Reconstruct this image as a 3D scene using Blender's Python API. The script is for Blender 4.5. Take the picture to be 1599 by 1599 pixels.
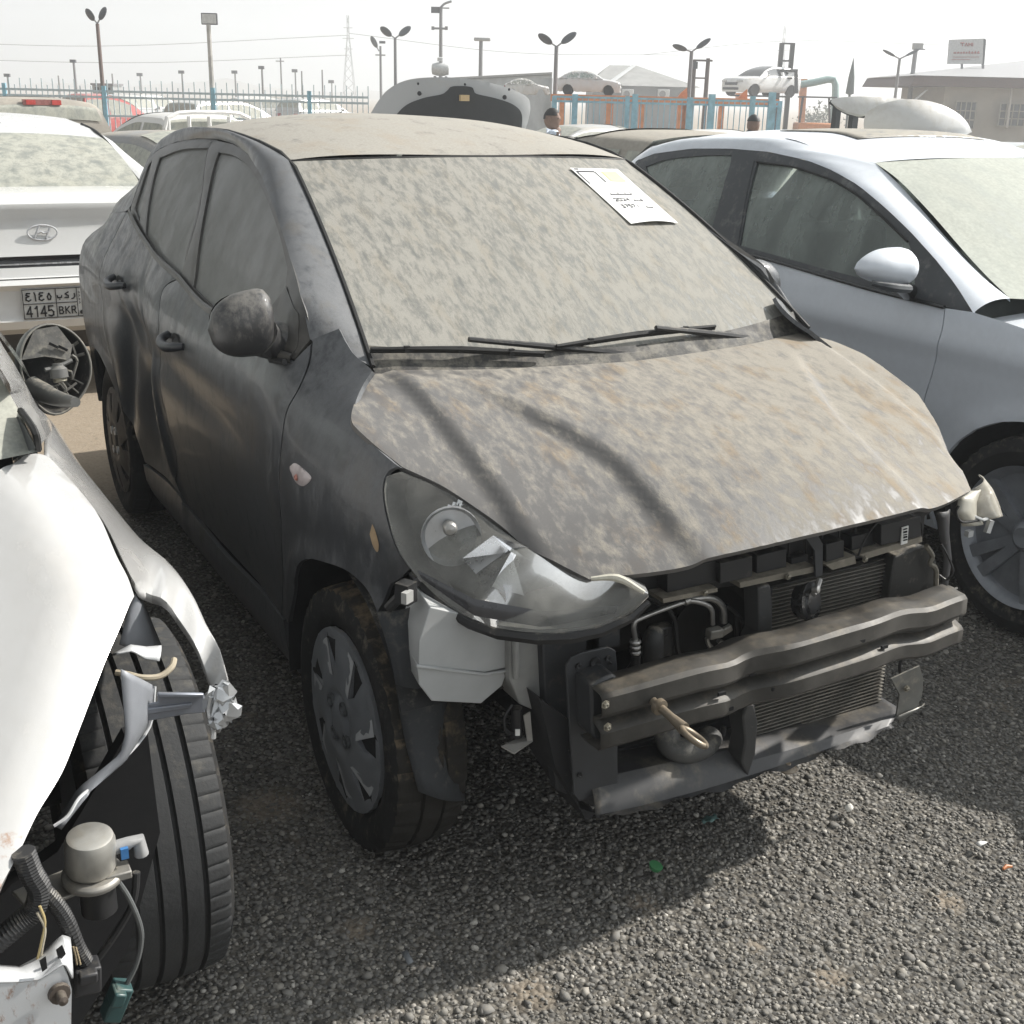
import bpy, bmesh, math, random
import numpy as np
from mathutils import Vector, Matrix
from mathutils.geometry import delaunay_2d_cdt

for o in list(bpy.data.objects):
    bpy.data.objects.remove(o)
SC = bpy.context.scene
COL = SC.collection
rnd = random.Random(7)
rng = np.random.default_rng(11)

# ------------------------------------------------------------------ camera
CAMP = np.array([-1.61091, -2.18800, 1.58521])
YAW, PITCH, ROLL, FOC, WPX = math.radians(29.1408), math.radians(19.1771), math.radians(1.38118), 1863.545, 1599.0
def cam_axes():
    cy, sy, cp, sp = math.cos(YAW), math.sin(YAW), math.cos(PITCH), math.sin(PITCH)
    f = np.array([sy*cp, cy*cp, -sp]); r = np.array([cy, -sy, 0.0]); u = np.cross(r, f)
    cr, sr = math.cos(ROLL), math.sin(ROLL)
    return cr*r + sr*u, -sr*r + cr*u, f
CR, CU, CF = cam_axes()
cd = bpy.data.cameras.new('camera'); cam = bpy.data.objects.new('camera', cd); COL.objects.link(cam)
cd.sensor_fit = 'HORIZONTAL'; cd.sensor_width = 36.0; cd.lens = FOC/WPX*36.0
cd.clip_start = 0.05; cd.clip_end = 6000
m = Matrix.Identity(4)
for i in range(3):
    m[i][0], m[i][1], m[i][2], m[i][3] = CR[i], CU[i], -CF[i], CAMP[i]
cam.matrix_world = m
SC.camera = cam

# ------------------------------------------------------------------ world, sun, exposure
SUN_EL, SUN_ROT = math.radians(39), math.radians(96)
w = bpy.data.worlds.new('World'); SC.world = w; w.use_nodes = True
nt = w.node_tree; nt.nodes.clear()
sky = nt.nodes.new('ShaderNodeTexSky'); sky.sky_type = 'NISHITA'; sky.sun_disc = False
sky.sun_elevation = SUN_EL; sky.sun_rotation = SUN_ROT
sky.altitude = 0; sky.air_density = 1.0; sky.dust_density = 2.5; sky.ozone_density = 1.0
hs = nt.nodes.new('ShaderNodeHueSaturation'); hs.inputs['Saturation'].default_value = 0.0
bg = nt.nodes.new('ShaderNodeBackground'); bg.inputs['Strength'].default_value = 0.100
wo = nt.nodes.new('ShaderNodeOutputWorld')
tn = nt.nodes.new('ShaderNodeMix'); tn.data_type = 'RGBA'; tn.blend_type = 'MULTIPLY'; tn.inputs[0].default_value = 1; tn.inputs[7].default_value = (.92, .97, 1.0, 1)
nt.links.new(sky.outputs[0], hs.inputs['Color']); nt.links.new(hs.outputs[0], tn.inputs[6]); nt.links.new(tn.outputs[2], bg.inputs['Color'])
nt.links.new(bg.outputs[0], wo.inputs['Surface'])
sd = bpy.data.lights.new('sun', 'SUN'); sd.energy = 4.5; sd.angle = math.radians(1.2); sd.color = (1.0, 0.955, 0.885)
sun = bpy.data.objects.new('sun', sd); COL.objects.link(sun)
sdir = Vector((math.sin(SUN_ROT)*math.cos(SUN_EL), math.cos(SUN_ROT)*math.cos(SUN_EL), math.sin(SUN_EL)))
sun.rotation_euler = (-sdir).to_track_quat('-Z', 'Y').to_euler()
SC.view_settings.view_transform = 'Standard'; SC.view_settings.look = 'None'
SC.view_settings.exposure = 0.70; SC.view_settings.gamma = 1.0
SC.render.engine = 'CYCLES'
SC.cycles.use_denoising = True
SC.cycles.max_bounces = 8; SC.cycles.volume_bounces = 1; SC.cycles.transparent_max_bounces = 16
SC.cycles.caustics_reflective = False; SC.cycles.caustics_refractive = False
# ------------------------------------------------------------------ helpers
def ray(px, py):
    px = np.asarray(px, float); py = np.asarray(py, float)
    return CF + ((px-799.5)/FOC)[..., None]*CR - ((py-799.5)/FOC)[..., None]*CU
def at(px, py, x=None, y=None, z=None, d=None):
    v = ray(px, py)
    if x is not None: t = (x-CAMP[0])/v[0]
    elif y is not None: t = (y-CAMP[1])/v[1]
    elif z is not None: t = (z-CAMP[2])/v[2]
    else: t = d
    return CAMP + t*v
def pix(P):
    d = np.asarray(P)-CAMP; z = d@CF
    return 799.5+FOC*(d@CR)/z, 799.5-FOC*(d@CU)/z
def hit(pts, f, t0, t1, n=160):
    """first crossing of f=0 (f>0 outside) along the sight lines of a list of traced points"""
    p = np.asarray(pts, float); v = ray(p[:, 0], p[:, 1])
    ts = np.linspace(t0, t1, n)
    lo = np.full(len(p), np.nan); hi = np.full(len(p), np.nan); prev = f(CAMP+t0*v)
    best = prev.copy(); bt = np.full(len(p), t0)
    for k in range(1, n):
        cur = f(CAMP+ts[k]*v)
        s = np.isnan(lo) & (prev > 0) & (cur <= 0)
        lo[s] = ts[k-1]; hi[s] = ts[k]
        b = cur < best; best[b] = cur[b]; bt[b] = ts[k]
        prev = cur
    miss = np.isnan(lo); lo[miss] = bt[miss]; hi[miss] = bt[miss]
    for _ in range(30):
        mid = (lo+hi)/2; g = f(CAMP+mid[:, None]*v) > 0
        lo = np.where(g, mid, lo); hi = np.where(g, hi, mid)
    return CAMP+((lo+hi)/2)[:, None]*v
def pchip(xs, ys):
    xs = np.array(xs, float); ys = np.array(ys, float)
    h = np.diff(xs); dl = np.diff(ys)/h; m = np.zeros(len(xs))
    for i in range(1, len(xs)-1):
        if dl[i-1]*dl[i] > 0:
            w1, w2 = 2*h[i]+h[i-1], h[i]+2*h[i-1]; m[i] = (w1+w2)/(w1/dl[i-1]+w2/dl[i])
    m[0], m[-1] = dl[0], dl[-1]
    def f(x):
        x = np.clip(np.asarray(x, float), xs[0], xs[-1]); k = np.clip(np.searchsorted(xs, x)-1, 0, len(h)-1)
        s = (x-xs[k])/h[k]
        return ((2*s**3-3*s**2+1)*ys[k] + (s**3-2*s**2+s)*h[k]*m[k] + (3*s**2-2*s**3)*ys[k+1] + (s**3-s**2)*h[k]*m[k+1])
    return f
def sstep(a, b, x):
    t = np.clip((np.asarray(x, float)-a)/(b-a), 0, 1); return t*t*(3-2*t)
def lerp(a, b, t): return a+(b-a)*t
def spl(pts, n=6):
    """open Catmull-Rom through the points"""
    p = np.array(pts, float)
    if len(p) < 3:
        return np.array([p[0]+(p[-1]-p[0])*k/n for k in range(n+1)])
    q = np.vstack([2*p[0]-p[1], p, 2*p[-1]-p[-2]]); out = []
    for i in range(1, len(q)-2):
        for k in range(n):
            t = k/n
            out.append(.5*((2*q[i])+(-q[i-1]+q[i+1])*t+(2*q[i-1]-5*q[i]+4*q[i+1]-q[i+2])*t*t+(-q[i-1]+3*q[i]-3*q[i+1]+q[i+2])*t**3))
    out.append(p[-1]); return np.array(out)
def loop(*segs):
    """closed outline made of smooth segments meeting in corners"""
    out = []
    for s in segs:
        c = spl(s) if len(s) > 2 else np.array(s, float)
        for q in c:
            if not out or np.linalg.norm(np.array(q)-out[-1]) > 1e-6: out.append(np.array(q))
    if np.linalg.norm(out[0]-out[-1]) < 1e-6: out.pop()
    return np.array(out)
def dens(lp, step):
    out = []; n = len(lp)
    for i in range(n):
        a, b = lp[i], lp[(i+1) % n]; k = max(1, int(math.ceil(np.linalg.norm(b-a)/step)))
        for j in range(k): out.append(a+(b-a)*j/k)
    out = np.array(out); keep = [0]
    for i in range(1, len(out)):
        if np.linalg.norm(out[i]-out[keep[-1]]) > step*.25: keep.append(i)
    return out[keep]
def inside(P, lp):
    x, y = P[:, 0], P[:, 1]; r = np.zeros(len(P), bool); n = len(lp)
    for i in range(n):
        x1, y1 = lp[i]; x2, y2 = lp[(i+1) % n]
        if y1 == y2: continue
        c = ((y1 > y) != (y2 > y)) & (x < (x2-x1)*(y-y1)/(y2-y1)+x1); r ^= c
    return r
def inset(lp, g):
    a = 0.5*np.sum(lp[:, 0]*np.roll(lp[:, 1], -1)-np.roll(lp[:, 0], -1)*lp[:, 1]); s = 1 if a > 0 else -1
    e = np.roll(lp, -1, 0)-np.roll(lp, 1, 0); L = np.linalg.norm(e, axis=1); L[L == 0] = 1
    return lp + s*g*np.stack([-e[:, 1], e[:, 0]], 1)/L[:, None]
def patch(lp, fmap, step, holes=(), rim=.012, hint=(0, 0, 1), roll=.0015, bulge=None):
    """a smooth sheet over a 2-D outline, mapped into space by fmap, with a folded edge"""
    lps = [dens(np.array(lp, float), step)]+[dens(np.array(h, float), step) for h in holes]
    V2 = []; E = []
    for L in lps:
        b = len(V2); V2 += [tuple(q) for q in L]; E += [(b+i, b+(i+1) % len(L)) for i in range(len(L))]
    L0 = lps[0]; mn, mx = L0.min(0), L0.max(0)
    gx, gy = np.meshgrid(np.arange(mn[0]+step*.5, mx[0], step), np.arange(mn[1]+step*.5, mx[1], step*.87))
    gx[1::2] += step*.5
    G = np.stack([gx.ravel(), gy.ravel()], 1); ok = inside(G, L0)
    for h in lps[1:]: ok &= ~inside(G, h)
    G = G[ok]; B = np.array(V2)
    if len(G):
        d = np.min(np.linalg.norm(G[:, None, :]-B[None], axis=2), axis=1) if len(G)*len(B) < 4e7 else np.full(len(G), 9)
        G = G[d > step*.55]
    V2 += [tuple(q) for q in G]
    ov, oe, of, ovi, _, _ = delaunay_2d_cdt([Vector(q) for q in V2], E, [], 0, 1e-7)
    P2 = np.array([(q.x, q.y) for q in ov]); F = np.array([list(f) for f in of if len(f) == 3])
    c = P2[F].mean(1); ok = inside(c, L0)
    for h in lps[1:]: ok &= ~inside(c, h)
    F = F[ok]
    V = np.array(fmap(P2), float)
    n = np.cross(V[F[:, 1]]-V[F[:, 0]], V[F[:, 2]]-V[F[:, 0]])
    if np.sum(n@np.array(hint, float)) < 0: F = F[:, ::-1]; n = -n
    vn = np.zeros_like(V)
    for k in range(3): np.add.at(vn, F[:, k], n)
    vn /= np.maximum(np.linalg.norm(vn, axis=1), 1e-12)[:, None]
    faces = F.tolist()
    if rim:
        cnt = {}
        for f in faces:
            for i in range(3): cnt[(f[i], f[(i+1) % 3])] = 1
        be = [(a, b) for (a, b) in cnt if (b, a) not in cnt]
        bv = sorted({q for e in be for q in e}); mp = {q: len(V)+i for i, q in enumerate(bv)}
        extra = V[bv]-vn[bv]*rim; V = V.copy(); V[bv] -= vn[bv]*roll
        V = np.vstack([V, extra]); faces += [[b, a, mp[a], mp[b]] for a, b in be]
    return V, faces
def side_mirror(V, F): return np.array(V)*np.array([-1, 1, 1]), [list(f)[::-1] for f in F]

OFF = {}
def link(o, parent=None):
    COL.objects.link(o)
    if parent is not None: o.parent = parent
    return o
def thing(name, label, cat, loc=(0, 0, 0), group=None, kind=None):
    o = bpy.data.objects.new(name, None); o.empty_display_size = .2; o.location = loc; COL.objects.link(o)
    o['label'] = label; o['category'] = cat
    if group: o['group'] = group
    if kind: o['kind'] = kind
    OFF[o.name] = np.array(loc, float); return o
def tag(o, label=None, cat=None, group=None, kind=None):
    for k, v in (('label', label), ('category', cat), ('group', group), ('kind', kind)):
        if v: o[k] = v
    return o
def mk(name, V, F, mats, parent=None, smooth=True, sharp=38, mi=None, bevel=0, base=None, label=None, solid=0):
    """one mesh object; V in world coordinates"""
    V = np.array(V, float)
    off = OFF[parent.name] if parent is not None else np.array(base if base is not None else (0, 0, 0), float)
    me = bpy.data.meshes.new(name); me.from_pydata((V-off).tolist(), [], [list(map(int, f)) for f in F])
    for mm in (mats if isinstance(mats, (list, tuple)) else [mats]): me.materials.append(mm)
    if mi is not None: me.polygons.foreach_set('material_index', np.array(mi, 'i'))
    me.update(); me.validate()
    if smooth:
        me.shade_smooth(); me.set_sharp_from_angle(angle=math.radians(sharp))
    o = bpy.data.objects.new(name, me); link(o, parent)
    if parent is None: o.location = off
    OFF[o.name] = off
    if solid:
        md = o.modifiers.new('thickness', 'SOLIDIFY'); md.thickness = solid; md.offset = -1
    if bevel:
        md = o.modifiers.new('edges', 'BEVEL'); md.width = bevel; md.segments = 2; md.limit_method = 'ANGLE'; md.angle_limit = math.radians(40)
    if label: o['label'] = label
    return o
class MB:
    def __init__(s): s.V = []; s.F = []; s.I = []; s.n = 0
    def add(s, V, F, i=0):
        V = np.array(V, float); s.V.append(V); s.F += [[q+s.n for q in f] for f in F]; s.I += [i]*len(F); s.n += len(V); return s
    def box(s, c, size, i=0, rot=None, taper=1.0):
        a = np.array(size, float)/2
        V = np.array([(x, y, z) for z in (-1, 1) for y in (-1, 1) for x in (-1, 1)], float)
        V[4:, :2] *= taper; V *= a
        if rot is not None: V = V@np.array(rot).T
        return s.add(V+np.array(c), [[0, 2, 3, 1], [4, 5, 7, 6], [0, 1, 5, 4], [2, 6, 7, 3], [0, 4, 6, 2], [1, 3, 7, 5]], i)
    def tube(s, pts, r, n=8, i=0, cap=True, sm=0):
        P = np.array(pts, float)
        if sm: P = spl(P, sm)
        rr = np.interp(np.linspace(0, 1, len(P)), np.linspace(0, 1, len(r)), r) if isinstance(r, (list, tuple)) else np.full(len(P), r)
        T = np.gradient(P, axis=0); T /= np.maximum(np.linalg.norm(T, axis=1), 1e-9)[:, None]
        a = np.cross(T[0], [0, 0, 1]);
        if np.linalg.norm(a) < .1: a = np.cross(T[0], [1, 0, 0])
        V = []
        for k in range(len(P)):
            a = a-T[k]*(a@T[k]); a /= np.linalg.norm(a); b = np.cross(T[k], a)
            for j in range(n):
                th = 2*math.pi*j/n; V.append(P[k]+rr[k]*(math.cos(th)*a+math.sin(th)*b))
        F = [[k*n+j, k*n+(j+1) % n, (k+1)*n+(j+1) % n, (k+1)*n+j] for k in range(len(P)-1) for j in range(n)]
        if cap: F += [list(range(n))[::-1], [(len(P)-1)*n+j for j in range(n)]]
        return s.add(V, F, i)
    def lathe(s, prof, c, axis=(1, 0, 0), n=32, i=0, closed=False, up=(0, 0, 1)):
        """prof: (along axis, radius)"""
        ax = np.array(axis, float); ax /= np.linalg.norm(ax); u = np.array(up, float); u = u-ax*(u@ax)
        if np.linalg.norm(u) < 1e-3: u = np.array([1., 0, 0])-ax*ax[0]
        u /= np.linalg.norm(u); v = np.cross(ax, u)
        V = []
        for (h, r) in prof:
            for j in range(n):
                th = 2*math.pi*j/n; V.append(np.array(c)+ax*h+r*(math.cos(th)*u+math.sin(th)*v))
        m = len(prof); F = []
        for k in range(m if closed else m-1):
            k2 = (k+1) % m
            for j in range(n): F.append([k*n+j, k2*n+j, k2*n+(j+1) % n, k*n+(j+1) % n])
        if not closed:
            if prof[0][1] > 1e-5: F.append(list(range(n)))
            if prof[-1][1] > 1e-5: F.append([(m-1)*n+j for j in range(n)][::-1])
        return s.add(V, F, i)
    def prism(s, poly, vec, i=0):
        P = np.array(poly, float); n = len(P); vec = np.array(vec, float)
        nn = np.zeros(3)
        for k in range(n): nn += np.cross(P[k]-P[0], P[(k+1) % n]-P[0])
        if nn@vec > 0: P = P[::-1]
        return s.add(np.vstack([P, P+vec]), [list(range(n)), list(range(2*n-1, n-1, -1))]+[[k, k+n, (k+1) % n+n, (k+1) % n] for k in range(n)], i)
    def grid(s, G, i=0, flip=False, closed_u=False):
        G = np.array(G, float); a, b = G.shape[:2]; F = []
        for k in range(a-1):
            for j in range(b if closed_u else b-1):
                j2 = (j+1) % b; f = [k*b+j, k*b+j2, (k+1)*b+j2, (k+1)*b+j]; F.append(f[::-1] if flip else f)
        return s.add(G.reshape(-1, 3), F, i)
    def ball(s, c, r, n=12, i=0):
        prof = [(-math.cos(math.pi*k/n), math.sin(math.pi*k/n)) for k in range(n+1)]
        r = np.array(r if hasattr(r, '__len__') else (r, r, r), float); V = []; m = 2*n
        for h, q in prof:
            for j in range(m): V.append(np.array(c)+r*np.array([q*math.cos(2*math.pi*j/m), q*math.sin(2*math.pi*j/m), h]))
        F = [[k*m+j, k*m+(j+1) % m, (k+1)*m+(j+1) % m, (k+1)*m+j] for k in range(n) for j in range(m)]
        return s.add(V, F, i)
    def get(s): return (np.vstack(s.V), s.F)
    def mk(s, name, mats, parent=None, **k):
        V, F = s.get(); return mk(name, V, F, mats, parent, mi=s.I, **k)
def loft(A, B, n=6, bulge=0.0, out=(-1, 0, .3), m=40):
    """surface between two space curves, bulging outward"""
    A = resamp(A, m); B = resamp(B, m); out = np.array(out, float); out /= np.linalg.norm(out); G = []
    for k in range(n+1):
        t = k/n; b = bulge if np.isscalar(bulge) else np.interp(np.linspace(0, 1, m), np.linspace(0, 1, len(bulge)), bulge)[:, None]
        G.append(A+(B-A)*t+out*b*4*t*(1-t))
    return np.array(G)
def resamp(P, m):
    P = np.array(P, float); d = np.r_[0, np.cumsum(np.linalg.norm(np.diff(P, axis=0), axis=1))]
    t = np.linspace(0, d[-1], m); return np.stack([np.interp(t, d, P[:, k]) for k in range(P.shape[1])], 1)
def rotm(axis, deg): return np.array(Matrix.Rotation(math.radians(deg), 3, axis))

# ------------------------------------------------------------------ materials
def nd(nt, t, **kw):
    n = nt.nodes.new(t)
    for k, v in kw.items():
        if k[0] == '_': setattr(n, k[1:], v)
        else:
            s = n.inputs[int(k[1:])] if k[0] == 'i' and k[1:].isdigit() else n.inputs[k.replace('__', ' ')]
            if hasattr(v, 'is_linked'): nt.links.new(v, s)
            else: s.default_value = v
    return n
def c4(c): return (*c, 1.0) if len(c) == 3 else c
def newmat(name):
    mt = bpy.data.materials.new(name); mt.use_nodes = True; nt = mt.node_tree
    return mt, nt, nt.nodes['Principled BSDF'], nt.nodes['Material Output']
def coords(nt, scale=(1, 1, 1), rot=(0, 0, 0)):
    tc = nd(nt, 'ShaderNodeTexCoord'); mp = nd(nt, 'ShaderNodeMapping', Scale=scale, Rotation=rot)
    nt.links.new(tc.outputs['Object'], mp.inputs['Vector']); return mp.outputs[0]
def noise(nt, vec, scale, detail=6, rough=.6, dist=0):
    return nd(nt, 'ShaderNodeTexNoise', Vector=vec, Scale=scale, Detail=detail, Roughness=rough, Distortion=dist).outputs[0]
def math_(nt, op, a, b=0.0, c=0.0):
    n = nd(nt, 'ShaderNodeMath', _operation=op)
    for s, v in zip(n.inputs, (a, b, c)):
        if hasattr(v, 'is_linked'): nt.links.new(v, s)
        else: s.default_value = v
    return n.outputs[0]
def mixc(nt, f, a, b):
    n = nd(nt, 'ShaderNodeMix', _data_type='RGBA')
    for s, v in zip((n.inputs[0], n.inputs[6], n.inputs[7]), (f, a, b)):
        if hasattr(v, 'is_linked'): nt.links.new(v, s)
        else: s.default_value = v if s.type == 'VALUE' else c4(v)
    return n.outputs[2]
def maprange(nt, v, a, b, c=0.0, d=1.0, smooth=True):
    return nd(nt, 'ShaderNodeMapRange', _interpolation_type='SMOOTHSTEP' if smooth else 'LINEAR', i0=v, i1=a, i2=b, i3=c, i4=d).outputs[0]
def plain(name, col, rough=.6, metal=0, spec=.5, var=0.12, scale=18, bump=0, coat=0, dust=0, dcol=(.40, .36, .29)):
    """a base colour with a little uneven wear and, if asked, settled dust"""
    mt, nt, b, out = newmat(name); v = coords(nt)
    n1 = noise(nt, v, scale, 7, .62)
    f = maprange(nt, n1, .3, .7)
    col = np.array(col); c = mixc(nt, f, tuple(col*(1-var)), tuple(np.minimum(col*(1+var), 1)))
    rr = maprange(nt, n1, .3, .7, max(rough-.07, .02), min(rough+.08, 1))
    if dust:
        g = nd(nt, 'ShaderNodeNewGeometry'); sx = nd(nt, 'ShaderNodeSeparateXYZ', Vector=g.outputs['Normal'])
        n2 = noise(nt, v, scale*1.7, 8, .68)
        k = math_(nt, 'ADD', n2, math_(nt, 'MULTIPLY', sx.outputs[2], .16))
        k = maprange(nt, k, .72-.42*dust, 1.0-.42*dust, 0, min(1, .35+dust*.6))
        c = mixc(nt, k, c, dcol)
        rr = math_(nt, 'MAXIMUM', rr, math_(nt, 'MULTIPLY', k, .9))
    nt.links.new(c, b.inputs['Base Color']); nt.links.new(rr, b.inputs['Roughness'])
    b.inputs['Metallic'].default_value = metal; b.inputs['Specular IOR Level'].default_value = spec; b.inputs['Coat Weight'].default_value = coat
    if bump:
        bp = nd(nt, 'ShaderNodeBump', Strength=bump, Distance=.004, Height=noise(nt, v, scale*6, 5, .6)); nt.links.new(bp.outputs[0], b.inputs['Normal'])
    return mt
def dusty(name, base, dcol=(.44, .40, .33), dcol2=(.36, .28, .19), lo=.4, hi=.6, amt=.9, scale=10, stretch=(1, .4, .7), rot=(0, 0, 0), fine=.35, up=0.0,
          rough=.3, metal=0, coat=.6, brown=.5, film=0.0, fscale=6.0, grad=0.0, upc=.75):
    """paint or glass under washed-down, blotchy dust: a thin even film plus rain-spotted patches"""
    mt, nt, b, out = newmat(name); v = coords(nt, stretch, rot); v0 = coords(nt)
    a = noise(nt, v, scale, 9, .62, .25); f = noise(nt, v, scale*fscale, 6, .7)
    k = math_(nt, 'ADD', math_(nt, 'MULTIPLY', a, 1-fine), math_(nt, 'MULTIPLY', f, fine))
    if up:
        g = nd(nt, 'ShaderNodeNewGeometry'); sx = nd(nt, 'ShaderNodeSeparateXYZ', Vector=g.outputs['Normal'])
        k = math_(nt, 'ADD', k, math_(nt, 'MULTIPLY', math_(nt, 'SUBTRACT', sx.outputs[2], upc), up))
    if grad:
        k = math_(nt, 'ADD', k, math_(nt, 'MULTIPLY', nd(nt, 'ShaderNodeSeparateXYZ', Vector=v0).outputs[0], grad))
    k = maprange(nt, k, lo, hi, film, amt)
    big = maprange(nt, noise(nt, v, scale*.45, 5, .6), .5, .68, 0, brown)
    dc = mixc(nt, big, dcol, dcol2)
    dc = mixc(nt, maprange(nt, noise(nt, v0, scale*9, 4, .6), .3, .7), dc, mixc(nt, .22, dc, (.12, .11, .1)))
    nt.links.new(mixc(nt, k, base, dc), b.inputs['Base Color'])
    nt.links.new(maprange(nt, k, .1, .8, rough, .88), b.inputs['Roughness'])
    nt.links.new(maprange(nt, k, 0, .8, metal, 0), b.inputs['Metallic'])
    nt.links.new(maprange(nt, k, .15, .8, coat, 0), b.inputs['Coat Weight']); b.inputs['Coat Roughness'].default_value = .08
    bp = nd(nt, 'ShaderNodeBump', Strength=.25, Distance=.002, Height=k); nt.links.new(bp.outputs[0], b.inputs['Normal'])
    return mt
def glassy(name, tint=(.55, .62, .6), dust=.35, dcol=(.5, .5, .44), scale=5, streak=(1, 1, .25)):
    """thin see-through pane with a film of dust"""
    mt, nt, b, out = newmat(name); nt.nodes.remove(b); v = coords(nt, streak)
    tr = nd(nt, 'ShaderNodeBsdfTransparent', Color=c4(tint)); gl = nd(nt, 'ShaderNodeBsdfGlossy', Roughness=.06, Color=(1, 1, 1, 1))
    fr = nd(nt, 'ShaderNodeFresnel', IOR=1.45); m1 = nd(nt, 'ShaderNodeMixShader')
    nt.links.new(fr.outputs[0], m1.inputs[0]); nt.links.new(tr.outputs[0], m1.inputs[1]); nt.links.new(gl.outputs[0], m1.inputs[2])
    df = nd(nt, 'ShaderNodeBsdfDiffuse', Color=c4(dcol)); m2 = nd(nt, 'ShaderNodeMixShader')
    k = maprange(nt, noise(nt, v, scale, 8, .65), .3, .72, max(dust-.18, 0), min(dust+.2, 1))
    nt.links.new(k, m2.inputs[0]); nt.links.new(m1.outputs[0], m2.inputs[1]); nt.links.new(df.outputs[0], m2.inputs[2])
    nt.links.new(m2.outputs[0], out.inputs['Surface']); return mt
# ------------------------------------------------------------------ the ground, gravel and air
BARE = [(829, 1544, .06), (1003, 1403, .045), (1296, 1516, .05), (560, 1440, .05), (1480, 1400, .05), (420, 1250, .10), (1180, 1470, .03)]   # trodden sandy spots in the gravel
def ground_mat():
    mt, nt, b, out = newmat('gravel_ground'); v = coords(nt)
    vo = nd(nt, 'ShaderNodeTexVoronoi', Vector=v, Scale=78.0, Randomness=1.0)
    vo2 = nd(nt, 'ShaderNodeTexVoronoi', Vector=v, Scale=150.0, Randomness=1.0)
    stone = nd(nt, 'ShaderNodeValToRGB', Fac=nd(nt, 'ShaderNodeSeparateColor', Color=vo.outputs['Color']).outputs[0])
    e = stone.color_ramp.elements
    e[0].color = (.06, .058, .055, 1); e[1].color = (.30, .285, .26, 1)
    q = e.new(.55); q.color = (.15, .145, .135, 1)
    grit = nd(nt, 'ShaderNodeValToRGB', Fac=nd(nt, 'ShaderNodeSeparateColor', Color=vo2.outputs['Color']).outputs[1])
    grit.color_ramp.elements[0].color = (.05, .047, .043, 1); grit.color_ramp.elements[1].color = (.19, .175, .15, 1)
    gap = maprange(nt, vo.outputs['Distance'], .35, .62)
    c = mixc(nt, gap, stone.outputs[0], grit.outputs[0])
    # sandy dirt: small bare spots among the stones, and the lane behind the first row
    sep = nd(nt, 'ShaderNodeSeparateXYZ', Vector=v)
    far = maprange(nt, math_(nt, 'ADD', sep.outputs[1], math_(nt, 'MULTIPLY', noise(nt, v, .8, 4), 1.2)), 2.6, 3.6)
    spot = maprange(nt, noise(nt, v, 2.6, 7, .68), .60, .72)
    dirt = mixc(nt, noise(nt, v, 26, 8, .7), (.25, .20, .145), (.38, .32, .25))
    k = math_(nt, 'MAXIMUM', far, math_(nt, 'MULTIPLY', spot, .5))
    for (px, py, r) in BARE:
        q = at(px, py, z=0); dd = nd(nt, 'ShaderNodeVectorMath', _operation='DISTANCE', i0=v, i1=(q[0], q[1], 0)).outputs['Value']
        k = math_(nt, 'MAXIMUM', k, maprange(nt, math_(nt, 'ADD', dd, math_(nt, 'MULTIPLY', noise(nt, v, 18, 5, .6), r*.9)), r*.7, r*1.6, .6, 0))
    k = math_(nt, 'MULTIPLY', k, maprange(nt, noise(nt, v, 60, 4, .6), .25, .55, .55, 1))
    c = mixc(nt, k, c, dirt)
    nt.links.new(c, b.inputs['Base Color']); b.inputs['Roughness'].default_value = .9; b.inputs['Specular IOR Level'].default_value = .25
    h = math_(nt, 'SUBTRACT', math_(nt, 'MULTIPLY', noise(nt, v, 30, 8, .7), .5), math_(nt, 'MULTIPLY', vo.outputs['Distance'], math_(nt, 'SUBTRACT', 1.0, math_(nt, 'MULTIPLY', far, .9))))
    bp = nd(nt, 'ShaderNodeBump', Strength=.9, Distance=.008, Height=h); nt.links.new(bp.outputs[0], b.inputs['Normal'])
    return mt
_gz = pchip([-50, 0, 6.2, 8, 14, 22, 40], [0, 0, 0, -.09, -.26, -.34, -.36])
def GZ(x, y):
    """the yard falls gently away from the viewer"""
    return _gz((np.asarray(x, float)-CAMP[0])*.487+(np.asarray(y, float)-CAMP[1])*.873)
def build_ground():
    # fine in the middle (uneven), coarse to the horizon
    xs = np.unique(np.r_[-750, -300, -120, -50, -30, -20, -14, -8, -6, np.arange(-4, 6.01, .08), 8, 10, 14, 20, 30, 50, 120, 300, 750])
    ys = np.unique(np.r_[-60, -20, -8, np.arange(-3, 7.01, .08), 9, 12, 16, 20, 26, 35, 45, 60, 120, 250, 450, 750])
    X, Y = np.meshgrid(xs, ys)
    Z = .006*np.sin(X*2.1+.6)*np.cos(Y*1.7)+.004*np.sin(5.3*X+1)*np.sin(4.1*Y+2)
    Z *= np.exp(-((X-1)/6)**2-((Y-1)/6)**2); Z += GZ(X, Y)-.012
    G = np.stack([X, Y, Z], 2); mb = MB().grid(G)
    o = mb.mk('ground', ground_mat()); tag(o, kind='structure')
build_ground()

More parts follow.
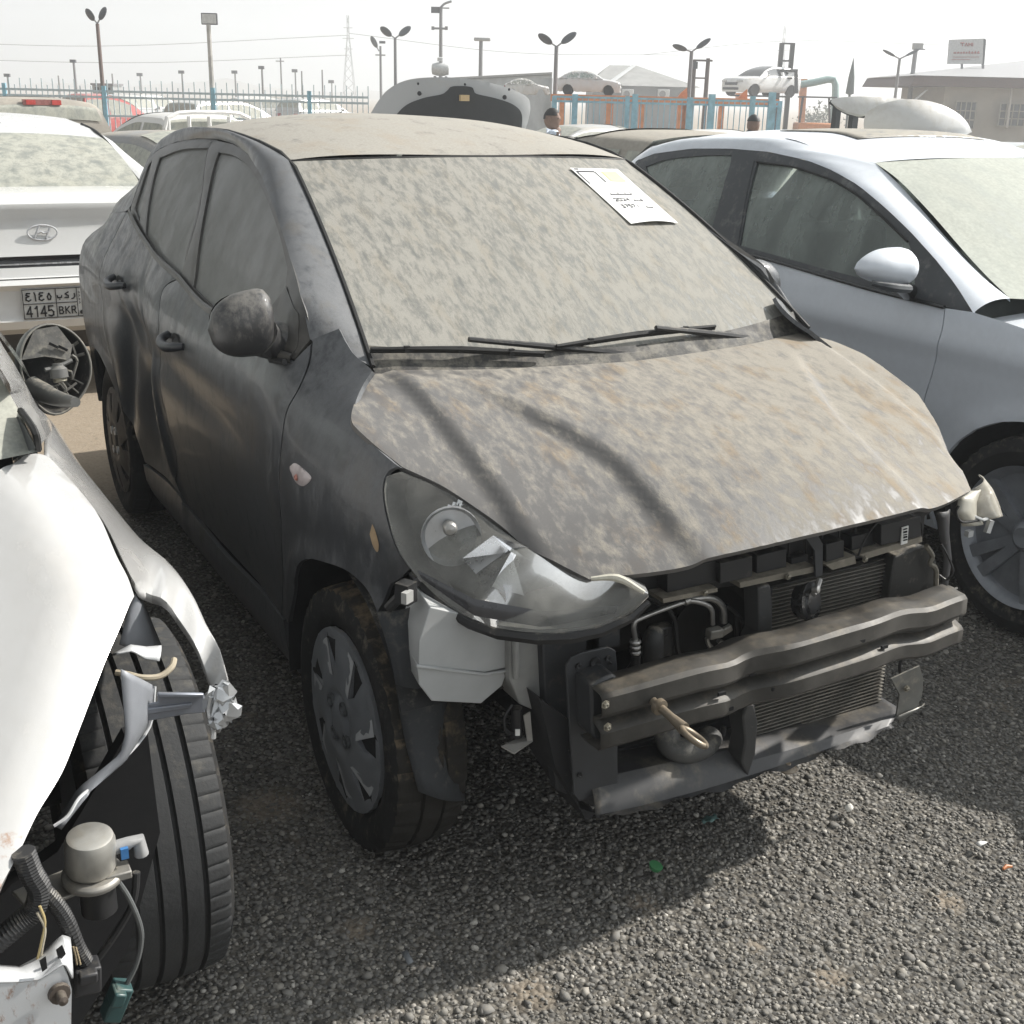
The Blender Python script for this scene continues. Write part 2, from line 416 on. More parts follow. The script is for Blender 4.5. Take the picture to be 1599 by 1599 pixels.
def stone_mat():
    mt, nt, b, out = newmat('crushed_stone'); g = nd(nt, 'ShaderNodeNewGeometry')
    r = nd(nt, 'ShaderNodeValToRGB', Fac=g.outputs['Random Per Island'])
    e = r.color_ramp.elements; e[0].color = (.10, .098, .094, 1); e[1].color = (.52, .50, .46, 1)
    for p, c in ((.45, (.17, .167, .16)), (.74, (.225, .218, .205)), (.90, (.285, .27, .24)), (.975, (.36, .34, .31))):
        q = e.new(p); q.color = c4(c)
    v = coords(nt); c = mixc(nt, maprange(nt, noise(nt, v, 170, 4, .6), .35, .7, 0, .4), r.outputs[0], (.26, .23, .18))
    nt.links.new(c, b.inputs['Base Color']); b.inputs['Roughness'].default_value = .82; b.inputs['Specular IOR Level'].default_value = .3
    return mt
STONE = stone_mat()
def ico(sub=0):
    bm = bmesh.new(); bmesh.ops.create_icosphere(bm, subdivisions=sub+1, radius=1.0)
    V = np.array([v.co[:] for v in bm.verts]); F = np.array([[v.index for v in f.verts] for f in bm.faces]); bm.free(); return V, F
def build_gravel():
    V0, F0 = ico(0)
    # density falls away with distance from the viewer, where stones shrink below a pixel
    n = 95000
    x = rng.uniform(-1.9, 2.6, n*2); y = rng.uniform(-1.35, 2.4, n*2)
    d = np.hypot(x-CAMP[0], y-CAMP[1]); keep = rng.random(n*2) < np.clip(1.25-(d-1.6)*.34, .12, 1)
    for (px, py, r) in BARE:
        q = at(px, py, z=0); keep &= ~((np.hypot(x-q[0], y-q[1])+rng.normal(0, r*.3, n*2) < r*.9) & (rng.random(n*2) < .45))
    x, y = x[keep][:n], y[keep][:n]; n = len(x)
    s = np.clip(rng.lognormal(math.log(.0038), .42, n), .0018, .0140)
    A = np.stack([rng.uniform(.85, 1.25, n), rng.uniform(.7, 1.0, n), rng.uniform(.38, .68, n)], 1)*s[:, None]
    th = rng.uniform(0, 2*math.pi, n); ti = rng.normal(0, .35, n)
    V = V0[None]*(1+rng.uniform(-.26, .26, (n, len(V0), 1)))*A[:, None, :]
    z = V[..., 2]*np.cos(ti)[:, None]+V[..., 0]*np.sin(ti)[:, None]; xx = V[..., 0]*np.cos(ti)[:, None]-V[..., 2]*np.sin(ti)[:, None]; yy = V[..., 1]
    X = xx*np.cos(th)[:, None]-yy*np.sin(th)[:, None]+x[:, None]; Y = xx*np.sin(th)[:, None]+yy*np.cos(th)[:, None]+y[:, None]
    gz = .006*np.sin(x*2.1+.6)*np.cos(y*1.7)+.004*np.sin(5.3*x+1)*np.sin(4.1*y+2)-.012
    Z = z+(gz+A[:, 2]*rng.uniform(0, .6, n))[:, None]
    VV = np.stack([X, Y, Z], 2).reshape(-1, 3).astype('f'); FF = (F0[None]+(np.arange(n)*len(V0))[:, None, None]).reshape(-1, 3)
    me = bpy.data.meshes.new('gravel'); me.vertices.add(len(VV)); me.vertices.foreach_set('co', VV.ravel())
    me.loops.add(FF.size); me.loops.foreach_set('vertex_index', FF.ravel().astype('i'))
    me.polygons.add(len(FF)); me.polygons.foreach_set('loop_start', np.arange(0, FF.size, 3, dtype='i'))
    me.update(calc_edges=True); me.validate(); me.materials.append(STONE)
    o = link(bpy.data.objects.new('gravel', me)); tag(o, 'grey crushed stone gravel lying loose over the yard', 'gravel', kind='stuff')
build_gravel()

def build_haze():
    mt, nt, b, out = newmat('dusty_air'); nt.nodes.remove(b)
    pv = nd(nt, 'ShaderNodeVolumePrincipled', Color=(.90, .935, .975, 1), Density=.0034, Anisotropy=.35)
    nt.links.new(pv.outputs[0], out.inputs['Volume'])
    mb = MB().box((0, 0, 20.5), (1700, 1700, 44)); o = mb.mk('haze', mt, smooth=False); tag(o, kind='stuff', label='pale dusty haze hanging over the whole yard', cat='haze')
build_haze()
# ------------------------------------------------------------------ the dusty black car
PAINT = dusty('dusty_black_paint', (.014, .016, .021), dcol=(.205, .213, .222), dcol2=(.19, .17, .14), lo=.45, hi=.68, amt=.52, scale=22, stretch=(1, .9, .40), up=.16, upc=.1, film=.22, rough=.30, brown=.5, fine=.5, coat=.25, fscale=3.0)
HOODP = dusty('dusty_hood_paint', (.075, .076, .082), dcol=(.325, .298, .252), dcol2=(.29, .225, .15), lo=.35, hi=.62, amt=.93, scale=30, stretch=(1.1, .5, .7), rot=(0, 0, .45), up=.5, upc=.93, film=.20, rough=.42, coat=.15, brown=.85, fine=.38, fscale=2.4, grad=.15)  # dust thickens towards the car's left, also painting in the brighter sunward side
ROOFP = dusty('dusty_roof_paint', (.05, .05, .052), dcol=(.37, .35, .31), dcol2=(.35, .30, .235), lo=.30, hi=.54, amt=.97, scale=16, stretch=(1, .6, .6), up=.25, film=.35, rough=.4, fine=.3)
SCREEN = dusty('mud_spotted_windscreen', (.055, .065, .063), dcol=(.335, .322, .288), dcol2=(.32, .285, .225), lo=.36, hi=.57, amt=.95, scale=46, stretch=(1.0, .34, .34), rot=(0, .35, 0), film=.36, rough=.14, brown=.45, fine=.34, fscale=2.6)
SIDEGLASS = dusty('dusty_side_glass', (.03, .034, .036), dcol=(.27, .265, .25), dcol2=(.25, .24, .21), lo=.30, hi=.8, amt=.8, scale=4, stretch=(1, 1, .5), film=.42, rough=.14, brown=.2, fine=.25, coat=.4)
BLACKP = plain('black_plastic', (.018, .018, .019), .5, dust=.28, scale=14)
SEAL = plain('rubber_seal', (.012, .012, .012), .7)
DARK = plain('dark_cavity', (.008, .008, .009), .9)
RUBBER = plain('tyre_rubber', (.022, .022, .022), .85, spec=.25, dust=.42, dcol=(.20, .17, .13), scale=20, bump=.3)
RUBBERB = plain('muddy_tyre_tread', (.030, .028, .025), .9, spec=.2, dust=.46, dcol=(.19, .145, .095), scale=16, bump=.3)
CAPM = plain('grey_hubcap', (.21, .22, .235), .42, metal=.15, dust=.25, scale=12)
CAPL = plain('bright_hubcap_facet', (.50, .51, .52), .45, metal=.1, dust=.2)
STEEL = plain('dark_primer_steel', (.05, .052, .056), .5, metal=.3, dust=.35, dcol=(.25, .21, .16), scale=10)
BEAMM = plain('beam_steel', (.062, .058, .052), .55, metal=.2, dust=.36, dcol=(.17, .145, .11), scale=12, var=.35)
ALU = plain('aluminium', (.45, .44, .42), .42, metal=.85, dust=.2)
FIN = plain('condenser_fins', (.20, .19, .17), .55, metal=.5, dust=.35, scale=20)
TANKM = plain('milky_tank_plastic', (.44, .45, .45), .45, var=.08, scale=6, dust=.12)
LENS = glassy('hazed_lens', tint=(.86, .86, .83), dust=.38, dcol=(.33, .326, .305), scale=9, streak=(1, 1, 1))
CHROME = plain('reflector_chrome', (.78, .79, .80), .16, metal=1, var=.05)
WHITEP = plain('white_card', (.80, .80, .78), .7, var=.03)

MAIN = thing('damaged_car', 'dusty black small car with its front bumper missing and rear door crumpled', 'car', (0, 1.2, 0))

wplan = pchip([-.66, -.63, -.60, -.55, -.49, -.40, -.28, -.15, 0, .3, 1.2, 2.4, 2.8, 3.05, 3.2, 3.28],
              [.02, .25, .42, .595, .712, .825, .905, .955, .985, 1.0, 1.0, 1.0, .975, .91, .80, .5])
sdoor = pchip([.14, .2, .27, .35, .5, .62, .75, .86, .93, .98, 1.03, 1.08, 1.15, 1.22, 1.30, 1.37, 1.42, 1.455, 1.48, 1.50, 1.53],
              [.72, .755, .782, .79, .805, .822, .832, .832, .824, .808, .784, .758, .728, .697, .658, .618, .58, .535, .48, .40, .2])
sfrnt = pchip([.14, .2, .35, .5, .62, .75, .82, .86, .89, .92, .95, .98, 1.01, 1.04, 1.1],
              [.72, .755, .80, .815, .828, .832, .825, .815, .803, .788, .768, .738, .695, .655, .57])
def Smain(y, z):
    z = np.asarray(z, float); y = np.asarray(y, float)
    t = sstep(.10, .42, y)
    s = lerp(sfrnt(z), sdoor(z), t)
    s = s*wplan(y-.30*np.maximum(0, z-.62)*sstep(.15, -.3, y)-.0)
    # greenhouse narrows to the rear
    s = s-.055*sstep(1.7, 2.9, y)*sstep(1.0, 1.3, z)
    # boot sides tuck in above the shoulder
    s = s-.10*sstep(2.55, 3.1, y)*sstep(.98, 1.12, z)
    # wheel-arch lips
    for yc in (0.0, 2.45):
        r = np.hypot(y-yc, z-.30); s = s+.013*np.exp(-((r-.355)/.03)**2)*sstep(.2, .3, z)
    # door creases
    s = s-.010*np.exp(-((z-(.80+.05*(y-1)))/.05)**2)*sstep(.4, .8, y)*sstep(2.9, 2.5, y)
    s = s-.016*np.exp(-((z-.36)/.07)**2)*sstep(.4, .7, y)*sstep(2.1, 1.9, y)
    return s
def Smain_R(y, z):
    """right side: the rear door and quarter are pushed in"""
    s = Smain(y, z); y = np.asarray(y, float); z = np.asarray(z, float)
    y0 = 1.78+.25*(z-.6)
    d = np.exp(-((y-y0)/.20)**2)*np.exp(-((z-.66)/.26)**2)
    fold = .012*np.abs(((y*1.0+z*.75)*4.2) % 2-1)-.006
    s = s-.075*d+fold*d*1.6
    s = s+.022*np.exp(-((y-(1.48+.10*(z-.5)))/.03)**2)*np.exp(-((z-.55)/.25)**2)
    s = s-.030*np.exp(-((y-(1.60+.5*(z-.7)))/.035)**2)*np.exp(-((z-.82)/.16)**2)
    s = s-.030*np.exp(-((y-(2.02-.3*(z-.7)))/.05)**2)*np.exp(-((z-.62)/.18)**2)
    s = s+.018*np.exp(-((y-(1.95+.6*(z-.9)))/.05)**2)*np.exp(-((z-.86)/.1)**2)
    return s
fR = lambda P: -P[:, 0]-Smain_R(P[:, 1], P[:, 2])
def yz(pts, t0=1.3, t1=7): return hit(pts, fR, t0, t1)[:, 1:]
mapR = lambda q: np.stack([-Smain_R(q[:, 0], q[:, 1]), q[:, 0], q[:, 1]], 1)
SmainL = lambda y, z: Smain(y, z)-.050*sstep(1.0, 1.22, z)-(.055+.05*sstep(.45, .25, y))*sstep(.78, .98, z)
mapL = lambda q: np.stack([SmainL(q[:, 0], q[:, 1]), q[:, 0], q[:, 1]], 1)
def off_map(mp, d):
    def g(q):
        e = 1e-3; a = mp(q); u = mp(q+np.array([e, 0]))-a; v = mp(q+np.array([0, e]))-a
        n = np.cross(u, v); n /= np.linalg.norm(n, axis=1)[:, None]; n *= np.sign(n[:, :1])*np.sign(a[:, :1])
        return a+n*d
    return g
def panel(name, lp, mat, step=.025, holes=(), both=True, lpl=None, parent=MAIN, gap=.0022, rim=.016, d=0.0, label=None):
    """a body panel traced in (y, z); the same pressing on the other side"""
    q = inset(dens(lp, step), gap)
    V, F = patch(q, off_map(mapR, d) if d else mapR, step, holes, rim, (-1, 0, 0)); o = mk(name, V, F, mat, parent, label=label); o2 = None
    if both:
        if lpl is not None: q = inset(dens(lpl, step), gap)
        V, F = patch(q, off_map(mapL, d) if d else mapL, step, holes, rim, (1, 0, 0)); o2 = mk(name, V, F, mat, parent)
    return o, o2

# --- outlines traced from the right flank
gapF = yz([(486, 534), (482, 566), (465, 608), (446, 645), (439, 690), (435, 743), (438, 818), (441, 893), (439, 962)])     # fender / front door
gapD = yz([(272, 424), (254, 452), (247, 510), (249, 574), (259, 653), (273, 705), (275, 755), (292, 789)])                 # front / rear door
sill = yz([(439, 962), (345, 858), (292, 790), (222, 722)])
frame = yz([(484, 530), (470, 464), (448, 386), (430, 330), (408, 274), (386, 239), (364, 224), (339, 217), (308, 216), (276, 221), (251, 231), (237, 242), (223, 271), (209, 308), (203, 325)])
belt = yz([(204, 331), (239, 393), (283, 437), (323, 481)])
belt = np.vstack([belt[0], belt[1], belt[2], belt[3], [.62, 1.035], [.335, 1.022]])        # rear to front, hidden behind the mirror at its front
beltF = np.vstack([[1.36, np.interp(1.36, belt[::-1, 0], belt[::-1, 1])], belt[belt[:, 0] < 1.34]])
beltR = np.vstack([belt[belt[:, 0] > 1.38], beltF[0]])
gapD[0] = beltF[0]
ARCF = lambda a0, a1, r=.352, c=(0, .30), n=18: [(c[0]+r*math.cos(math.radians(a)), c[1]+r*math.sin(math.radians(a))) for a in np.linspace(a0, a1, n)]

# fender: along the bonnet gap, the lamp, the torn front edge, round the arch and up the door gap
fen = loop(yz([(484, 530), (507, 520), (530, 511)]), yz([(530, 511), (542, 533), (558, 555), (583, 577)]),
           yz([(583, 577), (568, 600), (555, 632), (551, 656), (562, 674), (592, 701), (626, 729)]),
           yz([(626, 729), (606, 737), (598, 764), (605, 812), (619, 856), (640, 889)]),
           yz([(640, 889), (624, 906), (610, 914), (600, 938), (588, 958)]),
           yz([(588, 958), (574, 926), (556, 905), (535, 890), (508, 880), (480, 874), (465, 884), (460, 906)]),
           yz([(460, 906), (456, 945), (450, 974)]), [(.435, .36)], gapF[::-1])
k = fen[:, 0] > .0
fen_l = np.vstack([yz([(484, 530), (530, 511), (583, 577)]), [(.10, .955), (.02, .93), (.03, .80), (.08, .66)], ARCF(72, 10, .36), [(.435, .36)], gapF[::-1]])
fender, fender_l = panel('fender', fen, PAINT, .02, rim=.012, lpl=fen_l)
fender_l['label'] = 'left front fender crushed back behind the wheel'
fdoor, fdoor_l = panel('front_door', loop(gapF, np.linspace(gapF[-1], gapD[-1], 6), gapD[::-1], beltF, [beltF[-1], gapF[0]]), PAINT, .025)
rarc = ARCF(150, 20, .355, (2.45, .30))
rdoor, rdoor_l = panel('rear_door', loop(gapD, [gapD[-1], (2.0, .325)], [(2.0, .325), (2.05, .40), rarc[0]],
              [rarc[0], (2.19, .62), (2.29, .85), (2.335, 1.0), (2.335, 1.165)], [(2.335, 1.165), beltR[0]], beltR), PAINT, .018)
quarter, quarter_l = panel('quarter_panel', loop([(2.335, 1.165), (2.335, 1.0), (2.29, .85), (2.19, .62), rarc[0]], rarc, [rarc[-1], (2.82, .36), (3.0, .36), (3.15, .40)],
              [(3.15, .40), (3.235, .5), (3.25, .8), (3.225, .98), (3.16, 1.06)], [(3.16, 1.06), (2.9, 1.105), (2.6, 1.14), (2.335, 1.165)]), PAINT, .022)
rock, rock_l = panel('sill', loop([(.43, .355), (1.0, .325), (1.44, .335), (2.02, .315)], [(2.02, .315), (2.0, .23)], [(2.0, .20), (1.2, .19), (.42, .20)], [(.42, .20), (.43, .355)]), PAINT, .03)

# door window frames and panes
gF = yz([(341, 237), (364, 242), (386, 258), (403, 284), (420, 321), (436, 368), (448, 418)])
gFb = np.array([[.47, 1.105], [.49, 1.075], [.56, 1.060]])
gFo = loop(gF, [gF[-1], gFb[0]], gFb, np.vstack([gFb[-1], yz([(345, 488), (323, 470), (301, 448)])]), yz([(301, 448), (308, 393), (323, 305), (341, 237)]))
gRo = loop(yz([(249, 246), (283, 233), (325, 230)]), yz([(325, 230), (311, 305), (289, 399), (283, 429)]), yz([(283, 429), (251, 404), (230, 372), (227, 361)]), yz([(227, 361), (238, 283), (249, 246)]))
gQo = loop(yz([(237, 250), (228, 266), (210, 325)]), yz([(210, 325), (217, 345)]), yz([(217, 345), (230, 281), (237, 250)]))
split = yz([(333, 217), (312, 320), (292, 440)]); split[-1] = beltF[0]
i0 = 6
frF = loop(frame[:i0+1], [frame[i0], split[0]], split, beltF, [beltF[-1], frame[0]])
frR = loop(np.vstack([split[0], frame[i0+1:]]), [frame[-1], beltR[0]], beltR, [beltR[-1], split[0]], split[::-1])
FRAMEM = dusty('dusty_window_frame', (.012, .012, .013), dcol=(.20, .19, .17), dcol2=(.18, .16, .13), lo=.36, hi=.8, amt=.6, scale=6, film=.15, rough=.45, coat=.2)
wf, wfl = panel('window_frame', frF, FRAMEM, .02, [gFo], parent=fdoor, gap=.001, rim=.014, both=False), None
wr = panel('window_frame', frR, FRAMEM, .011, [gRo, gQo], parent=rdoor, gap=.001, rim=.014, both=False)
V, F = patch(dens(frF, .02), mapL, .02, [gFo], .014, (1, 0, 0)); mk('window_frame', V, F, FRAMEM, fdoor_l)
V, F = patch(dens(frR, .02), mapL, .011, [gRo, gQo], .014, (1, 0, 0)); mk('window_frame', V, F, FRAMEM, rdoor_l)
def pane(lp, pr, pl, nm='window'):
    q = inset(dens(lp, .03), -.004)
    V, F = patch(q, off_map(mapR, -.009), .03, (), 0, (-1, 0, 0)); mk(nm, V, F, SIDEGLASS, pr)
    V, F = patch(q, off_map(mapL, -.009), .03, (), 0, (1, 0, 0)); mk(nm, V, F, SIDEGLASS, pl)
pane(gFo, fdoor, fdoor_l); pane(gRo, rdoor, rdoor_l); pane(gQo, rdoor, rdoor_l, 'quarter_window')
for mp, s, pf, prr in ((mapR, -1, fdoor, rdoor), (mapL, 1, fdoor_l, rdoor_l)):
    for bl, pp in ((beltF, pf), (beltR, prr)):
        c = resamp(spl(bl, 8), 30); P = off_map(mp, .004)(c)
        mb = MB(); G = [P+np.array([s*.0, 0, .012]), P+np.array([s*.006, 0, .008]), P+np.array([s*.007, 0, -.006]), P+np.array([s*.0, 0, -.013])]
        mb.grid(np.array(G), flip=(s < 0)); mb.mk('belt_moulding', FRAMEM, pp)

# ---- windscreen, roof, rails, tail
def wsP(u, v, bow=.022):
    u = np.asarray(u, float); v = np.asarray(v, float); k = 1-u*u
    P = np.stack([u*lerp(.628, .533, v), lerp(.22, 1.0, v)-lerp(.10, .075, v)*k, lerp(1.016, 1.411, v)+lerp(-.035, .014, v)*k], -1)
    return P+np.array([0, -.45, .89])*(bow*4*v*(1-v))[..., None]
U, Vv = np.meshgrid(np.linspace(-1, 1, 33), np.linspace(.055, 1, 25))
screen = MB().grid(wsP(U, Vv)).mk('windscreen', SCREEN, MAIN)
zc_roof = pchip([.92, 1.0, 1.1, 1.3, 1.5, 1.8, 2.1, 2.35, 2.5], [1.427, 1.449, 1.470, 1.503, 1.520, 1.521, 1.503, 1.472, 1.443])
ze_roof = pchip([1.0, 1.15, 1.3, 1.6, 2.0, 2.3, 2.5], [1.413, 1.436, 1.452, 1.466, 1.456, 1.428, 1.395])
we_roof = pchip([.9, 1.0, 1.4, 1.8, 2.2, 2.5], [.53, .533, .545, .535, .51, .475])
def roofP(u, t):
    y = lerp(1.0, 2.5, t)-.075*(1-u*u)*(1-t)**2
    k = np.abs(u)**2.4
    return np.stack([u*we_roof(y), y, lerp(zc_roof(y), ze_roof(lerp(1.0, 2.5, t)), k)], -1)
U, T = np.meshgrid(np.linspace(-1, 1, 33), np.linspace(0, 1, 37))
MB().grid(roofP(U, T)).mk('roof', ROOFP, MAIN)
GR = [np.array([-1, 1, 1]), np.array([1, 1, 1])]
vv = np.linspace(0, 1, 20)
inA = wsP(np.full(20, -1.0), vv); inB = roofP(np.full(20, -1.0), vv); inC = np.array([inB[-1], (-.50, 2.72, 1.27), (-.545, 2.98, 1.10)])
frm = mapR(frame)
ouA, ouB, ouC = frm[:5], frm[4:11], np.vstack([frm[10:], mapR(np.array([[2.34, 1.165], [2.62, 1.135], [2.86, 1.108]]))])
for s in (0, 1):
    mb = MB()
    inn = np.vstack([resamp(inA, 26), resamp(inB, 34)[1:], resamp(inC, 24)[1:]]); out = np.vstack([resamp(ouA, 26), resamp(ouB, 34)[1:], resamp(ouC, 24)[1:]])
    if s == 1:
        oL = np.vstack([resamp(mapL(frame)[:5], 26), resamp(mapL(frame)[4:11], 34)[1:], resamp(np.vstack([mapL(frame)[10:], mapL(np.array([[2.34, 1.165], [2.62, 1.135], [2.86, 1.108]]))]), 24)[1:]]); out = oL*np.array([-1, 1, 1])
    n = 8; G = []
    bl = (1 if s == 0 else .5)*np.interp(np.arange(len(inn)), [0, 8, 24, 40, 58, 82], [.010, .016, .020, .022, .03, .03])[:, None]
    nrm = np.array([-.55, 0, .83])
    for k in range(n+1):
        t = k/n; G.append(out+(inn-out)*t+nrm*bl*4*t*(1-t))
    # fold down under both edges
    G = [G[0]+np.array([.014, 0, -.004])]+G+[G[-1]+np.array([.006, 0, -.012])]
    G = np.array(G)*GR[s]*np.array([1 if s == 0 else -1, 1, 1])*np.array([1, 1, 1]) if False else (np.array(G) if s == 0 else np.array(G)*np.array([-1, 1, 1]))
    mb.grid(G, flip=(s == 0)); mb.mk('roof_rail', PAINT, MAIN)
    # black seal in the roof ditch and round the glass
    e = np.vstack([inA[::2], inB[1::2]])*(1 if s == 0 else np.array([-1, 1, 1])); e = e+np.array([0, -.002, .002])
    MB().tube(e, .006, 6).mk('seal', SEAL, screen)
c = wsP(np.linspace(-1, 1, 30), np.ones(30)); MB().tube(c+np.array([0, 0, -.001]), .0045, 6).mk('seal', SEAL, screen)
# rear window, boot lid, rear bumper (turned away from the viewer)
U, T = np.meshgrid(np.linspace(-1, 1, 17), np.linspace(0, 1, 12))
top = roofP(np.linspace(-1, 1, 17), np.ones(17)); botm = np.stack([np.linspace(-.545, .545, 17), 2.98+.07*(1-np.linspace(-1, 1, 17)**2), np.full(17, 1.10)], 1)
G = np.array([lerp(top, botm, t)+np.array([0, .3, .95])*.05*4*t*(1-t) for t in np.linspace(0, 1, 10)])
MB().grid(G).mk('rear_window', SIDEGLASS, MAIN)
ys = [(2.98, 1.10), (3.08, 1.085), (3.16, 1.06), (3.21, 1.0), (3.235, .9), (3.24, .76), (3.21, .70)]
G = []
for y, z in ys:
    u = np.linspace(-1, 1, 17); hw = np.interp(y, [2.98, 3.1, 3.24], [.52, .55, .56]); G.append(np.stack([u*hw, y+.06*(1-u*u), np.full(17, z)], 1))
MB().grid(np.array(G)).mk('boot_lid', PAINT, MAIN)
G = []
for y, z in [(3.20, .70), (3.27, .68), (3.285, .58), (3.27, .42), (3.2, .30), (3.0, .26)]:
    u = np.linspace(-1, 1, 17); G.append(np.stack([u*.72, y+.05*(1-np.abs(u)**3)-.10*np.abs(u)**6, np.full(17, z)], 1))
MB().grid(np.array(G)).mk('rear_bumper', PAINT, MAIN)
for s in (-1, 1):
    MB().box((s*.50, 3.215, .88), (.18, .08, .18)).mk('tail_lamp', plain('tail_lamp_red', (.25, .01, .012), .2, coat=.5), MAIN, bevel=.02)

# ---- bonnet: a raised centre with two steps falling away on each side
zcH = pchip([-.62, -.56, -.50, -.40, -.30, -.20, -.10, 0.0, .10, .20, .32], [.764, .800, .832, .874, .906, .933, .956, .976, .993, 1.006, 1.018])
zeH = pchip([-.62, -.56, -.48, -.374, -.321, -.136, .075, .237, .32], [.65, .68, .716, .775, .82, .910, .977, 1.006, 1.014])
def stepsH(a, y):
    x1 = np.interp(y, [-.6, -.42, -.26, -.17, .0, .2], [.285, .295, .305, .34, .42, .50])
    x2 = np.interp(y, [-.5, -.32, -.12, .1, .26], [.535, .562, .578, .585, .60])
    return (.019*sstep(-.014, .022, a-x1)*sstep(.12, -.12, y)*sstep(-.64, -.38, y)+.003*sstep(-.03, .05, a-x1)*sstep(.14, -.1, y)
            + .020*sstep(-.012, .022, a-x2)*sstep(.27, .1, y)*sstep(-.58, -.44, y))
def Hh(x, y):
    x = np.asarray(x, float); y = np.asarray(y, float); a = np.abs(x)
    c = zcH(y)-zeH(y)-stepsH(.65+0*y, y)
    return zcH(y)-c*(a/.65)**2.2-stepsH(a, y)+.035*x*sstep(.0, -.5, y)
fH = lambda P: P[:, 2]-Hh(P[:, 0], P[:, 1])
xyH = lambda pts: hit(pts, fH, 1.0, 4.0)[:, :2]
hb = xyH([(583, 580), (568, 602), (555, 634), (552, 655), (562, 670), (592, 697), (630, 727)])
hl = xyH([(630, 727), (690, 755), (746, 791), (790, 823), (860, 869), (920, 901)])
fe = np.array([hl[-1], (-.34, -.533), (-.17, -.556), (0, -.562)]); re = np.array([(0, .125), (-.2, .14), (-.42, .165), hb[0]])
half = [spl(hb), spl(hl)[1:], spl(fe)[1:]]
L = np.vstack(half); Rr = spl(re)[1:-1]
hood_o = np.vstack([L, L[::-1][1:]*np.array([-1, 1]), (Rr[::-1]*np.array([-1, 1])), Rr]) if False else None
left_front = np.vstack([spl(hb), spl(hl)[1:], spl(fe)[1:]])                       # right rear corner .. front centre
lf = left_front.copy(); lf[:, 0] = -np.minimum(-lf[:, 0], np.interp(lf[:, 1], [-.5, -.3, -.14, .06, .15, .25], [.50, .60, .672, .675, .655, .60]))
mir = lf[::-1][1:]*np.array([-1, 1])                                       # front centre .. left rear corner
rear = spl(re); hood_o = np.vstack([left_front, mir, (rear[::-1]*np.array([-1, 1]))[1:-1], rear[:-1]])
V, F = patch(inset(hood_o, -.004), lambda q: np.stack([q[:, 0], q[:, 1], Hh(q[:, 0], q[:, 1])], 1), .014, (), .012, (0, 0, 1), roll=.001)
bonnet = mk('bonnet', V, F, HOODP, MAIN, sharp=50)
# cowl between bonnet and glass
G = []
for t in np.linspace(0, 1, 5):
    u = np.linspace(-1, 1, 25); a = wsP(u, np.full(25, .075))+np.array([0, -.003, .004]); b = np.stack([u*.64, .11+.07*u*u, Hh(u*.64, .11+.07*u*u)-.012], 1)
    q = lerp(b, a, t); q[:, 2] -= .012*math.sin(math.pi*t); G.append(q)
MB().grid(np.array(G)).mk('cowl', plain('dusty_cowl', (.035, .034, .033), .7, dust=.52, dcol=(.24, .22, .18), scale=18), MAIN)
# ------------------------------------------------------------------ lamps, mirrors, wheels, wipers of the black car
def curve_on(pts, f, t0=1.0, t1=4.0): return hit(pts, f, t0, t1)
up3 = np.vstack([curve_on([(626, 732), (690, 759), (746, 795), (790, 828), (860, 874), (920, 902)], fH)+np.array([0, 0, -.006]), [at(968, 903, y=-.545)], [at(1012, 926, y=-.585)]])
lo3 = np.vstack([curve_on([(603, 744), (599, 770), (607, 813), (621, 857), (641, 888), (668, 919), (700, 946), (736, 966)], fR),
                 [at(780, 981, y=-.47)], [at(840, 988, y=-.52)], [at(892, 986, y=-.55)], [at(940, 977, y=-.572)], [at(985, 957, y=-.585)], [at(1013, 932, y=-.588)]])
def lamp_grid(bulge, inn=0.0, n=14, m=44):
    A, B = spl(up3, 6), spl(lo3, 6); G = loft(A, B, n, bulge, (-.62, -.70, .35), m)
    if inn: G = G+np.array([.62, .70, -.25])*inn
    return G
bl = [.003, .008, .014, .019, .018, .012, .004]
lampR = MB().grid(lamp_grid(bl)).mk('headlight', LENS, MAIN)
# side normals: shell behind the lens
Gi = lamp_grid(bl, .10, 10, 30); ctr = Gi.mean((0, 1)); Gi = ctr+(Gi-ctr)*.94
Gl = lamp_grid(bl, .004, 10, 30)
HOUS = plain('lamp_housing', (.20, .20, .195), .4, dust=.15)
mb = MB().grid(Gi)
ring = lambda G: np.vstack([G[0], G[1:, -1], G[-1, ::-1][1:], G[::-1, 0][1:-1]])
ra, rb = ring(Gl), ring(Gi); n = len(ra)
mb.add(np.vstack([ra, rb]), [[k, (k+1) % n, (k+1) % n+n, k+n] for k in range(n)]); mb.mk('lamp_housing', HOUS, lampR)
def bowl(c, r, axis, depth, parent, mat=CHROME, nm='reflector'):
    pr = [(depth*(1-(k/10)**2)*-1+0, r*k/10) for k in range(1, 11)]+[(.004, r*1.04), (-.012, r*1.04)]
    return MB().lathe(pr, c, axis, 28).mk(nm, mat, parent)
ax = np.array([-.33, -.90, .12])
SATIN = plain('satin_reflector', (.55, .56, .57), .30, metal=.85, var=.1)
bowl(at(705, 838, y=-.285), .055, ax, .065, lampR, SATIN)
MB().lathe([(-.03, .004), (-.028, .012), (.0, .014), (.006, .010), (.008, .0)], at(703, 826, y=-.30), ax, 16).mk('bulb', ALU, lampR)
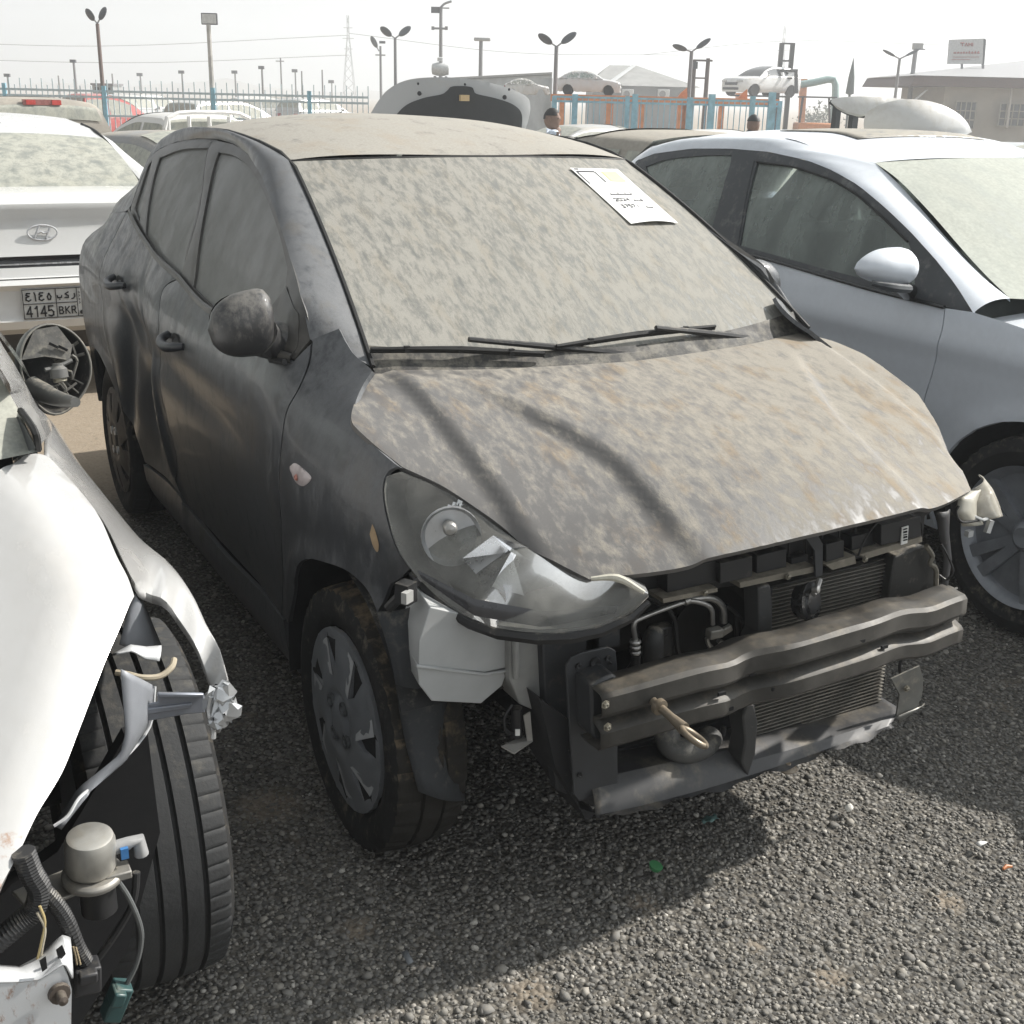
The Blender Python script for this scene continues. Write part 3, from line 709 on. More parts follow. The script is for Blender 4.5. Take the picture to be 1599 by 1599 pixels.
# pressed silver reflectors: ribbed bowl above, faceted dipped-beam block below
mb = MB(); FAC = [[(722, 872), (770, 836), (798, 862), (748, 902)], [(770, 836), (858, 866), (850, 890), (798, 862)], [(798, 862), (850, 890), (818, 930), (768, 916)], [(748, 902), (798, 862), (768, 916), (752, 930)], [(850, 890), (900, 908), (862, 936), (818, 930)]]
for i, f in enumerate(FAC):
    yb = [-.362, -.367, -.382, -.352, -.397][i]; P = [np.array(at(a, b, y=yb+(.012*((i*3+k*5) % 4-1.5)))) for k, (a, b) in enumerate(f)]; mb.add(P, [[0, 1, 2, 3]])
mb.mk('reflector_facets', plain('satin_chrome', (.74, .75, .77), .28, metal=.9, var=.06), lampR, smooth=False)
mb = MB()
for k in range(5):
    a = at(684+k*8, 806-k*4, y=-.245); mb.box(a, (.005, .010, .024), rot=rotm('Y', 20))
mb.mk('reflector', CHROME, lampR)
G = loft(np.array([at(652, 890, y=-.34), at(740, 935, y=-.44), at(850, 955, y=-.50), at(965, 945, y=-.54)]), np.array([at(660, 905, y=-.35), at(742, 962, y=-.445), at(850, 980, y=-.50), at(960, 958, y=-.54)]), 3, .004, (-.5, -.8, .2), 20)
MB().grid(G).mk('bezel', plain('lamp_bezel', (.06, .06, .065), .3, coat=.3), lampR)
MB().tube(spl([at(922, 903, y=-.525)+np.array([0, -.002, .0]), at(965, 903, y=-.552), at(1006, 925, y=-.592)], 6), [.004, .008, .004], 8).mk('trim', plain('clear_plastic_edge', (.6, .57, .48), .3), lampR)
# black rubber lip under the lamp
MB().tube(np.vstack([lo3[4:]])+np.array([.004, .006, -.012]), [.006, .013, .015, .008], 8).mk('lower_lip', BLACKP, lampR)

# left lamp: torn from its mount, hanging forward of the wing
LL = MB()
A = [at(1527, 742, y=-.40), at(1545, 762, y=-.44), at(1556, 786, y=-.46), at(1559, 806, y=-.47)]
B = [at(1514, 768, y=-.43), at(1516, 790, y=-.46), at(1520, 806, y=-.47), at(1535, 812, y=-.48)]
G = loft(A, B, 6, .022, (.2, -.8, .3), 18); LL.grid(G)
lampL = LL.mk('headlight', glassy('cracked_lens', tint=(.9, .9, .88), dust=.45, dcol=(.62, .58, .50), scale=14, streak=(1, 1, 1)), MAIN, solid=.004, label='broken headlight shell hanging loose')
mb = MB()
G = loft([at(1514, 766, y=-.45), at(1498, 776, y=-.47), at(1493, 800, y=-.48), at(1503, 822, y=-.48)], [at(1527, 762, y=-.42), at(1524, 785, y=-.44), at(1526, 806, y=-.45), at(1535, 816, y=-.45)], 6, .02, (0, -1, .2), 16)
mb.grid(G); mb.mk('lamp_housing', plain('yellowed_lamp_plastic', (.42, .40, .34), .35, coat=.3, dust=.2), lampL, solid=.004)
MB().box(at(1544, 822, y=-.46), (.014, .01, .03), rot=rotm('Y', 15)).box(at(1513, 833, y=-.47), (.016, .012, .014)).tube([at(1520, 806, y=-.48), at(1535, 812, y=-.49), at(1553, 806, y=-.48)], .004, 6).mk('bracket', TANKM, lampL)
MB().tube([at(1497, 790, y=-.49), at(1493, 800, y=-.49), at(1502, 815, y=-.49), at(1530, 812, y=-.485)], .003, 6, sm=4).mk('seal', SEAL, lampL)

# side marker lamp, paint scrape and wiring plug on the fender
mk_pts = yz(loop([(453, 728), (463, 724), (484, 742), (485, 750), (474, 759), (462, 752), (453, 732)]))
V, F = patch(mk_pts, off_map(mapR, .006), .012, (), .010, (-1, 0, 0), roll=.004); mk('side_marker', plain('frosted_pink_lens', (.52, .45, .46), .35, coat=.3), fender, bevel=0) if False else None
V, F = patch(mk_pts, off_map(mapR, .005), .009, (), .010, (-1, 0, 0), roll=.004); mk('side_marker', V, F, plain('frosted_pink_lens', (.52, .46, .46), .35, coat=.3), fender)
c = mapR(yz([(467, 745)]))[0]; MB().lathe([(0, 0), (.004, .005), (0, .008)], c-np.array([.006, 0, 0]), (-1, 0, 0), 12).mk('bulb', plain('amber_pink', (.45, .2, .16), .4), fender)
V, F = patch(yz(loop([(582, 818), (587, 830), (592, 850), (590, 862), (583, 852), (578, 834)])), off_map(mapR, .0012), .006, (), 0, (-1, 0, 0)); mk('bare_scrape', V, F, plain('scraped_filler', (.42, .30, .18), .8, var=.25), fender)
MB().box(at(634, 925, y=-.30), (.03, .03, .04), rot=rotm('Z', 30)).box(at(636, 932, y=-.325), (.022, .012, .022), 1, rot=rotm('Z', 30)).tube([at(655, 905, y=-.30), at(632, 925, y=-.29), at(606, 950, y=-.27)], [.006, .012, .01], 8, sm=4).mk('wiring_plug', [BLACKP, plain('grey_plug', (.35, .35, .34), .5)], fender)

# ---- door handles (pull ring over a dark scoop)
def handle(px, py, s, pp, L):
    q = yz([(px, py)])[0]; c = mapR(q[None])[0] if s < 0 else mapL(q[None])[0]
    mb = MB(); n = 16
    V = [np.array([c[0]-s*(-.001), c[1]+(.045*math.cos(t)), c[2]+.026*math.sin(t)]) for t in np.linspace(0, 2*math.pi, n, endpoint=False)]
    mb.add(V+[np.array([c[0]-s*.006, c[1], c[2]])], [[k, (k+1) % n, n] for k in range(n)] if s > 0 else [[(k+1) % n, k, n] for k in range(n)], 1)
    pts = [c+np.array([s*.000, -.085, .004]), c+np.array([s*.022, -.062, .000]), c+np.array([s*.036, -.02, -.006]), c+np.array([s*.036, .03, -.004]), c+np.array([s*.024, .062, .004]), c+np.array([s*.002, .075, .012])]
    T = spl(pts, 5); mb.tube(T, [.010, .013, .014, .014, .013, .011], 10)
    mb.mk('handle', [plain('dusty_black_handle', (.03, .032, .038), .4, dust=.2), DARK], pp)
for s, pf, prr in ((-1, fdoor, rdoor), (1, fdoor_l, rdoor_l)):
    handle(275, 535, s, pf, 0); handle(187, 442, s, prr, 0)

# ---- door mirrors
def mirror(s):
    c = at(376, 507, x=-.87) if s < 0 else np.array([.845, .69, 1.06])
    mb = MB(); n, m = 14, 24; V = []
    for k in range(n+1):
        h = -1+2*k/n
        for j in range(m):
            t = 2*math.pi*j/m; r = math.sqrt(max(0, 1-abs(h)**(2.2 if h > 0 else 5)))
            x = h*.074; y = -.052*r*math.cos(t) if math.cos(t) > 0 else -.030*r*math.cos(t); z = .079*r*math.sin(t)*(1.0-.18*(h+1)/2)
            V.append(c+np.array([s*x*1.0, y, z-.006*h]))
    F = [[k*m+j, k*m+(j+1) % m, (k+1)*m+(j+1) % m, (k+1)*m+j] for k in range(n) for j in range(m)]
    if s > 0: F = [f[::-1] for f in F]
    MP = dusty('mirror_dusty_paint', (.013, .014, .018), dcol=(.22, .21, .19), dcol2=(.20, .175, .14), lo=.46, hi=.66, amt=.6, scale=26, stretch=(1, 1, .6), film=.12, up=.12, upc=.1, rough=.4, coat=.15, fine=.5, fscale=3) if s < 0 else PAINT
    mb.add(V, F)
    mir_o = mb.mk('door_mirror', MP, MAIN)
    # inner shroud and mounting foot on the door's sail panel
    a = c+np.array([-s*.045, .005, -.03]); b = np.array([s*.765, c[1]+.04, c[2]-.05])
    MB().tube([a, lerp(a, b, .5)+np.array([0, 0, -.012]), b], [.045, .036, .045], 14, sm=5).mk('mirror_foot', MP, mir_o)
    ys = c[1]
    MB().tube([np.array([s*.785, ys+.10, c[2]-.085]), np.array([s*.80, ys+.02, c[2]-.088]), np.array([s*.79, ys-.05, c[2]-.08])], .007, 6).mk('mirror_base_trim', BLACKP, mir_o)
    MB().lathe([(0, .0), (0, .062)], c+np.array([0, .033, 0]), (0, 1, 0), 24).mk('mirror_glass', plain('mirror_glass', (.5, .5, .5), .05, metal=1), mir_o)
mirror(-1); mirror(1)
# black sail triangles in front of the door glass
for mp, pp, hn in ((mapR, fdoor, (-1, 0, 0)), (mapL, fdoor_l, (1, 0, 0))):
    V, F = patch(np.array([(.50, 1.158), (.385, 1.115), (.345, 1.05), (.345, 1.035), (.60, 1.045), (.575, 1.075)]), off_map(mp, .003), .02, (), .01, hn); mk('sail_panel', V, F, FRAMEM, pp)

# ---- wheels
def tyre_profile(w, R, r, groove=.007, ng=3):
    h = w/2; P = [(-h*.70, r*.98), (-h*.86, r+.012), (-h*.99, (R+r)/2), (-h*.95, R-.028), (-h*.86, R-.008)]
    tw = h*.82; xs = np.linspace(-tw, tw, 4*ng+1)
    for i, x in enumerate(xs):
        rr = R-.006*(abs(x)/tw)**3
        P.append((x, rr))
    out = P[:5]; gw = .004
    body = []
    for k in range(ng):
        gx = -tw+2*tw*(k+1)/(ng+1); body.append(gx)
    x = -tw; out.append((x, R-.006))
    for gx in body:
        for dx, g in ((-gw-.001, 0), (-gw+.0015, groove), (gw-.0015, groove), (gw+.001, 0)):
            xx = gx+dx; out.append((xx, R-.006*(abs(xx)/tw)**3-g))
    out.append((tw, R-.006)); out += [(h*.86, R-.008), (h*.95, R-.028), (h*.99, (R+r)/2), (h*.86, r+.012), (h*.70, r*.98)]
    return out
def tyre(c, w, R, r, parent, mats, ng=3, n=150, lug=True, name='tyre', groove=.007, axis=(1, 0, 0), every=3, dep=.0065):
    prof = tyre_profile(w, R, r, groove, ng); mb = MB().lathe(prof, c, axis, n)
    V = np.vstack(mb.V).reshape(len(prof), n, 3); ax = np.array(axis, float); C = np.array(c)
    if lug:                                       # sipes across both shoulders and slits in the ribs
        for k, (x, rad) in enumerate(prof):
            if 4 <= k < len(prof)-4:
                sh = abs(x) > w*.28
                for j in range(n):
                    if (j+(0 if x < 0 else 1)) % every == 0 and (sh or (j+k) % (2*every) == 0):
                        d = V[k, j]-C; d = d-ax*(d@ax); V[k, j] -= d/np.linalg.norm(d)*(dep if sh else dep*.5)
    mb.V = [V.reshape(-1, 3)]
    F = mb.F[:len(prof)*n-n]; mi = []
    for k in range(len(prof)-1):
        mi += [1 if 4 <= k < len(prof)-5 else 0]*n
    return mk(name, np.vstack(mb.V), F, mats, parent, mi=mi, sharp=30)
def hubcap(c, s, r, parent, capm=None):
    """dished plastic cover with six slanted openings; outward axis s along x"""
    mb = MB(); t = np.linspace(0, 2*math.pi, 60, endpoint=False)
    o = np.stack([np.cos(t), np.sin(t)], 1)*r; holes = []; facets = []
    for k in range(7):
        a = 2*math.pi*k/7+.25
        def pp(rr, da): return (rr*r*math.cos(a+da), rr*r*math.sin(a+da))
        holes.append(np.array([pp(.90, -.07), pp(.88, .20), pp(.62, .26), pp(.50, .16)]))
        facets.append([pp(.90, -.07), pp(.50, .16), pp(.52, .0), pp(.90, -.27)])
    def mp(q):
        rr = np.hypot(q[:, 0], q[:, 1])/r
        d = .020*(1-rr**2.5)-.010*np.exp(-((rr-.28)/.06)**2)+.006*sstep(.9, .97, rr)
        return np.stack([c[0]+s*d, c[1]+q[:, 0], c[2]+q[:, 1]], 1)
    V, F = patch(o, mp, .014, holes, .012, (s, 0, 0)); cap = mk('hubcap' if capm is None else 'steel_disc', V, F, capm or CAPM, parent)
    for f in (facets if capm is None else []):
        mb = MB(); q = mp(np.array(f))+np.array([s*.0015, 0, 0]); q[3, 0] -= s*.001
        mb.add(q, [[0, 1, 2, 3] if s > 0 else [3, 2, 1, 0]]); mb.mk('hubcap_facet', CAPL, cap, smooth=False)
    mb = MB()
    for k in range(4):
        a = 2*math.pi*k/4+.6; mb.lathe([(-.004, .016), (.004, .016), (.004, .011), (-.002, .010), (-.002, 0)], (c[0]+s*.016, c[1]+.052*math.cos(a), c[2]+.052*math.sin(a)), (s, 0, 0), 14)
    mb.lathe([(0, .026), (.004, .025), (.006, .0)], (c[0]+s*.014, c[1], c[2]), (s, 0, 0), 20)
    mb.mk('wheel_bolt', plain('bolt_cover', (.12, .125, .13) if capm is None else (.6, .6, .6), .35, metal=.4), cap)
    return cap
def wheel(cx, cy, s, parent=MAIN, front=True):
    """s: outward direction"""
    c = (cx-s*.088, cy, .294); wh = bpy.data.objects.new('wheel', None); link(wh, parent); OFF[wh.name] = OFF[parent.name]
    tyre(c, .178, .297, .205, wh, [RUBBER, RUBBERB if front else RUBBER], 2)
    MB().lathe([(-.08, .20), (-.07, .185), (.05, .185), (.065, .20)], c, (1, 0, 0), 40).lathe([(0, .0), (0, .186)], (cx-s*.05, cy, .294), (s, 0, 0), 30).mk('rim', DARK, wh)
    hubcap((cx-s*.012, cy, .294), s, .205, wh, None if front else BLACKP); return wh
wheel(-.806, 0.0, -1); wheel(.735, .13, 1); wheel(-.79, 2.45, -1, front=False); wheel(.79, 2.45, 1, front=False)
# wheel-arch liners
LIN = plain('arch_liner', (.016, .016, .017), .8, dust=.25)
for s in (-1, 1):
    for yc in (0.0, 2.45):
        a = np.radians(np.linspace(12 if yc else -8, 168 if yc else (152 if s < 0 else 80), 26)); G = []
        for x in ((.76 if yc else .80), .70, .45):
            G.append(np.stack([np.full(26, s*x), yc+.362*np.cos(a), .30+.362*np.sin(a)], 1))
        mb = MB().grid(np.array(G)); P = G[2]; c0 = np.array([[s*.45, yc, .25]])
        mb.add(np.vstack([c0, P]), [[0, k+1, k+2] for k in range(25)]); mb.mk('wheel_liner', LIN, MAIN)
# torn liner flap hanging in front of the right wheel
G = []
for t in np.linspace(0, 1, 12):
    a = lerp(np.array(at(588, 955, y=-.25)), np.array(at(650, 1232, y=-.30)), t); b = lerp(np.array(at(662, 935, y=-.235)), np.array(at(722, 1246, y=-.27)), t)
    wv = .014*math.sin(t*7)+.012*math.sin(math.pi*t); G.append([lerp(a, b, u)+np.array([0, -wv-.02*math.sin(math.pi*u), 0]) for u in np.linspace(0, 1, 7)])
MB().grid(np.array(G)).mk('liner_flap', plain('dusty_liner', (.035, .038, .042), .75, dust=.42, dcol=(.20, .18, .15), bump=.3), MAIN, solid=.004)

# ---- dark insides: cabin tub, boot, engine bay
mb = MB()
mb.box((0, 1.25, .22), (1.46, 1.75, .04)).box((0, .42, .60), (1.36, .03, .72)).box((0, 2.75, .32), (1.1, .7, .04)).box((0, 2.12, .55), (1.3, .04, .5))
mb.box((0, .02, .28), (.86, .8, .04))
for s in (-1, 1): mb.prism([(s*.44, .40, .3), (s*.44, .40, .92), (s*.44, 0, .86), (s*.44, -.25, .78), (s*.44, -.40, .70), (s*.44, -.40, .46), (s*.44, -.1, .40)], (-s*.03, 0, 0))
mb.mk('floor_pan', DARK, MAIN)
mb = MB()
mb.box((-.18, .05, .56), (.36, .40, .36)).box((.22, .08, .55), (.30, .34, .40)).box((0, .12, .80), (.5, .3, .10))
mb.mk('engine', plain('dirty_engine', (.035, .034, .032), .7, dust=.25, scale=9, var=.4), MAIN, bevel=.03)
SEATM = plain('grey_seat_cloth', (.10, .10, .10), .9)
for s in (-1, 1):
    mb = MB().box((s*.36, 1.25, .50), (.48, .50, .16)).box((s*.36, 1.52, .82), (.46, .13, .58), rot=rotm('X', -14)).box((s*.36, 1.62, 1.18), (.24, .09, .16), rot=rotm('X', -10))
    mb.mk('seat', SEATM, MAIN, bevel=.04)
MB().box((0, 2.0, .52), (1.2, .48, .16)).box((0, 2.26, .85), (1.2, .14, .55), rot=rotm('X', -16)).mk('rear_bench', SEATM, MAIN, bevel=.04)
MB().box((0, .60, .90), (1.3, .34, .18)).mk('dashboard', DARK, MAIN, bevel=.05)

# ---- wipers
def wiper(piv, tip, knee, blade0, blade1, lift):
    """arm from its pivot to the middle of the blade; blade lying along the glass foot"""
    n = np.array([0, -.5, .86]); mb = MB()
    P = spl([piv, lerp(piv, knee, .4)+n*.012, knee+n*.020], 8); mb.tube(P, [.012, .010, .008, .006], 8)
    w = wsB = spl([blade0, lerp(blade0, blade1, .5)+n*lift, blade1], 10)
    o = mb.mk('wiper', BLACKP, MAIN)
    m2 = MB(); m2.tube(w+n*.004, .0045, 6); m2.tube(w+n*.011, [.004, .0075, .004], 6)
    for t in (4, 10, 16): m2.box(w[t]+n*.010, (.012, .010, .014))
    m2.mk('blade', SEAL, o)
def onW(px, py, d=.010):
    """the point of the windscreen seen at a traced point, lifted by d"""
    uu, vw = np.meshgrid(np.linspace(-1, 1, 161), np.linspace(-.1, 1, 181)); P = wsP(uu, vw); X, Y = pix(P)
    k = np.argmin((X-px)**2+(Y-py)**2); return P.reshape(-1, 3)[k]+np.array([0, -.45, .89])*d
wiper(at(1048, 562, y=.165), None, onW(725, 552, .02), onW(578, 557), onW(845, 562), .006)
wiper(at(1205, 534, y=.215), None, onW(1015, 531, .02), onW(866, 551), onW(1112, 521), .006)
# ------------------------------------------------------------------ the bared front end
def px3(pts, y): return np.array([at(px, py, y=y) for px, py in pts])
def slab(mb, pts, y, depth, i=0): return mb.prism(px3(pts, y), (0, depth, 0), i)

# bumper beam: a pressed two-lobe section bowed forward, bent at the right-hand third
def sweep(sec, path, twist=None):
    G = []
    for k, (x, y, z) in enumerate(path):
        G.append([(x, y+a, z+b) for a, b in sec])
    return np.array(G)
xs = np.linspace(-.505, .43, 40)
sec = [(.055, .056), (.02, .058), (-.008, .056), (-.015, .050), (-.017, .020), (-.014, .014), (.010, .004), (.011, -.008), (-.012, -.017), (-.017, -.022), (-.018, -.048), (-.012, -.055), (.02, -.058), (.05, -.056)]
pth = [(x, -.545-.052*(1-(x/.5)**2)+.024*math.exp(-((x+.18)/.05)**2)+.012*math.exp(-((x-.22)/.07)**2), .505+.030*(1-(x/.5)**2)+.018*(x+.0)/.5*0+.012*(x/.5)-.012*math.exp(-((x+.2)/.06)**2)-.006*math.exp(-((x-.3)/.05)**2)) for x in xs]
G = sweep(sec, pth)
for k in range(len(xs)):
    G[k, :3, 2] += .002*math.sin(xs[k]*31)*math.exp(-((xs[k]+.1)/.2)**2); G[k, :, 1] += .0015*math.sin(xs[k]*17)
mb = MB().grid(G, flip=True)
beam = mb.mk('bumper_beam', BEAMM, MAIN, solid=.003, sharp=24)
mb = MB()
for (px, py) in [(968, 1103), (1127, 1083), (1139, 1107), (1175, 1052), (1210, 1075), (1289, 1056), (1345, 1001), (1381, 1010), (1371, 1037)]:
    P = at(px, py, y=-.6)
    # slots sit on the face of the beam
    x = P[0]; yb = np.interp(x, xs, [q[1] for q in pth])-.0165; P = at(px, py, y=yb); mb.box(P, (.017, .005, .007))
mb.mk('slot', DARK, beam)
mb = MB()
slab(mb, [(1440, 1000), (1478, 985), (1478, 1000), (1470, 1008), (1440, 1022)], np.interp(.44, xs, [q[1] for q in pth])-.022, .003)
mb.mk('sticker', plain('torn_white_sticker', (.72, .71, .68), .5, var=.1, scale=40), beam)
# beam end bracket on the left
mb = MB()
mb.grid(loft([at(1462, 925, y=-.50), at(1470, 920, y=-.46), at(1480, 915, y=-.44)], [at(1500, 938, y=-.52), at(1502, 934, y=-.48), at(1498, 928, y=-.45)], 3, .004, (0, -.5, .8), 8))
mb.grid(loft([at(1500, 938, y=-.52), at(1498, 950, y=-.53), at(1494, 975, y=-.53), at(1490, 985, y=-.53)], [at(1470, 950, y=-.555), at(1472, 962, y=-.56), at(1470, 985, y=-.565), at(1465, 1000, y=-.565)], 3, .006, (.3, -.8, 0), 12))
mb.tube([at(1462, 945, y=-.555), at(1500, 938, y=-.525)], .006, 6)
mb.box(at(1483, 922, y=-.48), (.03, .004, .022), rot=rotm('X', 50)).mk('beam_end_bracket', BEAMM, MAIN, solid=.0025)
# crash box and flange plate, right
plate = np.array([(884, 1040), (893, 1026), (910, 1019), (950, 1010), (962, 1016), (964, 1040), (965, 1225), (958, 1232), (905, 1252), (896, 1240)])
mb = MB(); slab(mb, plate, -.47, .006); fl = mb.mk('flange_plate', STEEL, MAIN, bevel=.002)
mb = MB()
for px, py, r in [(903, 1040, .007), (929, 1035, .012), (949, 1028, .007), (952, 1036, .004), (905, 1210, .006)]:
    mb.lathe([(0, r), (.004, r*.9), (.004, r*.5), (.0, .0)], at(px, py, y=-.472), (0, -1, 0), 12)
mb.mk('flange_bolt', BLACKP, fl)
mb = MB(); slab(mb, [(922, 1068), (958, 1052), (985, 1075), (1000, 1140), (945, 1165), (925, 1150)], -.525, .06); mb.mk('crash_box', STEEL, MAIN, bevel=.006)
# right inner wing upright, radiator support foot
mb = MB(); slab(mb, [(846, 985), (968, 955), (970, 1010), (905, 1020), (884, 1045), (896, 1245), (870, 1235), (852, 1120)], -.40, .03)
slab(mb, [(896, 1180), (962, 1165), (962, 1235), (930, 1262), (906, 1250)], -.455, .05); mb.mk('inner_wing', STEEL, MAIN, bevel=.004)
mb = MB(); slab(mb, [(842, 1090), (896, 1130), (905, 1262), (935, 1272), (915, 1280), (868, 1200)], -.43, .12); mb.mk('undershield', plain('undershield', (.02, .02, .022), .75, dust=.3), MAIN)
# lower crossmember: shallow tray with a rippled, torn front lip
low = [(920, 1222, 930, 1272), (960, 1205, 975, 1266), (1010, 1196, 1030, 1252), (1060, 1188, 1065, 1240), (1110, 1178, 1100, 1232), (1140, 1172, 1135, 1224), (1175, 1162, 1172, 1208), (1230, 1150, 1230, 1192), (1280, 1138, 1285, 1172), (1330, 1122, 1330, 1156), (1370, 1112, 1380, 1138), (1400, 1105, 1392, 1130)]
T = np.array([at(a, b, y=-.455) for a, b, c, d in low]); Bt = np.array([at(c, d, y=-.50) for a, b, c, d in low])
def fitq(P):
    x = P[:, 0]; xx = np.linspace(x[0], x[-1], 48); return np.stack([xx, np.polyval(np.polyfit(x, P[:, 1], 2), xx), np.polyval(np.polyfit(x, P[:, 2], 3), xx)], 1)
T = fitq(T); Bt = fitq(Bt); n = len(T)
rip = np.array([.0022*math.sin(k*1.3)+.003*math.sin(k*.55+1) for k in range(n)])[:, None]
back = T+np.array([0, .16, .004]); mid = lerp(T, Bt, .55)+np.array([0, -.006, .006]); lip = Bt+np.array([0, -.012, -.002])*1+rip*np.array([0, 1, 1.0]); low2 = Bt+np.array([0, .01, -.012])+rip*np.array([0, 0, 1])
mb = MB().grid(np.array([back, T, mid, Bt, lip, low2]), flip=True)
cm = mb.mk('lower_crossmember', plain('dusty_crossmember', (.065, .065, .067), .5, metal=.3, dust=.34, dcol=(.25, .22, .17), scale=8, var=.25), MAIN, solid=.003, sharp=30)
MB().lathe([(0, .018), (.002, .021), (.004, .018)], at(1046, 1209, y=-.44), (0, -.3, 1), 20).mk('drain_hole', DARK, cm)
mb = MB().lathe([(0, .016), (.006, .022), (.012, .018), (.016, .008), (.02, .006)], at(1230, 1196, y=-.50)+np.array([0, 0, -.012]), (0, 0, 1), 18); mb.mk('rubber_mount', plain('rusty_mount', (.22, .17, .12), .6, dust=.4), cm)
# left bracket
mb = MB(); slab(mb, [(1392, 1060), (1436, 1040), (1442, 1060), (1440, 1085), (1432, 1105), (1400, 1118), (1405, 1085)], -.49, .004)
mb.grid(loft([at(1432, 1105, y=-.49), at(1418, 1112, y=-.50), at(1400, 1120, y=-.50)], [at(1444, 1098, y=-.47), at(1430, 1108, y=-.48), at(1402, 1132, y=-.47)], 3, .006, (.5, -.5, 0), 8))
mb.mk('radiator_bracket', plain('pale_bracket', (.16, .16, .15), .45, metal=.3, dust=.5, dcol=(.36, .33, .27)), MAIN, solid=.0015)

# condenser: framed core with fine level fins
y0 = -.42
core = MB(); slab(core, [(1205, 915), (1404, 868), (1372, 1112), (1160, 1180)], y0+.006, .02)
cond = core.mk('condenser', plain('condenser_core', (.035, .034, .03), .7, dust=.2), MAIN)
mb = MB(); A0, A1 = np.array(at(1203, 918, y=y0)), np.array(at(1403, 872, y=y0)); B0, B1 = np.array(at(1162, 1176, y=y0)), np.array(at(1373, 1110, y=y0))
N = 44
for k in range(N):
    t = (k+.5)/N; a, b = lerp(A0, B0, t), lerp(A1, B1, t); L = np.linalg.norm(b-a); ang = math.degrees(math.atan2(b[2]-a[2], b[0]-a[0]))
    mb.box((a+b)/2, (L, .008, .0026), rot=rotm('Y', -ang))
mb.mk('cooling_fins', FIN, cond)
mb = MB(); slab(mb, [(1392, 872), (1402, 869), (1384, 1000), (1374, 1004)], y0-.004, .02); slab(mb, [(1198, 920), (1207, 917), (1168, 1176), (1158, 1180)], y0-.004, .02); mb.mk('header_tube', STEEL, cond)
# black air baffles
mb = MB(); slab(mb, [(1397, 870), (1442, 852), (1456, 858), (1464, 884), (1456, 952), (1438, 962), (1412, 956), (1384, 946)], -.445, .03); mb.mk('air_baffle', plain('dusty_baffle', (.03, .029, .027), .6, dust=.38), MAIN, bevel=.004)
MB().tube([at(1446, 852, y=-.46), at(1456, 868, y=-.462), at(1452, 880, y=-.462), at(1462, 892, y=-.462), at(1456, 950, y=-.462), at(1440, 962, y=-.462)], .006, 6, sm=3).mk('air_baffle_lip', plain('sunlit_baffle_edge', (.16, .145, .115), .7, dust=.4), MAIN)  # paler copy of the baffle plastic, sunlight put into its colour
mb = MB(); slab(mb, [(1184, 918), (1203, 912), (1207, 940), (1206, 1012), (1200, 1028), (1186, 1020), (1178, 1004), (1186, 990)], -.47, .05); mb.mk('air_baffle', plain('grey_baffle', (.05, .05, .05), .6, dust=.3), MAIN, bevel=.004)
mb = MB(); slab(mb, [(1168, 1098), (1178, 1100), (1184, 1128), (1180, 1178), (1168, 1214), (1158, 1190), (1164, 1160), (1160, 1120)], -.50, .05); mb.mk('air_baffle', plain('grey_baffle_low', (.045, .045, .045), .6, dust=.3), MAIN, bevel=.004)

# slam panel with its ribs, pockets and pale clipped edge
SLAM = plain('slam_panel_plastic', (.020, .020, .021), .55, dust=.24, scale=10)
mb = MB(); slab(mb, [(930, 903), (1150, 852), (1300, 815), (1440, 782), (1470, 790), (1446, 806), (1440, 846), (1330, 876), (1240, 896), (1200, 905), (1085, 928), (1030, 940), (1015, 930)], -.415, .10)
slam = mb.mk('slam_panel', SLAM, MAIN, bevel=.004)
mb = MB()
for (a, b, c, d, dep) in [(1042, 893, 1120, 926, .035), (1125, 880, 1175, 912, .05), (1182, 868, 1228, 896, .035), (1236, 872, 1262, 890, .025), (1290, 850, 1318, 880, .045), (1330, 838, 1368, 866, .03), (1376, 820, 1438, 852, .055)]:
    k = (c-a)*-.23; slab(mb, [(a, b), (c, b+k), (c, d+k), (a, d)], -.415-dep, dep+.01)
for px in range(1050, 1440, 26): py = 925-(px-1020)*.228; mb.tube([at(px, py-32, y=-.43), at(px, py, y=-.43)], .003, 5)
mb.mk('rib', SLAM, slam, bevel=.004)
mb = MB()
for seg in ([(1035, 935), (1120, 918), (1121, 924), (1036, 942)], [(1155, 910), (1273, 884), (1274, 893), (1156, 918)], [(1290, 882), (1335, 868), (1337, 880), (1300, 890)], [(1342, 866), (1440, 838), (1440, 846), (1352, 873)]):
    slab(mb, seg, -.47, .05)
mb.mk('clip_edge', plain('dusty_clip_edge', (.20, .18, .145), .75, dust=.5), slam)
mb = MB(); slab(mb, [(1409, 824), (1419, 821), (1417, 848), (1407, 851)], -.474, .003); mb.mk('barcode_label', plain('label_white', (.75, .75, .72), .5), slam)
mb = MB()
for k, (py, h) in enumerate([(826, 2), (830, 3), (835, 1.5), (838, 3), (843, 2)]): slab(mb, [(1411, py), (1417, py-1.5), (1417, py-1.5+h), (1411, py+h)], -.4755, .001)
mb.mk('barcode', DARK, slam)
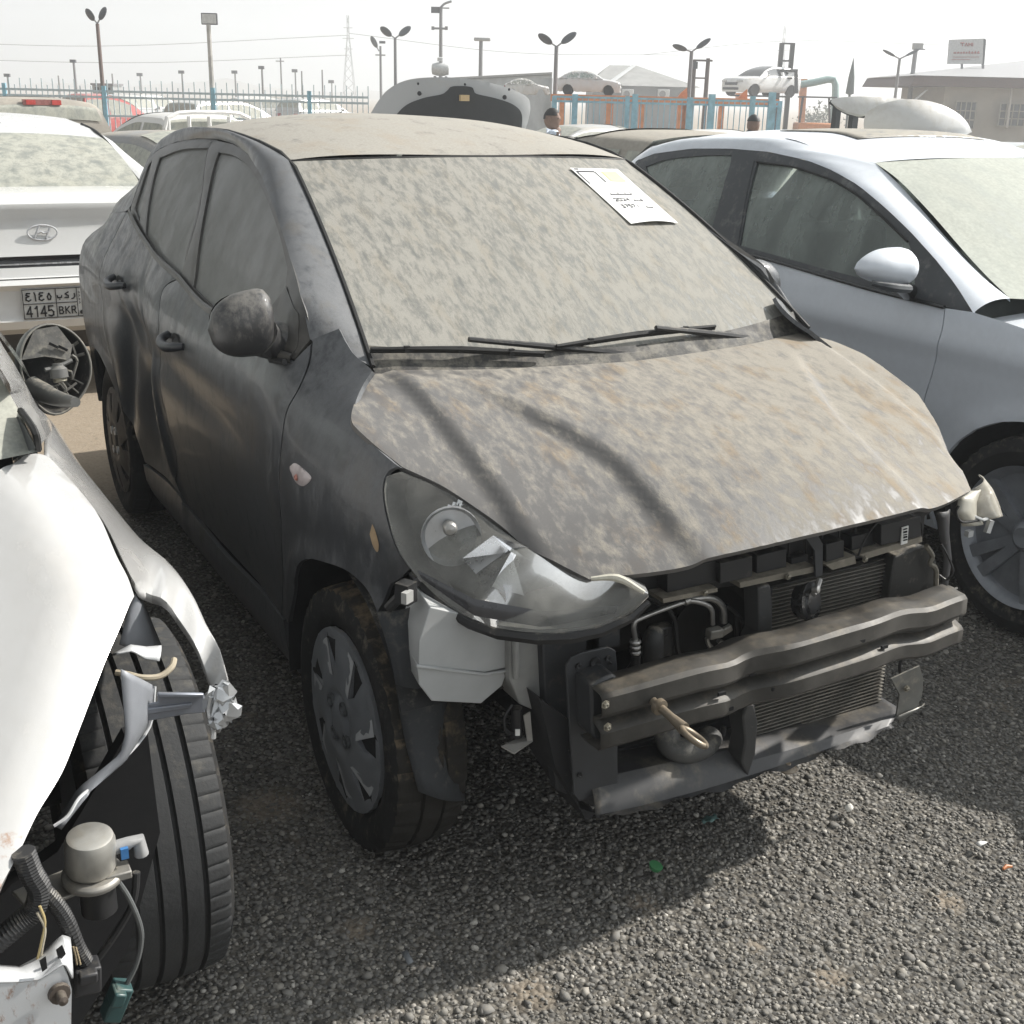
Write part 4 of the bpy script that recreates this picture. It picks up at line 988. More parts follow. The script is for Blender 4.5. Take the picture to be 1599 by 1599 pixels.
# bonnet lock strap, horn, loose wire
mb = MB(); slab(mb, [(1256, 838), (1276, 832), (1285, 850), (1285, 898), (1274, 902), (1272, 860)], -.478, .006); mb.mk('lock_strap', STEEL, MAIN, bevel=.001)
hc = at(1262, 940, y=-.49); axh = np.array([.35, -.9, .25])
mb = MB().lathe([(-.03, .018), (-.022, .034), (-.004, .037), (.002, .036), (.002, .042), (.008, .042), (.009, .03), (.014, .026), (.014, 0)], hc, axh, 28)
horn = mb.mk('horn', plain('black_horn', (.015, .015, .016), .3, dust=.1, coat=.3), MAIN)
MB().tube([at(1280, 905, y=-.49), at(1276, 918, y=-.50), at(1270, 928, y=-.51)], .006, 8).lathe([(0, .008), (.012, .008), (.014, .004)], at(1270, 920, y=-.52), axh, 10).mk('horn_bracket', ALU, horn)
mb = MB().tube([at(1340, 868, y=-.47), at(1352, 840, y=-.475), at(1375, 812, y=-.47), at(1410, 802, y=-.46), at(1436, 812, y=-.46), at(1440, 835, y=-.46)], .0022, 6, sm=5)
mb.mk('loose_wire', BLACKP, MAIN); mb = MB(); mb.tube([at(1470, 850, y=-.42), at(1482, 872, y=-.43), at(1488, 892, y=-.43), at(1478, 905, y=-.42), at(1466, 898, y=-.41)], .003, 6, sm=5)
mb.mk('loose_wire', BLACKP, MAIN)
mb = MB(); mb.grid(loft([at(1462, 800, y=-.36), at(1466, 830, y=-.36), at(1474, 870, y=-.36), at(1470, 920, y=-.36)], [at(1484, 795, y=-.34), at(1482, 830, y=-.34), at(1486, 870, y=-.34), at(1478, 915, y=-.34)], 3, .01, (0, -1, 0), 14)); mb.mk('torn_bracket', plain('torn_black_steel', (.03, .03, .032), .5, dust=.3), MAIN, solid=.003)

# air-conditioning pipes, turbo-size hoses, elbow duct
mb = MB()
mb.tube([at(992, 1000, y=-.42), at(990, 975, y=-.42), at(1004, 964, y=-.42), at(1066, 941, y=-.42), at(1090, 940, y=-.42), at(1110, 950, y=-.42), at(1113, 975, y=-.42)], .0052, 10, sm=6)
mb.tube([at(1076, 936, y=-.40), at(1110, 934, y=-.40), at(1128, 948, y=-.40), at(1130, 972, y=-.40)], .008, 10, sm=6)
mb.tube([at(1104, 996, y=-.42), at(1108, 1008, y=-.42), at(1130, 1028, y=-.42)], .005, 8, sm=4).tube([at(1122, 1000, y=-.41), at(1135, 1010, y=-.41), at(1152, 1020, y=-.41)], .006, 8, sm=4)
for k in range(3): mb.lathe([(-.004, .010), (0, .0115), (.004, .010)], at(992, 1002+k*8, y=-.42), (0, 0, 1), 14)
mb.lathe([(-.006, .009), (.006, .009)], at(1072, 938, y=-.42), (1, 0, .2), 10)
mb.mk('coolant_pipe', ALU, MAIN)
MB().box(at(1116, 988, y=-.42), (.034, .022, .020)).box(at(1133, 984, y=-.41), (.03, .012, .016), rot=rotm('Y', -20)).mk('pipe_block', plain('pipe_block', (.42, .40, .36), .5, metal=.4, dust=.2), MAIN, bevel=.003)
MB().tube([at(993, 1024, y=-.42), at(993, 1060, y=-.42)], .0095, 10).tube([at(1150, 960, y=-.38), at(1150, 1030, y=-.38)], .005, 8).mk('rubber_hose', BLACKP, MAIN)
MB().tube([at(1024, 985, y=-.38), at(1020, 1000, y=-.39), at(1020, 1045, y=-.39), at(1024, 1070, y=-.37)], [.018, .022, .022, .018], 16, sm=5).mk('air_hose', plain('grey_rubber_hose', (.05, .05, .05), .6, dust=.35), MAIN)
MB().tube([at(1040, 1120, y=-.40), at(1045, 1160, y=-.43), at(1068, 1172, y=-.45), at(1098, 1165, y=-.44), at(1110, 1150, y=-.42)], .027, 16, sm=5).mk('elbow_duct', plain('grey_duct', (.085, .085, .082), .55, dust=.4), MAIN)
MB().lathe([(0, .02), (.004, .026), (.02, .026), (.024, .02)], at(1098, 1192, y=-.42), (0, 0, 1), 20).tube([at(962, 1182, y=-.36), at(1030, 1166, y=-.38)], .014, 10).tube([at(1130, 1135, y=-.40), at(1124, 1170, y=-.40)], [.006, .012], 10).mk('hose_stub', BLACKP, MAIN)
MB().lathe([(0, 0), (.0, .10), (.02, .11), (.02, .095)], at(1100, 985, y=-.27), (0, -1, 0), 30).mk('cooling_fan', plain('fan_black', (.012, .012, .012), .6), MAIN)

# loose looms, clips and fasteners in the open bay
rw = np.random.default_rng(21)
for i, (pts, r) in enumerate([([(975, 950), (1000, 1010), (970, 1070), (985, 1130)], .006), ([(1010, 930), (1050, 960), (1060, 1020), (1090, 1060)], .005), ([(1135, 945), (1160, 975), (1155, 1040)], .004), ([(960, 1150), (1010, 1165), (1075, 1140), (1140, 1155)], .007), ([(1000, 1190), (1060, 1178), (1120, 1186), (1160, 1170)], .004), ([(1420, 1000), (1405, 1040), (1412, 1080), (1400, 1110)], .004), ([(1452, 960), (1470, 985), (1462, 1010)], .003)]):
    MB().tube([at(a, b, y=-.36-.02*(i % 3)) for a, b in pts], r, 8, sm=6).mk('wiring_loom', BLACKP, MAIN)
for (px, py, yy, r) in [(945, 1100, -.575, .006), (948, 1135, -.575, .006), (1478, 962, -.565, .006), (1350, 873, -.475, .005), (1230, 900, -.475, .005), (1100, 925, -.475, .005), (1415, 1075, -.497, .006)]:
    MB().lathe([(0, r*1.5), (.002, r*1.5), (.002, r), (.006, r), (.007, r*.5), (.004, 0)], at(px, py, y=yy), (0, -1, 0), 6).mk('bolt', plain('zinc_bolt', (.30, .28, .23), .4, metal=.6, dust=.3), MAIN, sharp=20)
MB().box(at(1030, 1000, y=-.36), (.05, .03, .07)).box(at(1030, 985, y=-.375), (.03, .02, .02)).mk('relay_box', BLACKP, MAIN, bevel=.004)
MB().box(at(1085, 1090, y=-.36), (.06, .05, .06)).lathe([(0, .028), (.03, .028), (.035, .02)], at(1085, 1080, y=-.40), (0, -1, .2), 20).mk('compressor', plain('dirty_alloy_casting', (.14, .135, .125), .55, metal=.4, dust=.35), MAIN, bevel=.004)

# towing eye screwed into the beam
e = at(1083, 1151, y=-.70); e0 = at(1030, 1104, y=-.605); dr = e-e0; dr /= np.linalg.norm(dr); u = np.cross(dr, [0, 0, 1]); u /= np.linalg.norm(u); vv2 = np.cross(u, dr)
u2 = u*.85+vv2*.5; u2 /= np.linalg.norm(u2)
mb = MB().tube([e0-dr*.02, lerp(e0, e, .35), e-dr*.026], [.0085, .0085, .012], 12)
mb.tube([e+.022*(math.cos(t)*dr*1.25+math.sin(t)*u2) for t in np.linspace(0, 2*math.pi, 29)], .0062, 10, cap=False)
mb.lathe([(-.006, .016), (.004, .016), (.006, .010)], e0, dr, 16)
mb.mk('towing_eye', plain('worn_steel', (.22, .185, .14), .45, metal=.6, dust=.4, dcol=(.34, .27, .19)), beam)

# washer tank, filler neck, pump
def tank(mb, top, bot, y, dep): mb.prism(px3(top, y), (0, dep, 0))
F0 = px3([(672, 948), (735, 962), (790, 962), (794, 1042), (757, 1050), (653, 1040), (655, 1000)], -.36)
F1 = px3([(653, 1040), (757, 1053), (795, 1045), (785, 1072), (752, 1100), (675, 1096), (655, 1070)], -.36)
mb = MB(); mb.prism(F0, (.02, .12, .0)).prism(F1*1.0+np.array([0, .003, 0]), (.02, .11, 0))
rim_ = px3([(650, 1040), (700, 1046), (757, 1053), (798, 1046)], -.362); mb.tube(rim_, .004, 6)
tk = mb.mk('washer_tank', TANKM, MAIN, bevel=.008)
mb = MB(); slab(mb, [(796, 995), (845, 985), (850, 1085), (835, 1110), (812, 1100), (796, 1060)], -.38, .07); mb.tube([at(805, 1000, y=-.39), at(806, 1060, y=-.39)], .007, 8); mb.mk('filler_neck', plain('grey_tank_plastic', (.30, .30, .29), .5, dust=.3), tk, bevel=.006)
mb = MB().tube([at(807, 1105, y=-.385), at(807, 1150, y=-.385)], .011, 14).tube([at(800, 1100, y=-.39), at(788, 1120, y=-.39), at(790, 1140, y=-.39), at(802, 1146, y=-.39)], .003, 6, sm=4); mb.mk('washer_pump', BLACKP, tk)
mb = MB(); slab(mb, [(805, 1139), (812, 1139), (812, 1149), (805, 1149)], -.399, .002); mb.mk('pump_label', WHITEP, tk)
mb = MB(); mb.prism([at(783, 1167, y=-.40), at(803, 1178, y=-.42), at(832, 1158, y=-.40), at(815, 1152, y=-.38)], (0, 0, .003)); slab(mb, [(818, 1118), (828, 1112), (832, 1158), (824, 1160)], -.40, .003); mb.mk('tank_bracket', plain('tin_bracket', (.38, .37, .35), .45, metal=.3, dust=.2), tk)

# auction sheet taped inside the top corner of the windscreen
def sheet():
    c = [onW(890, 265, .004), onW(964, 266, .004), onW(1057, 351, .004), onW(984, 352, .004)]
    G = []
    for t in np.linspace(0, 1, 9):
        a, b = lerp(c[0], c[3], t), lerp(c[1], c[2], t)
        r = [lerp(a, b, s)+np.array([0, -.45, .89])*(.004*math.sin(math.pi*s)*t*t*2+.0015) for s in np.linspace(0, 1, 9)]; G.append(r)
    G = np.array(G); base = G.mean((0, 1))
    th = thing('paper_sheet', 'white printed auction sheet stuck on the dusty windscreen of the black car', 'paper', tuple(base))
    MB().grid(G).mk('paper', WHITEP, th)
    def q(s, t, lift=.0012):
        a, b = lerp(c[0], c[3], t), lerp(c[1], c[2], t); return lerp(a, b, s)+np.array([0, -.45, .89])*(.004*math.sin(math.pi*s)*t*t*2+.0015+lift)
    INK = plain('printed_ink', (.06, .06, .07), .8); YEL = plain('yellow_print', (.78, .70, .35), .8)
    def bar(mb, s0, t0, s1, t1, wd=.012):
        d = np.array([s1-s0, t1-t0]); L = np.linalg.norm(d*np.array([1, 1.6])); nrm = np.array([-d[1]*1.6, d[0]/1.6]); nrm = nrm/np.linalg.norm(nrm)*wd
        P = [q(s0-nrm[0], t0-nrm[1]), q(s1-nrm[0], t1-nrm[1]), q(s1+nrm[0], t1+nrm[1]), q(s0+nrm[0], t0+nrm[1])]; mb.add(P, [[0, 1, 2, 3]])
    mb = MB(); bar(mb, .05, .07, .42, .07); bar(mb, .42, .07, .42, .27); bar(mb, .05, .07, .05, .3); bar(mb, .05, .025, .14, .025, .01)
    seg = {'2': [(0, 0, 1, 0), (1, 0, 1, .5), (1, .5, 0, 1), (0, 1, 1, 1)], '0': [(0, 0, 1, 0), (1, 0, 1, 1), (1, 1, 0, 1), (0, 1, 0, 0)], '1': [(.6, 0, .5, 1)], '6': [(1, 0, 0, .5), (0, .5, 0, 1), (0, 1, 1, 1), (1, 1, 1, .5), (1, .5, 0, .5)],
           '3': [(0, 0, 1, 0), (1, 0, .4, .45), (.4, .45, 1, .6), (1, .6, 1, 1), (1, 1, 0, 1)], '7': [(0, 0, 1, 0), (1, 0, .3, 1)], '5': [(1, 0, 0, 0), (0, 0, 0, .45), (0, .45, 1, .5), (1, .5, 1, 1), (1, 1, 0, 1)], '4': [(.8, 1, .8, 0), (.8, 0, 0, .65), (0, .65, 1, .65)]}
    def text(tx, s, t, w, h):
        for ch in tx:
            for (a, b, cc, d) in seg.get(ch, []): bar(mb, s+a*w, t+b*h, s+cc*w, t+d*h, .007)
            s += w*1.5
    text('2024', .18, .57, .055, .05); text('37571', .18, .69, .05, .05)
    for s0, t0, s1 in [(.22, .50, .70), (.56, .62, .78), (.66, .74, .86)]:
        n = int((s1-s0)/.05)
        for k in range(n):
            a = s0+k*.05; bar(mb, a, t0, a+.05, t0, .007); bar(mb, a+.025, t0, a+.03, t0-(.012+.03*((k*7) % 3 == 0)), .007)
        bar(mb, s1-.04, t0-.05, s1-.01, t0-.01, .007)
    mb.mk('print', INK, th)
    mb = MB(); mb.add([q(.56, .06), q(.88, .06), q(.88, .25), q(.56, .25)], [[0, 1, 2, 3]]); mb.mk('yellow_print', YEL, th)
sheet()
# ------------------------------------------------------------------ shared car materials
WHITEC = dusty('dusty_white_paint', (.70, .705, .70), dcol=(.58, .56, .50), dcol2=(.54, .49, .40), lo=.45, hi=.80, amt=.45, scale=5, film=.08, rough=.25, coat=.7, up=.1)
SILVER = dusty('dusty_silver_blue_paint', (.76, .81, .88), dcol=(.58, .60, .625), dcol2=(.46, .44, .40), lo=.36, hi=.85, amt=.6, scale=4, stretch=(1, .6, .3), film=.20, rough=.34, metal=.1, coat=.5, up=.1, upc=.1, brown=.2)
GLASSD = glassy('dusty_door_glass', tint=(.84, .92, .89), dust=.36, dcol=(.46, .52, .48), scale=4)
REARGL = dusty('dusty_rear_glass', (.10, .12, .115), dcol=(.46, .46, .40), dcol2=(.42, .40, .32), lo=.30, hi=.62, amt=.9, scale=14, stretch=(1, 1, .6), film=.3, rough=.15, fine=.3, fscale=3, brown=.3)
TRIMB = plain('dusty_black_trim', (.045, .05, .055), .5, dust=.38, dcol=(.25, .25, .24), scale=10)
BLACKG = plain('gloss_black', (.012, .012, .013), .15, coat=.5)
ALLOY = plain('grey_alloy', (.27, .285, .31), .38, metal=.3, dust=.15)
HOLE = plain('wheel_shadow', (.006, .006, .007), .9)

def paint_of(name, col, d=.25, up=.3, dcol=(.46, .42, .35)):
    return dusty(name, col, dcol=dcol, dcol2=(.42, .36, .27), lo=.42, hi=.72, amt=.75, scale=4, film=d, up=up, rough=.3, coat=.5)

def simple_wheel(c, s, r, parent):
    wh = bpy.data.objects.new('wheel', None); link(wh, parent); OFF[wh.name] = OFF[parent.name]
    MB().lathe([(-.09, r*.64), (-.10, r*.9), (-.07, r), (.07, r), (.10, r*.9), (.09, r*.64)], c, (1, 0, 0), 28).mk('tyre', RUBBER, wh)
    mb = MB().lathe([(.05*s, 0), (.05*s, r*.66)], c, (1, 0, 0), 28, 1)
    for k in range(5):
        a = 2*math.pi*k/5+.3; mb.box(np.array(c)+np.array([s*.075, .34*r*math.cos(a), .34*r*math.sin(a)]), (.02, r*.62, r*.16), 0, rot=rotm('X', math.degrees(a)))
    mb.lathe([(.09*s, 0), (.085*s, r*.16), (.06*s, r*.17)], c, (1, 0, 0), 16)
    mb.mk('rim', [ALLOY, HOLE], wh); return wh

def simple_car(name, label, loc, rot, kind, mat, glass, roofmat=None, group=None, wheels=True, crumple=0, cat='car'):
    """front towards -y; a lofted lower body, a lofted cabin, panes, lamps, wheels"""
    th = thing(name, label, cat, (0, 0, 0), group)
    if kind == 'suv':
        L, W, BZ, RZ = 4.4, .92, 1.06, 1.68; zt = pchip([-2.2, -2.1, -1.6, -.95, .4, 1.6, 2.15, 2.2], [.62, .92, 1.02, 1.08, 1.10, 1.10, 1.08, .6]); gy = [-1.0, -.35, .3, 1.5, 1.95, 2.15]; gz = [1.07, 1.50, RZ, RZ-.02, 1.55, 1.10]; rw = .60
    elif kind == 'pickup':
        L, W, BZ, RZ = 5.2, .92, 1.10, 1.76; zt = pchip([-2.6, -2.5, -1.7, -1.1, .4, 2.55, 2.6], [.7, .98, 1.10, 1.14, 1.14, 1.12, .6]); gy = [-1.15, -.55, 0., .55, .72, .80]; gz = [1.12, 1.60, RZ, RZ-.01, 1.66, 1.14]; rw = .62
    else:
        L, W, BZ, RZ = 4.5, .90, .96, 1.45; zt = pchip([-2.25, -2.15, -1.6, -.95, .4, 1.4, 2.1, 2.25], [.55, .78, .90, .98, 1.0, 1.02, 1.02, .6]); gy = [-1.0, -.3, .3, 1.0, 1.5, 1.95]; gz = [.98, 1.34, RZ, RZ-.02, 1.28, 1.02]; rw = .56
    h = L/2; pl = pchip([-h, -h+.1, -h+.5, -h+1.2, h-1, h-.3, h-.08, h], [.70, .82, .95, 1, 1, .96, .88, .78])
    ys = np.r_[np.linspace(-h, -h+.3, 5), np.linspace(-h+.4, h-.4, 30), np.linspace(h-.3, h, 5)]
    cs = [(.90, .22), (.985, .34), (1.0, .55)]
    rs = np.random.default_rng(len(name)+int(abs(loc[0]*7)))
    mb = MB(); G = []
    wy = [-h+.85, h-.85]; wr = .345 if kind != 'sedan' else .32
    for y in ys:
        w_ = W*pl(y); z = zt(y); row = [(w_*a, y, zz) for a, zz in cs]+[(w_*.995, y, z-.13), (w_*.965, y, z-.05), (w_*.86, y, z-.005), (w_*.45, y, z+.018), (0, y, z+.022)]
        G.append(row+[(-a, b, c) for a, b, c in row[-2::-1]])
    G = np.array(G)
    if crumple: G += rs.normal(0, crumple, G.shape)*np.array([1, .6, 1])
    # wheel openings: lift the lower edge over each wheel
    for i, y in enumerate(ys):
        for c in wy:
            if abs(y-c) < wr+.05:
                zz = .30+math.sqrt((wr+.05)**2-(y-c)**2)
                for j in list(range(3))+list(range(-3, 0)): G[i, j, 2] = max(G[i, j, 2], zz-.004*abs(j))
    mb.grid(G); n = G.shape[1]
    mb.add(G[0], [list(range(n))]); mb.add(G[-1], [list(range(n))[::-1]])
    body = mb.mk('body', mat, th)
    gzf = pchip(gy, gz); bl = W*.955
    def gp(u, y):
        """u: -1..1 across the cabin from belt to belt"""
        u = np.asarray(u, float); a = np.abs(u); z1 = gzf(y); z0 = zt(y)-.03; t = np.clip((z1-z0)/(RZ-BZ), 0.02, 1.1); top = lerp(bl, rw, t**.9)
        s = np.clip((1-a)/.36, 0, 1)
        x = np.where(a > .64, lerp(bl, top, s**.95), top*(a/.64)); z = np.where(a > .64, lerp(z0, z1-.05*t, s), z1-.05*t*(a/.64)**3)
        return np.stack([np.sign(u)*x, np.broadcast_to(y, x.shape), z], -1)
    U = np.linspace(-1, 1, 41); Y = np.linspace(gy[0], gy[-1], 44)
    G = np.array([gp(U, np.full(41, y)) for y in Y])
    if crumple: G += rs.normal(0, crumple*.8, G.shape)
    MB().grid(G).mk('cabin', roofmat or mat, th)
    def pane_(nm, u0, u1, y0, y1, lift=.012, mt=glass):
        uu = np.linspace(u0, u1, 12); yy = np.linspace(y0, y1, 12); P = np.array([gp(uu, np.full(12, y)) for y in yy])
        c = np.array([0, (gy[0]+gy[-1])/2, .9]); d = P-c; d /= np.linalg.norm(d, axis=2)[..., None]; MB().grid(P+d*lift).mk(nm, mt, th)
    pane_('windscreen', -.60, .60, gy[0]+.06, gy[2]-.10); pane_('rear_window', -.58, .58, gy[3]+.14 if kind == 'sedan' else gy[-2]-.02, gy[-1]-.05)
    ym = (gy[1]+gy[-2])/2
    for s in (-1, 1):
        pane_('side_window', s*.70, s*.95, gy[1]-.05, ym-.04, .008); pane_('side_window', s*.70, s*.95, ym+.04, gy[-2]-.05, .008)
    for s in (-1, 1):
        MB().box((s*W*.60, -h+.10, zt(-h+.2)-.16), (.40, .16, .13), rot=rotm('Z', s*12)).mk('headlight', LENSD, th, bevel=.03)
        MB().box((s*W*.66, h-.06, zt(h-.2)-.20), (.34, .12, .15), rot=rotm('Z', -s*10)).mk('tail_lamp', TAILR, th, bevel=.03)
        MB().ball((s*(W+.08), gy[0]+.45, BZ+.08), (.09, .06, .07), 6).tube([(s*W*.92, gy[0]+.45, BZ+.02), (s*(W+.05), gy[0]+.45, BZ+.05)], .03, 8).mk('door_mirror', mat, th)
    mb = MB().box((0, -h+.015, .66), (.9, .06, .16), 0).box((0, -h-.0, .40), (1.1, .07, .14), 0); mb.mk('grille', TRIMB, th, bevel=.02)
    for s in (-1, 1):
        for c in wy:
            if wheels: simple_wheel((s*(W-.10), c, wr), s, wr, th)
    if kind == 'pickup':
        MB().box((0, 1.7, 1.06), (1.5, 1.6, .02)).mk('load_bed', DARK, th)
    th.location = loc; th.rotation_euler = (rot if hasattr(rot, '__len__') else (0, 0, rot)); return th
LENSD = plain('lamp_glass', (.45, .46, .47), .15, coat=.6); TAILR = plain('tail_red', (.28, .015, .015), .2, coat=.5)

# ------------------------------------------------------------------ the silver-blue saloon alongside
SV = thing('silver_sedan', 'silver blue saloon with black window surrounds parked beside the black car', 'car', (2.37, 1.3, 0))
XC = 2.37
ssv = pchip([.16, .22, .35, .5, .66, .78, .85, .90, .95, .985, 1.03, 1.10, 1.18, 1.27, 1.35, 1.40, 1.43, 1.45, 1.465, 1.48],
            [.80, .84, .872, .884, .893, .902, .900, .888, .872, .862, .838, .808, .775, .735, .695, .668, .645, .61, .52, .3])
psv = pchip([-.95, -.90, -.80, -.6, -.3, .1, 2.6, 3.1, 3.5, 3.7, 3.76], [.3, .60, .80, .90, .965, 1, 1, .975, .90, .80, .5])
def Ss(y, z):
    y = np.asarray(y, float); z = np.asarray(z, float)
    s = ssv(z)*psv(y)-.06*sstep(1.9, 3.0, y)*sstep(1.0, 1.25, z)
    for yc in (.10, 2.70):
        r = np.hypot(y-yc, z-.31); s = s+.014*np.exp(-((r-.385)/.03)**2)*sstep(.2, .32, z)
    s = s-.012*sstep(.86, .80, z)*sstep(.62, .76, z)*sstep(-.3, .2, y)*sstep(3.2, 2.8, y)
    s = s-.02*np.exp(-((z-.42)/.08)**2)*sstep(.5, .8, y)*sstep(2.3, 2.1, y)
    return s
fS = lambda P: (XC-Ss(P[:, 1], P[:, 2]))-P[:, 0]
yzs = lambda pts: hit(pts, fS, 2.0, 7.5)[:, 1:]
msR = lambda q: np.stack([XC-Ss(q[:, 0], q[:, 1]), q[:, 0], q[:, 1]], 1)
msL = lambda q: np.stack([XC+Ss(q[:, 0], q[:, 1]), q[:, 0], q[:, 1]], 1)
def offs(mp, d, s): return lambda q: off_s(mp, q, d, s)
def off_s(mp, q, d, s):
    e = 1e-3; a = mp(q); u = mp(q+np.array([e, 0]))-a; v = mp(q+np.array([0, e]))-a; n = np.cross(u, v); n /= np.linalg.norm(n, axis=1)[:, None]
    n *= (np.sign(n[:, :1])*s); return a+n*d
def spanel(nm, lp, mt, step=.03, holes=(), par=None, gap=.0022, rim=.015, d=0, both=True):
    q = inset(dens(np.array(lp, float), step), gap); par = par or SV
    o = mk(nm, *patch(q, offs(msR, d, -1) if d else msR, step, holes, rim, (-1, 0, 0)), mt, par)
    o2 = mk(nm, *patch(q, offs(msL, d, 1) if d else msL, step, holes, rim, (1, 0, 0)), mt, par if par is SV else par) if both else None
    return o, o2
sgap = yzs([(1475, 481), (1468, 524), (1456, 580), (1444, 620)]); sgap = np.vstack([sgap, [sgap[-1, 0]+.02, .45], [sgap[-1, 0]+.05, .22]])
sbelt = yzs([(1476, 480), (1376, 456), (1304, 436), (1216, 410), (1136, 389)]); sbelt = np.vstack([sbelt, [2.2, sbelt[-1, 1]+.012], [2.65, sbelt[-1, 1]+.02]])
sfr = yzs([(1520, 489), (1492, 444), (1460, 404), (1420, 360), (1380, 322), (1340, 289), (1300, 266), (1260, 250), (1200, 237), (1140, 232), (1080, 232), (1020, 240), (992, 252)])
sfr = np.vstack([sfr, [2.62, 1.25], [2.90, 1.10], [2.98, sbelt[-1, 1]+.03]])
ARCS = lambda a0, a1, c, r=.375, n=18: [(c+r*math.cos(math.radians(a)), .31+r*math.sin(math.radians(a))) for a in np.linspace(a0, a1, n)]
b0 = sbelt[0]
spanel('fender', loop(sgap, [sgap[-1], (.46, .22)], ARCS(-12, 180, .10), [(-.275, .31), (-.86, .30)], [(-.86, .30), (-.90, .5), (-.86, .72)], [(-.86, .72), (-.6, .83), (-.2, .905), (.2, .955), (.43, .975)], [(.43, .975), tuple(b0)]), SILVER)
sd = spanel('front_door', loop(sgap[::-1], sbelt[:4], [sbelt[3], (1.62, 1.005)], [(1.62, 1.005), (1.66, .8), (1.62, .5), (1.60, .22)], [(1.60, .22), sgap[-1]]), SILVER)
spanel('rear_door', loop([(1.60, .22), (1.62, .5), (1.66, .8), (1.62, 1.005)], [(1.62, 1.005), tuple(sbelt[-2]), tuple(sbelt[-1])], [tuple(sbelt[-1]), (2.6, .85), (2.42, .62)], ARCS(130, 178, 2.70)[::1], [(2.325, .32), (2.30, .22)], [(2.30, .22), (1.60, .22)]), SILVER)
spanel('quarter_panel', loop([tuple(sbelt[-1]), (2.6, .85), (2.42, .62)], ARCS(130, 0, 2.70), [(3.08, .31), (3.66, .35)], [(3.66, .35), (3.74, .6), (3.72, .95)], [(3.72, .95), (3.4, 1.03), (2.98, sbelt[-1, 1]+.03)], [(2.98, sbelt[-1, 1]+.03), tuple(sbelt[-1])]), SILVER)
w1 = loop(yzs([(1182, 253), (1240, 261), (1300, 281), (1340, 305), (1380, 341), (1418, 378)]), yzs([(1418, 378), (1424, 400), (1428, 452)]), yzs([(1428, 452), (1376, 441), (1304, 424), (1216, 400), (1155, 383)]), yzs([(1155, 383), (1168, 310), (1182, 253)]))
w2 = loop(yzs([(1142, 242), (1092, 243), (1040, 249), (1008, 260)]), [yzs([(1008, 260)])[0], (2.42, 1.22)], [(2.42, 1.22), (2.60, sbelt[-1, 1]+.03)], [(2.60, sbelt[-1, 1]+.03), (2.2, sbelt[-1, 1]+.022), yzs([(1106, 372)])[0]], yzs([(1106, 372), (1136, 276), (1142, 242)]))
sq = spanel('window_surround', loop(sfr, [sfr[-1], sbelt[-1]], sbelt[::-1], [sbelt[0], sfr[0]]), TRIMB, .025, [w1, w2])
for wl in (w1, w2):
    q = inset(dens(wl, .03), -.004)
    mk('window', *patch(q, offs(msR, -.008, -1), .03, (), 0, (-1, 0, 0)), GLASSD, SV); mk('window', *patch(q, offs(msL, -.008, 1), .03, (), 0, (1, 0, 0)), GLASSD, SV)
# pillar trims standing proud, chrome-less belt strip, sail panel
bp = yzs([(1146, 241), (1178, 251), (1152, 384), (1110, 372)]); spanel('pillar_trim', bp[::1], TRIMB, .03, d=.003, rim=.004, gap=0)
c = resamp(spl(sbelt, 6), 40); P = off_s(msR, c, .004, -1); MB().tube(P, .007, 6).mk('belt_moulding', BLACKG, SV)
P = off_s(msL, c, .004, 1); MB().tube(P, .007, 6).mk('belt_moulding', BLACKG, SV)
c = resamp(yzs([(1182, 253), (1240, 261), (1300, 281), (1340, 305), (1380, 341), (1418, 378)]), 20); MB().tube(off_s(msR, c, .003, -1), .004, 6).mk('window_seal', SEAL, SV)
# glass-house
sA = np.array([at(1577, 466, x=1.655), at(1540, 436, x=1.68), at(1500, 396, x=1.705), at(1440, 328, x=1.745), at(1400, 284, x=1.772), at(1366, 254, x=1.795)])
sA = spl(sA, 5); tp = sA[-1]; bt = sA[0]
print('silver ws', bt.round(3), tp.round(3))
rz = pchip([tp[1], tp[1]+.25, 1.7, 2.2, 2.75], [tp[2], tp[2]+.028, 1.452, 1.44, 1.372]); rzc = pchip([tp[1]-.06, tp[1]+.2, 1.7, 2.2, 2.75], [tp[2]+.02, tp[2]+.065, 1.487, 1.475, 1.40]); rwx = pchip([tp[1], 1.5, 2.0, 2.75], [XC-tp[0], .59, .585, .53])
def sroof(u, t):
    y = lerp(tp[1], 2.75, t)-.06*(1-u*u)*(1-t)**2; return np.stack([XC+u*rwx(y), y, lerp(rzc(y), rz(y), np.abs(u)**2.3)], -1)
U, T = np.meshgrid(np.linspace(-1, 1, 33), np.linspace(0, 1, 30)); MB().grid(sroof(U, T)).mk('roof', SILVER, SV)
U, T = np.meshgrid(np.linspace(-.62, .62, 14), np.linspace(.22, .52, 12)); MB().grid(sroof(U, T)+np.array([0, 0, .004])).mk('sunroof', plain('dusty_sunroof', (.08, .08, .08), .3, dust=.75, dcol=(.42, .39, .33)), SV, solid=.003)
def sws(u, v):
    k = 1-u*u; P0 = resamp(sA, 30); i = np.clip(v*29, 0, 29); a = np.stack([np.interp(i, np.arange(30), P0[:, j]) for j in range(3)], -1)
    x = XC+u*(XC-a[..., 0]); return np.stack([x, a[..., 1]-(.13-.07*v)*k, a[..., 2]+(-.02+.04*v)*k+.02*4*v*(1-v)], -1)
U, T = np.meshgrid(np.linspace(-1, 1, 29), np.linspace(0, 1, 22)); MB().grid(sws(U, T)).mk('windscreen', dusty('dusty_pale_windscreen', (.14, .165, .155), dcol=(.52, .54, .48), dcol2=(.50, .49, .42), lo=.25, hi=.6, amt=.85, scale=8, film=.45, rough=.12, fine=.3, brown=.2), SV)
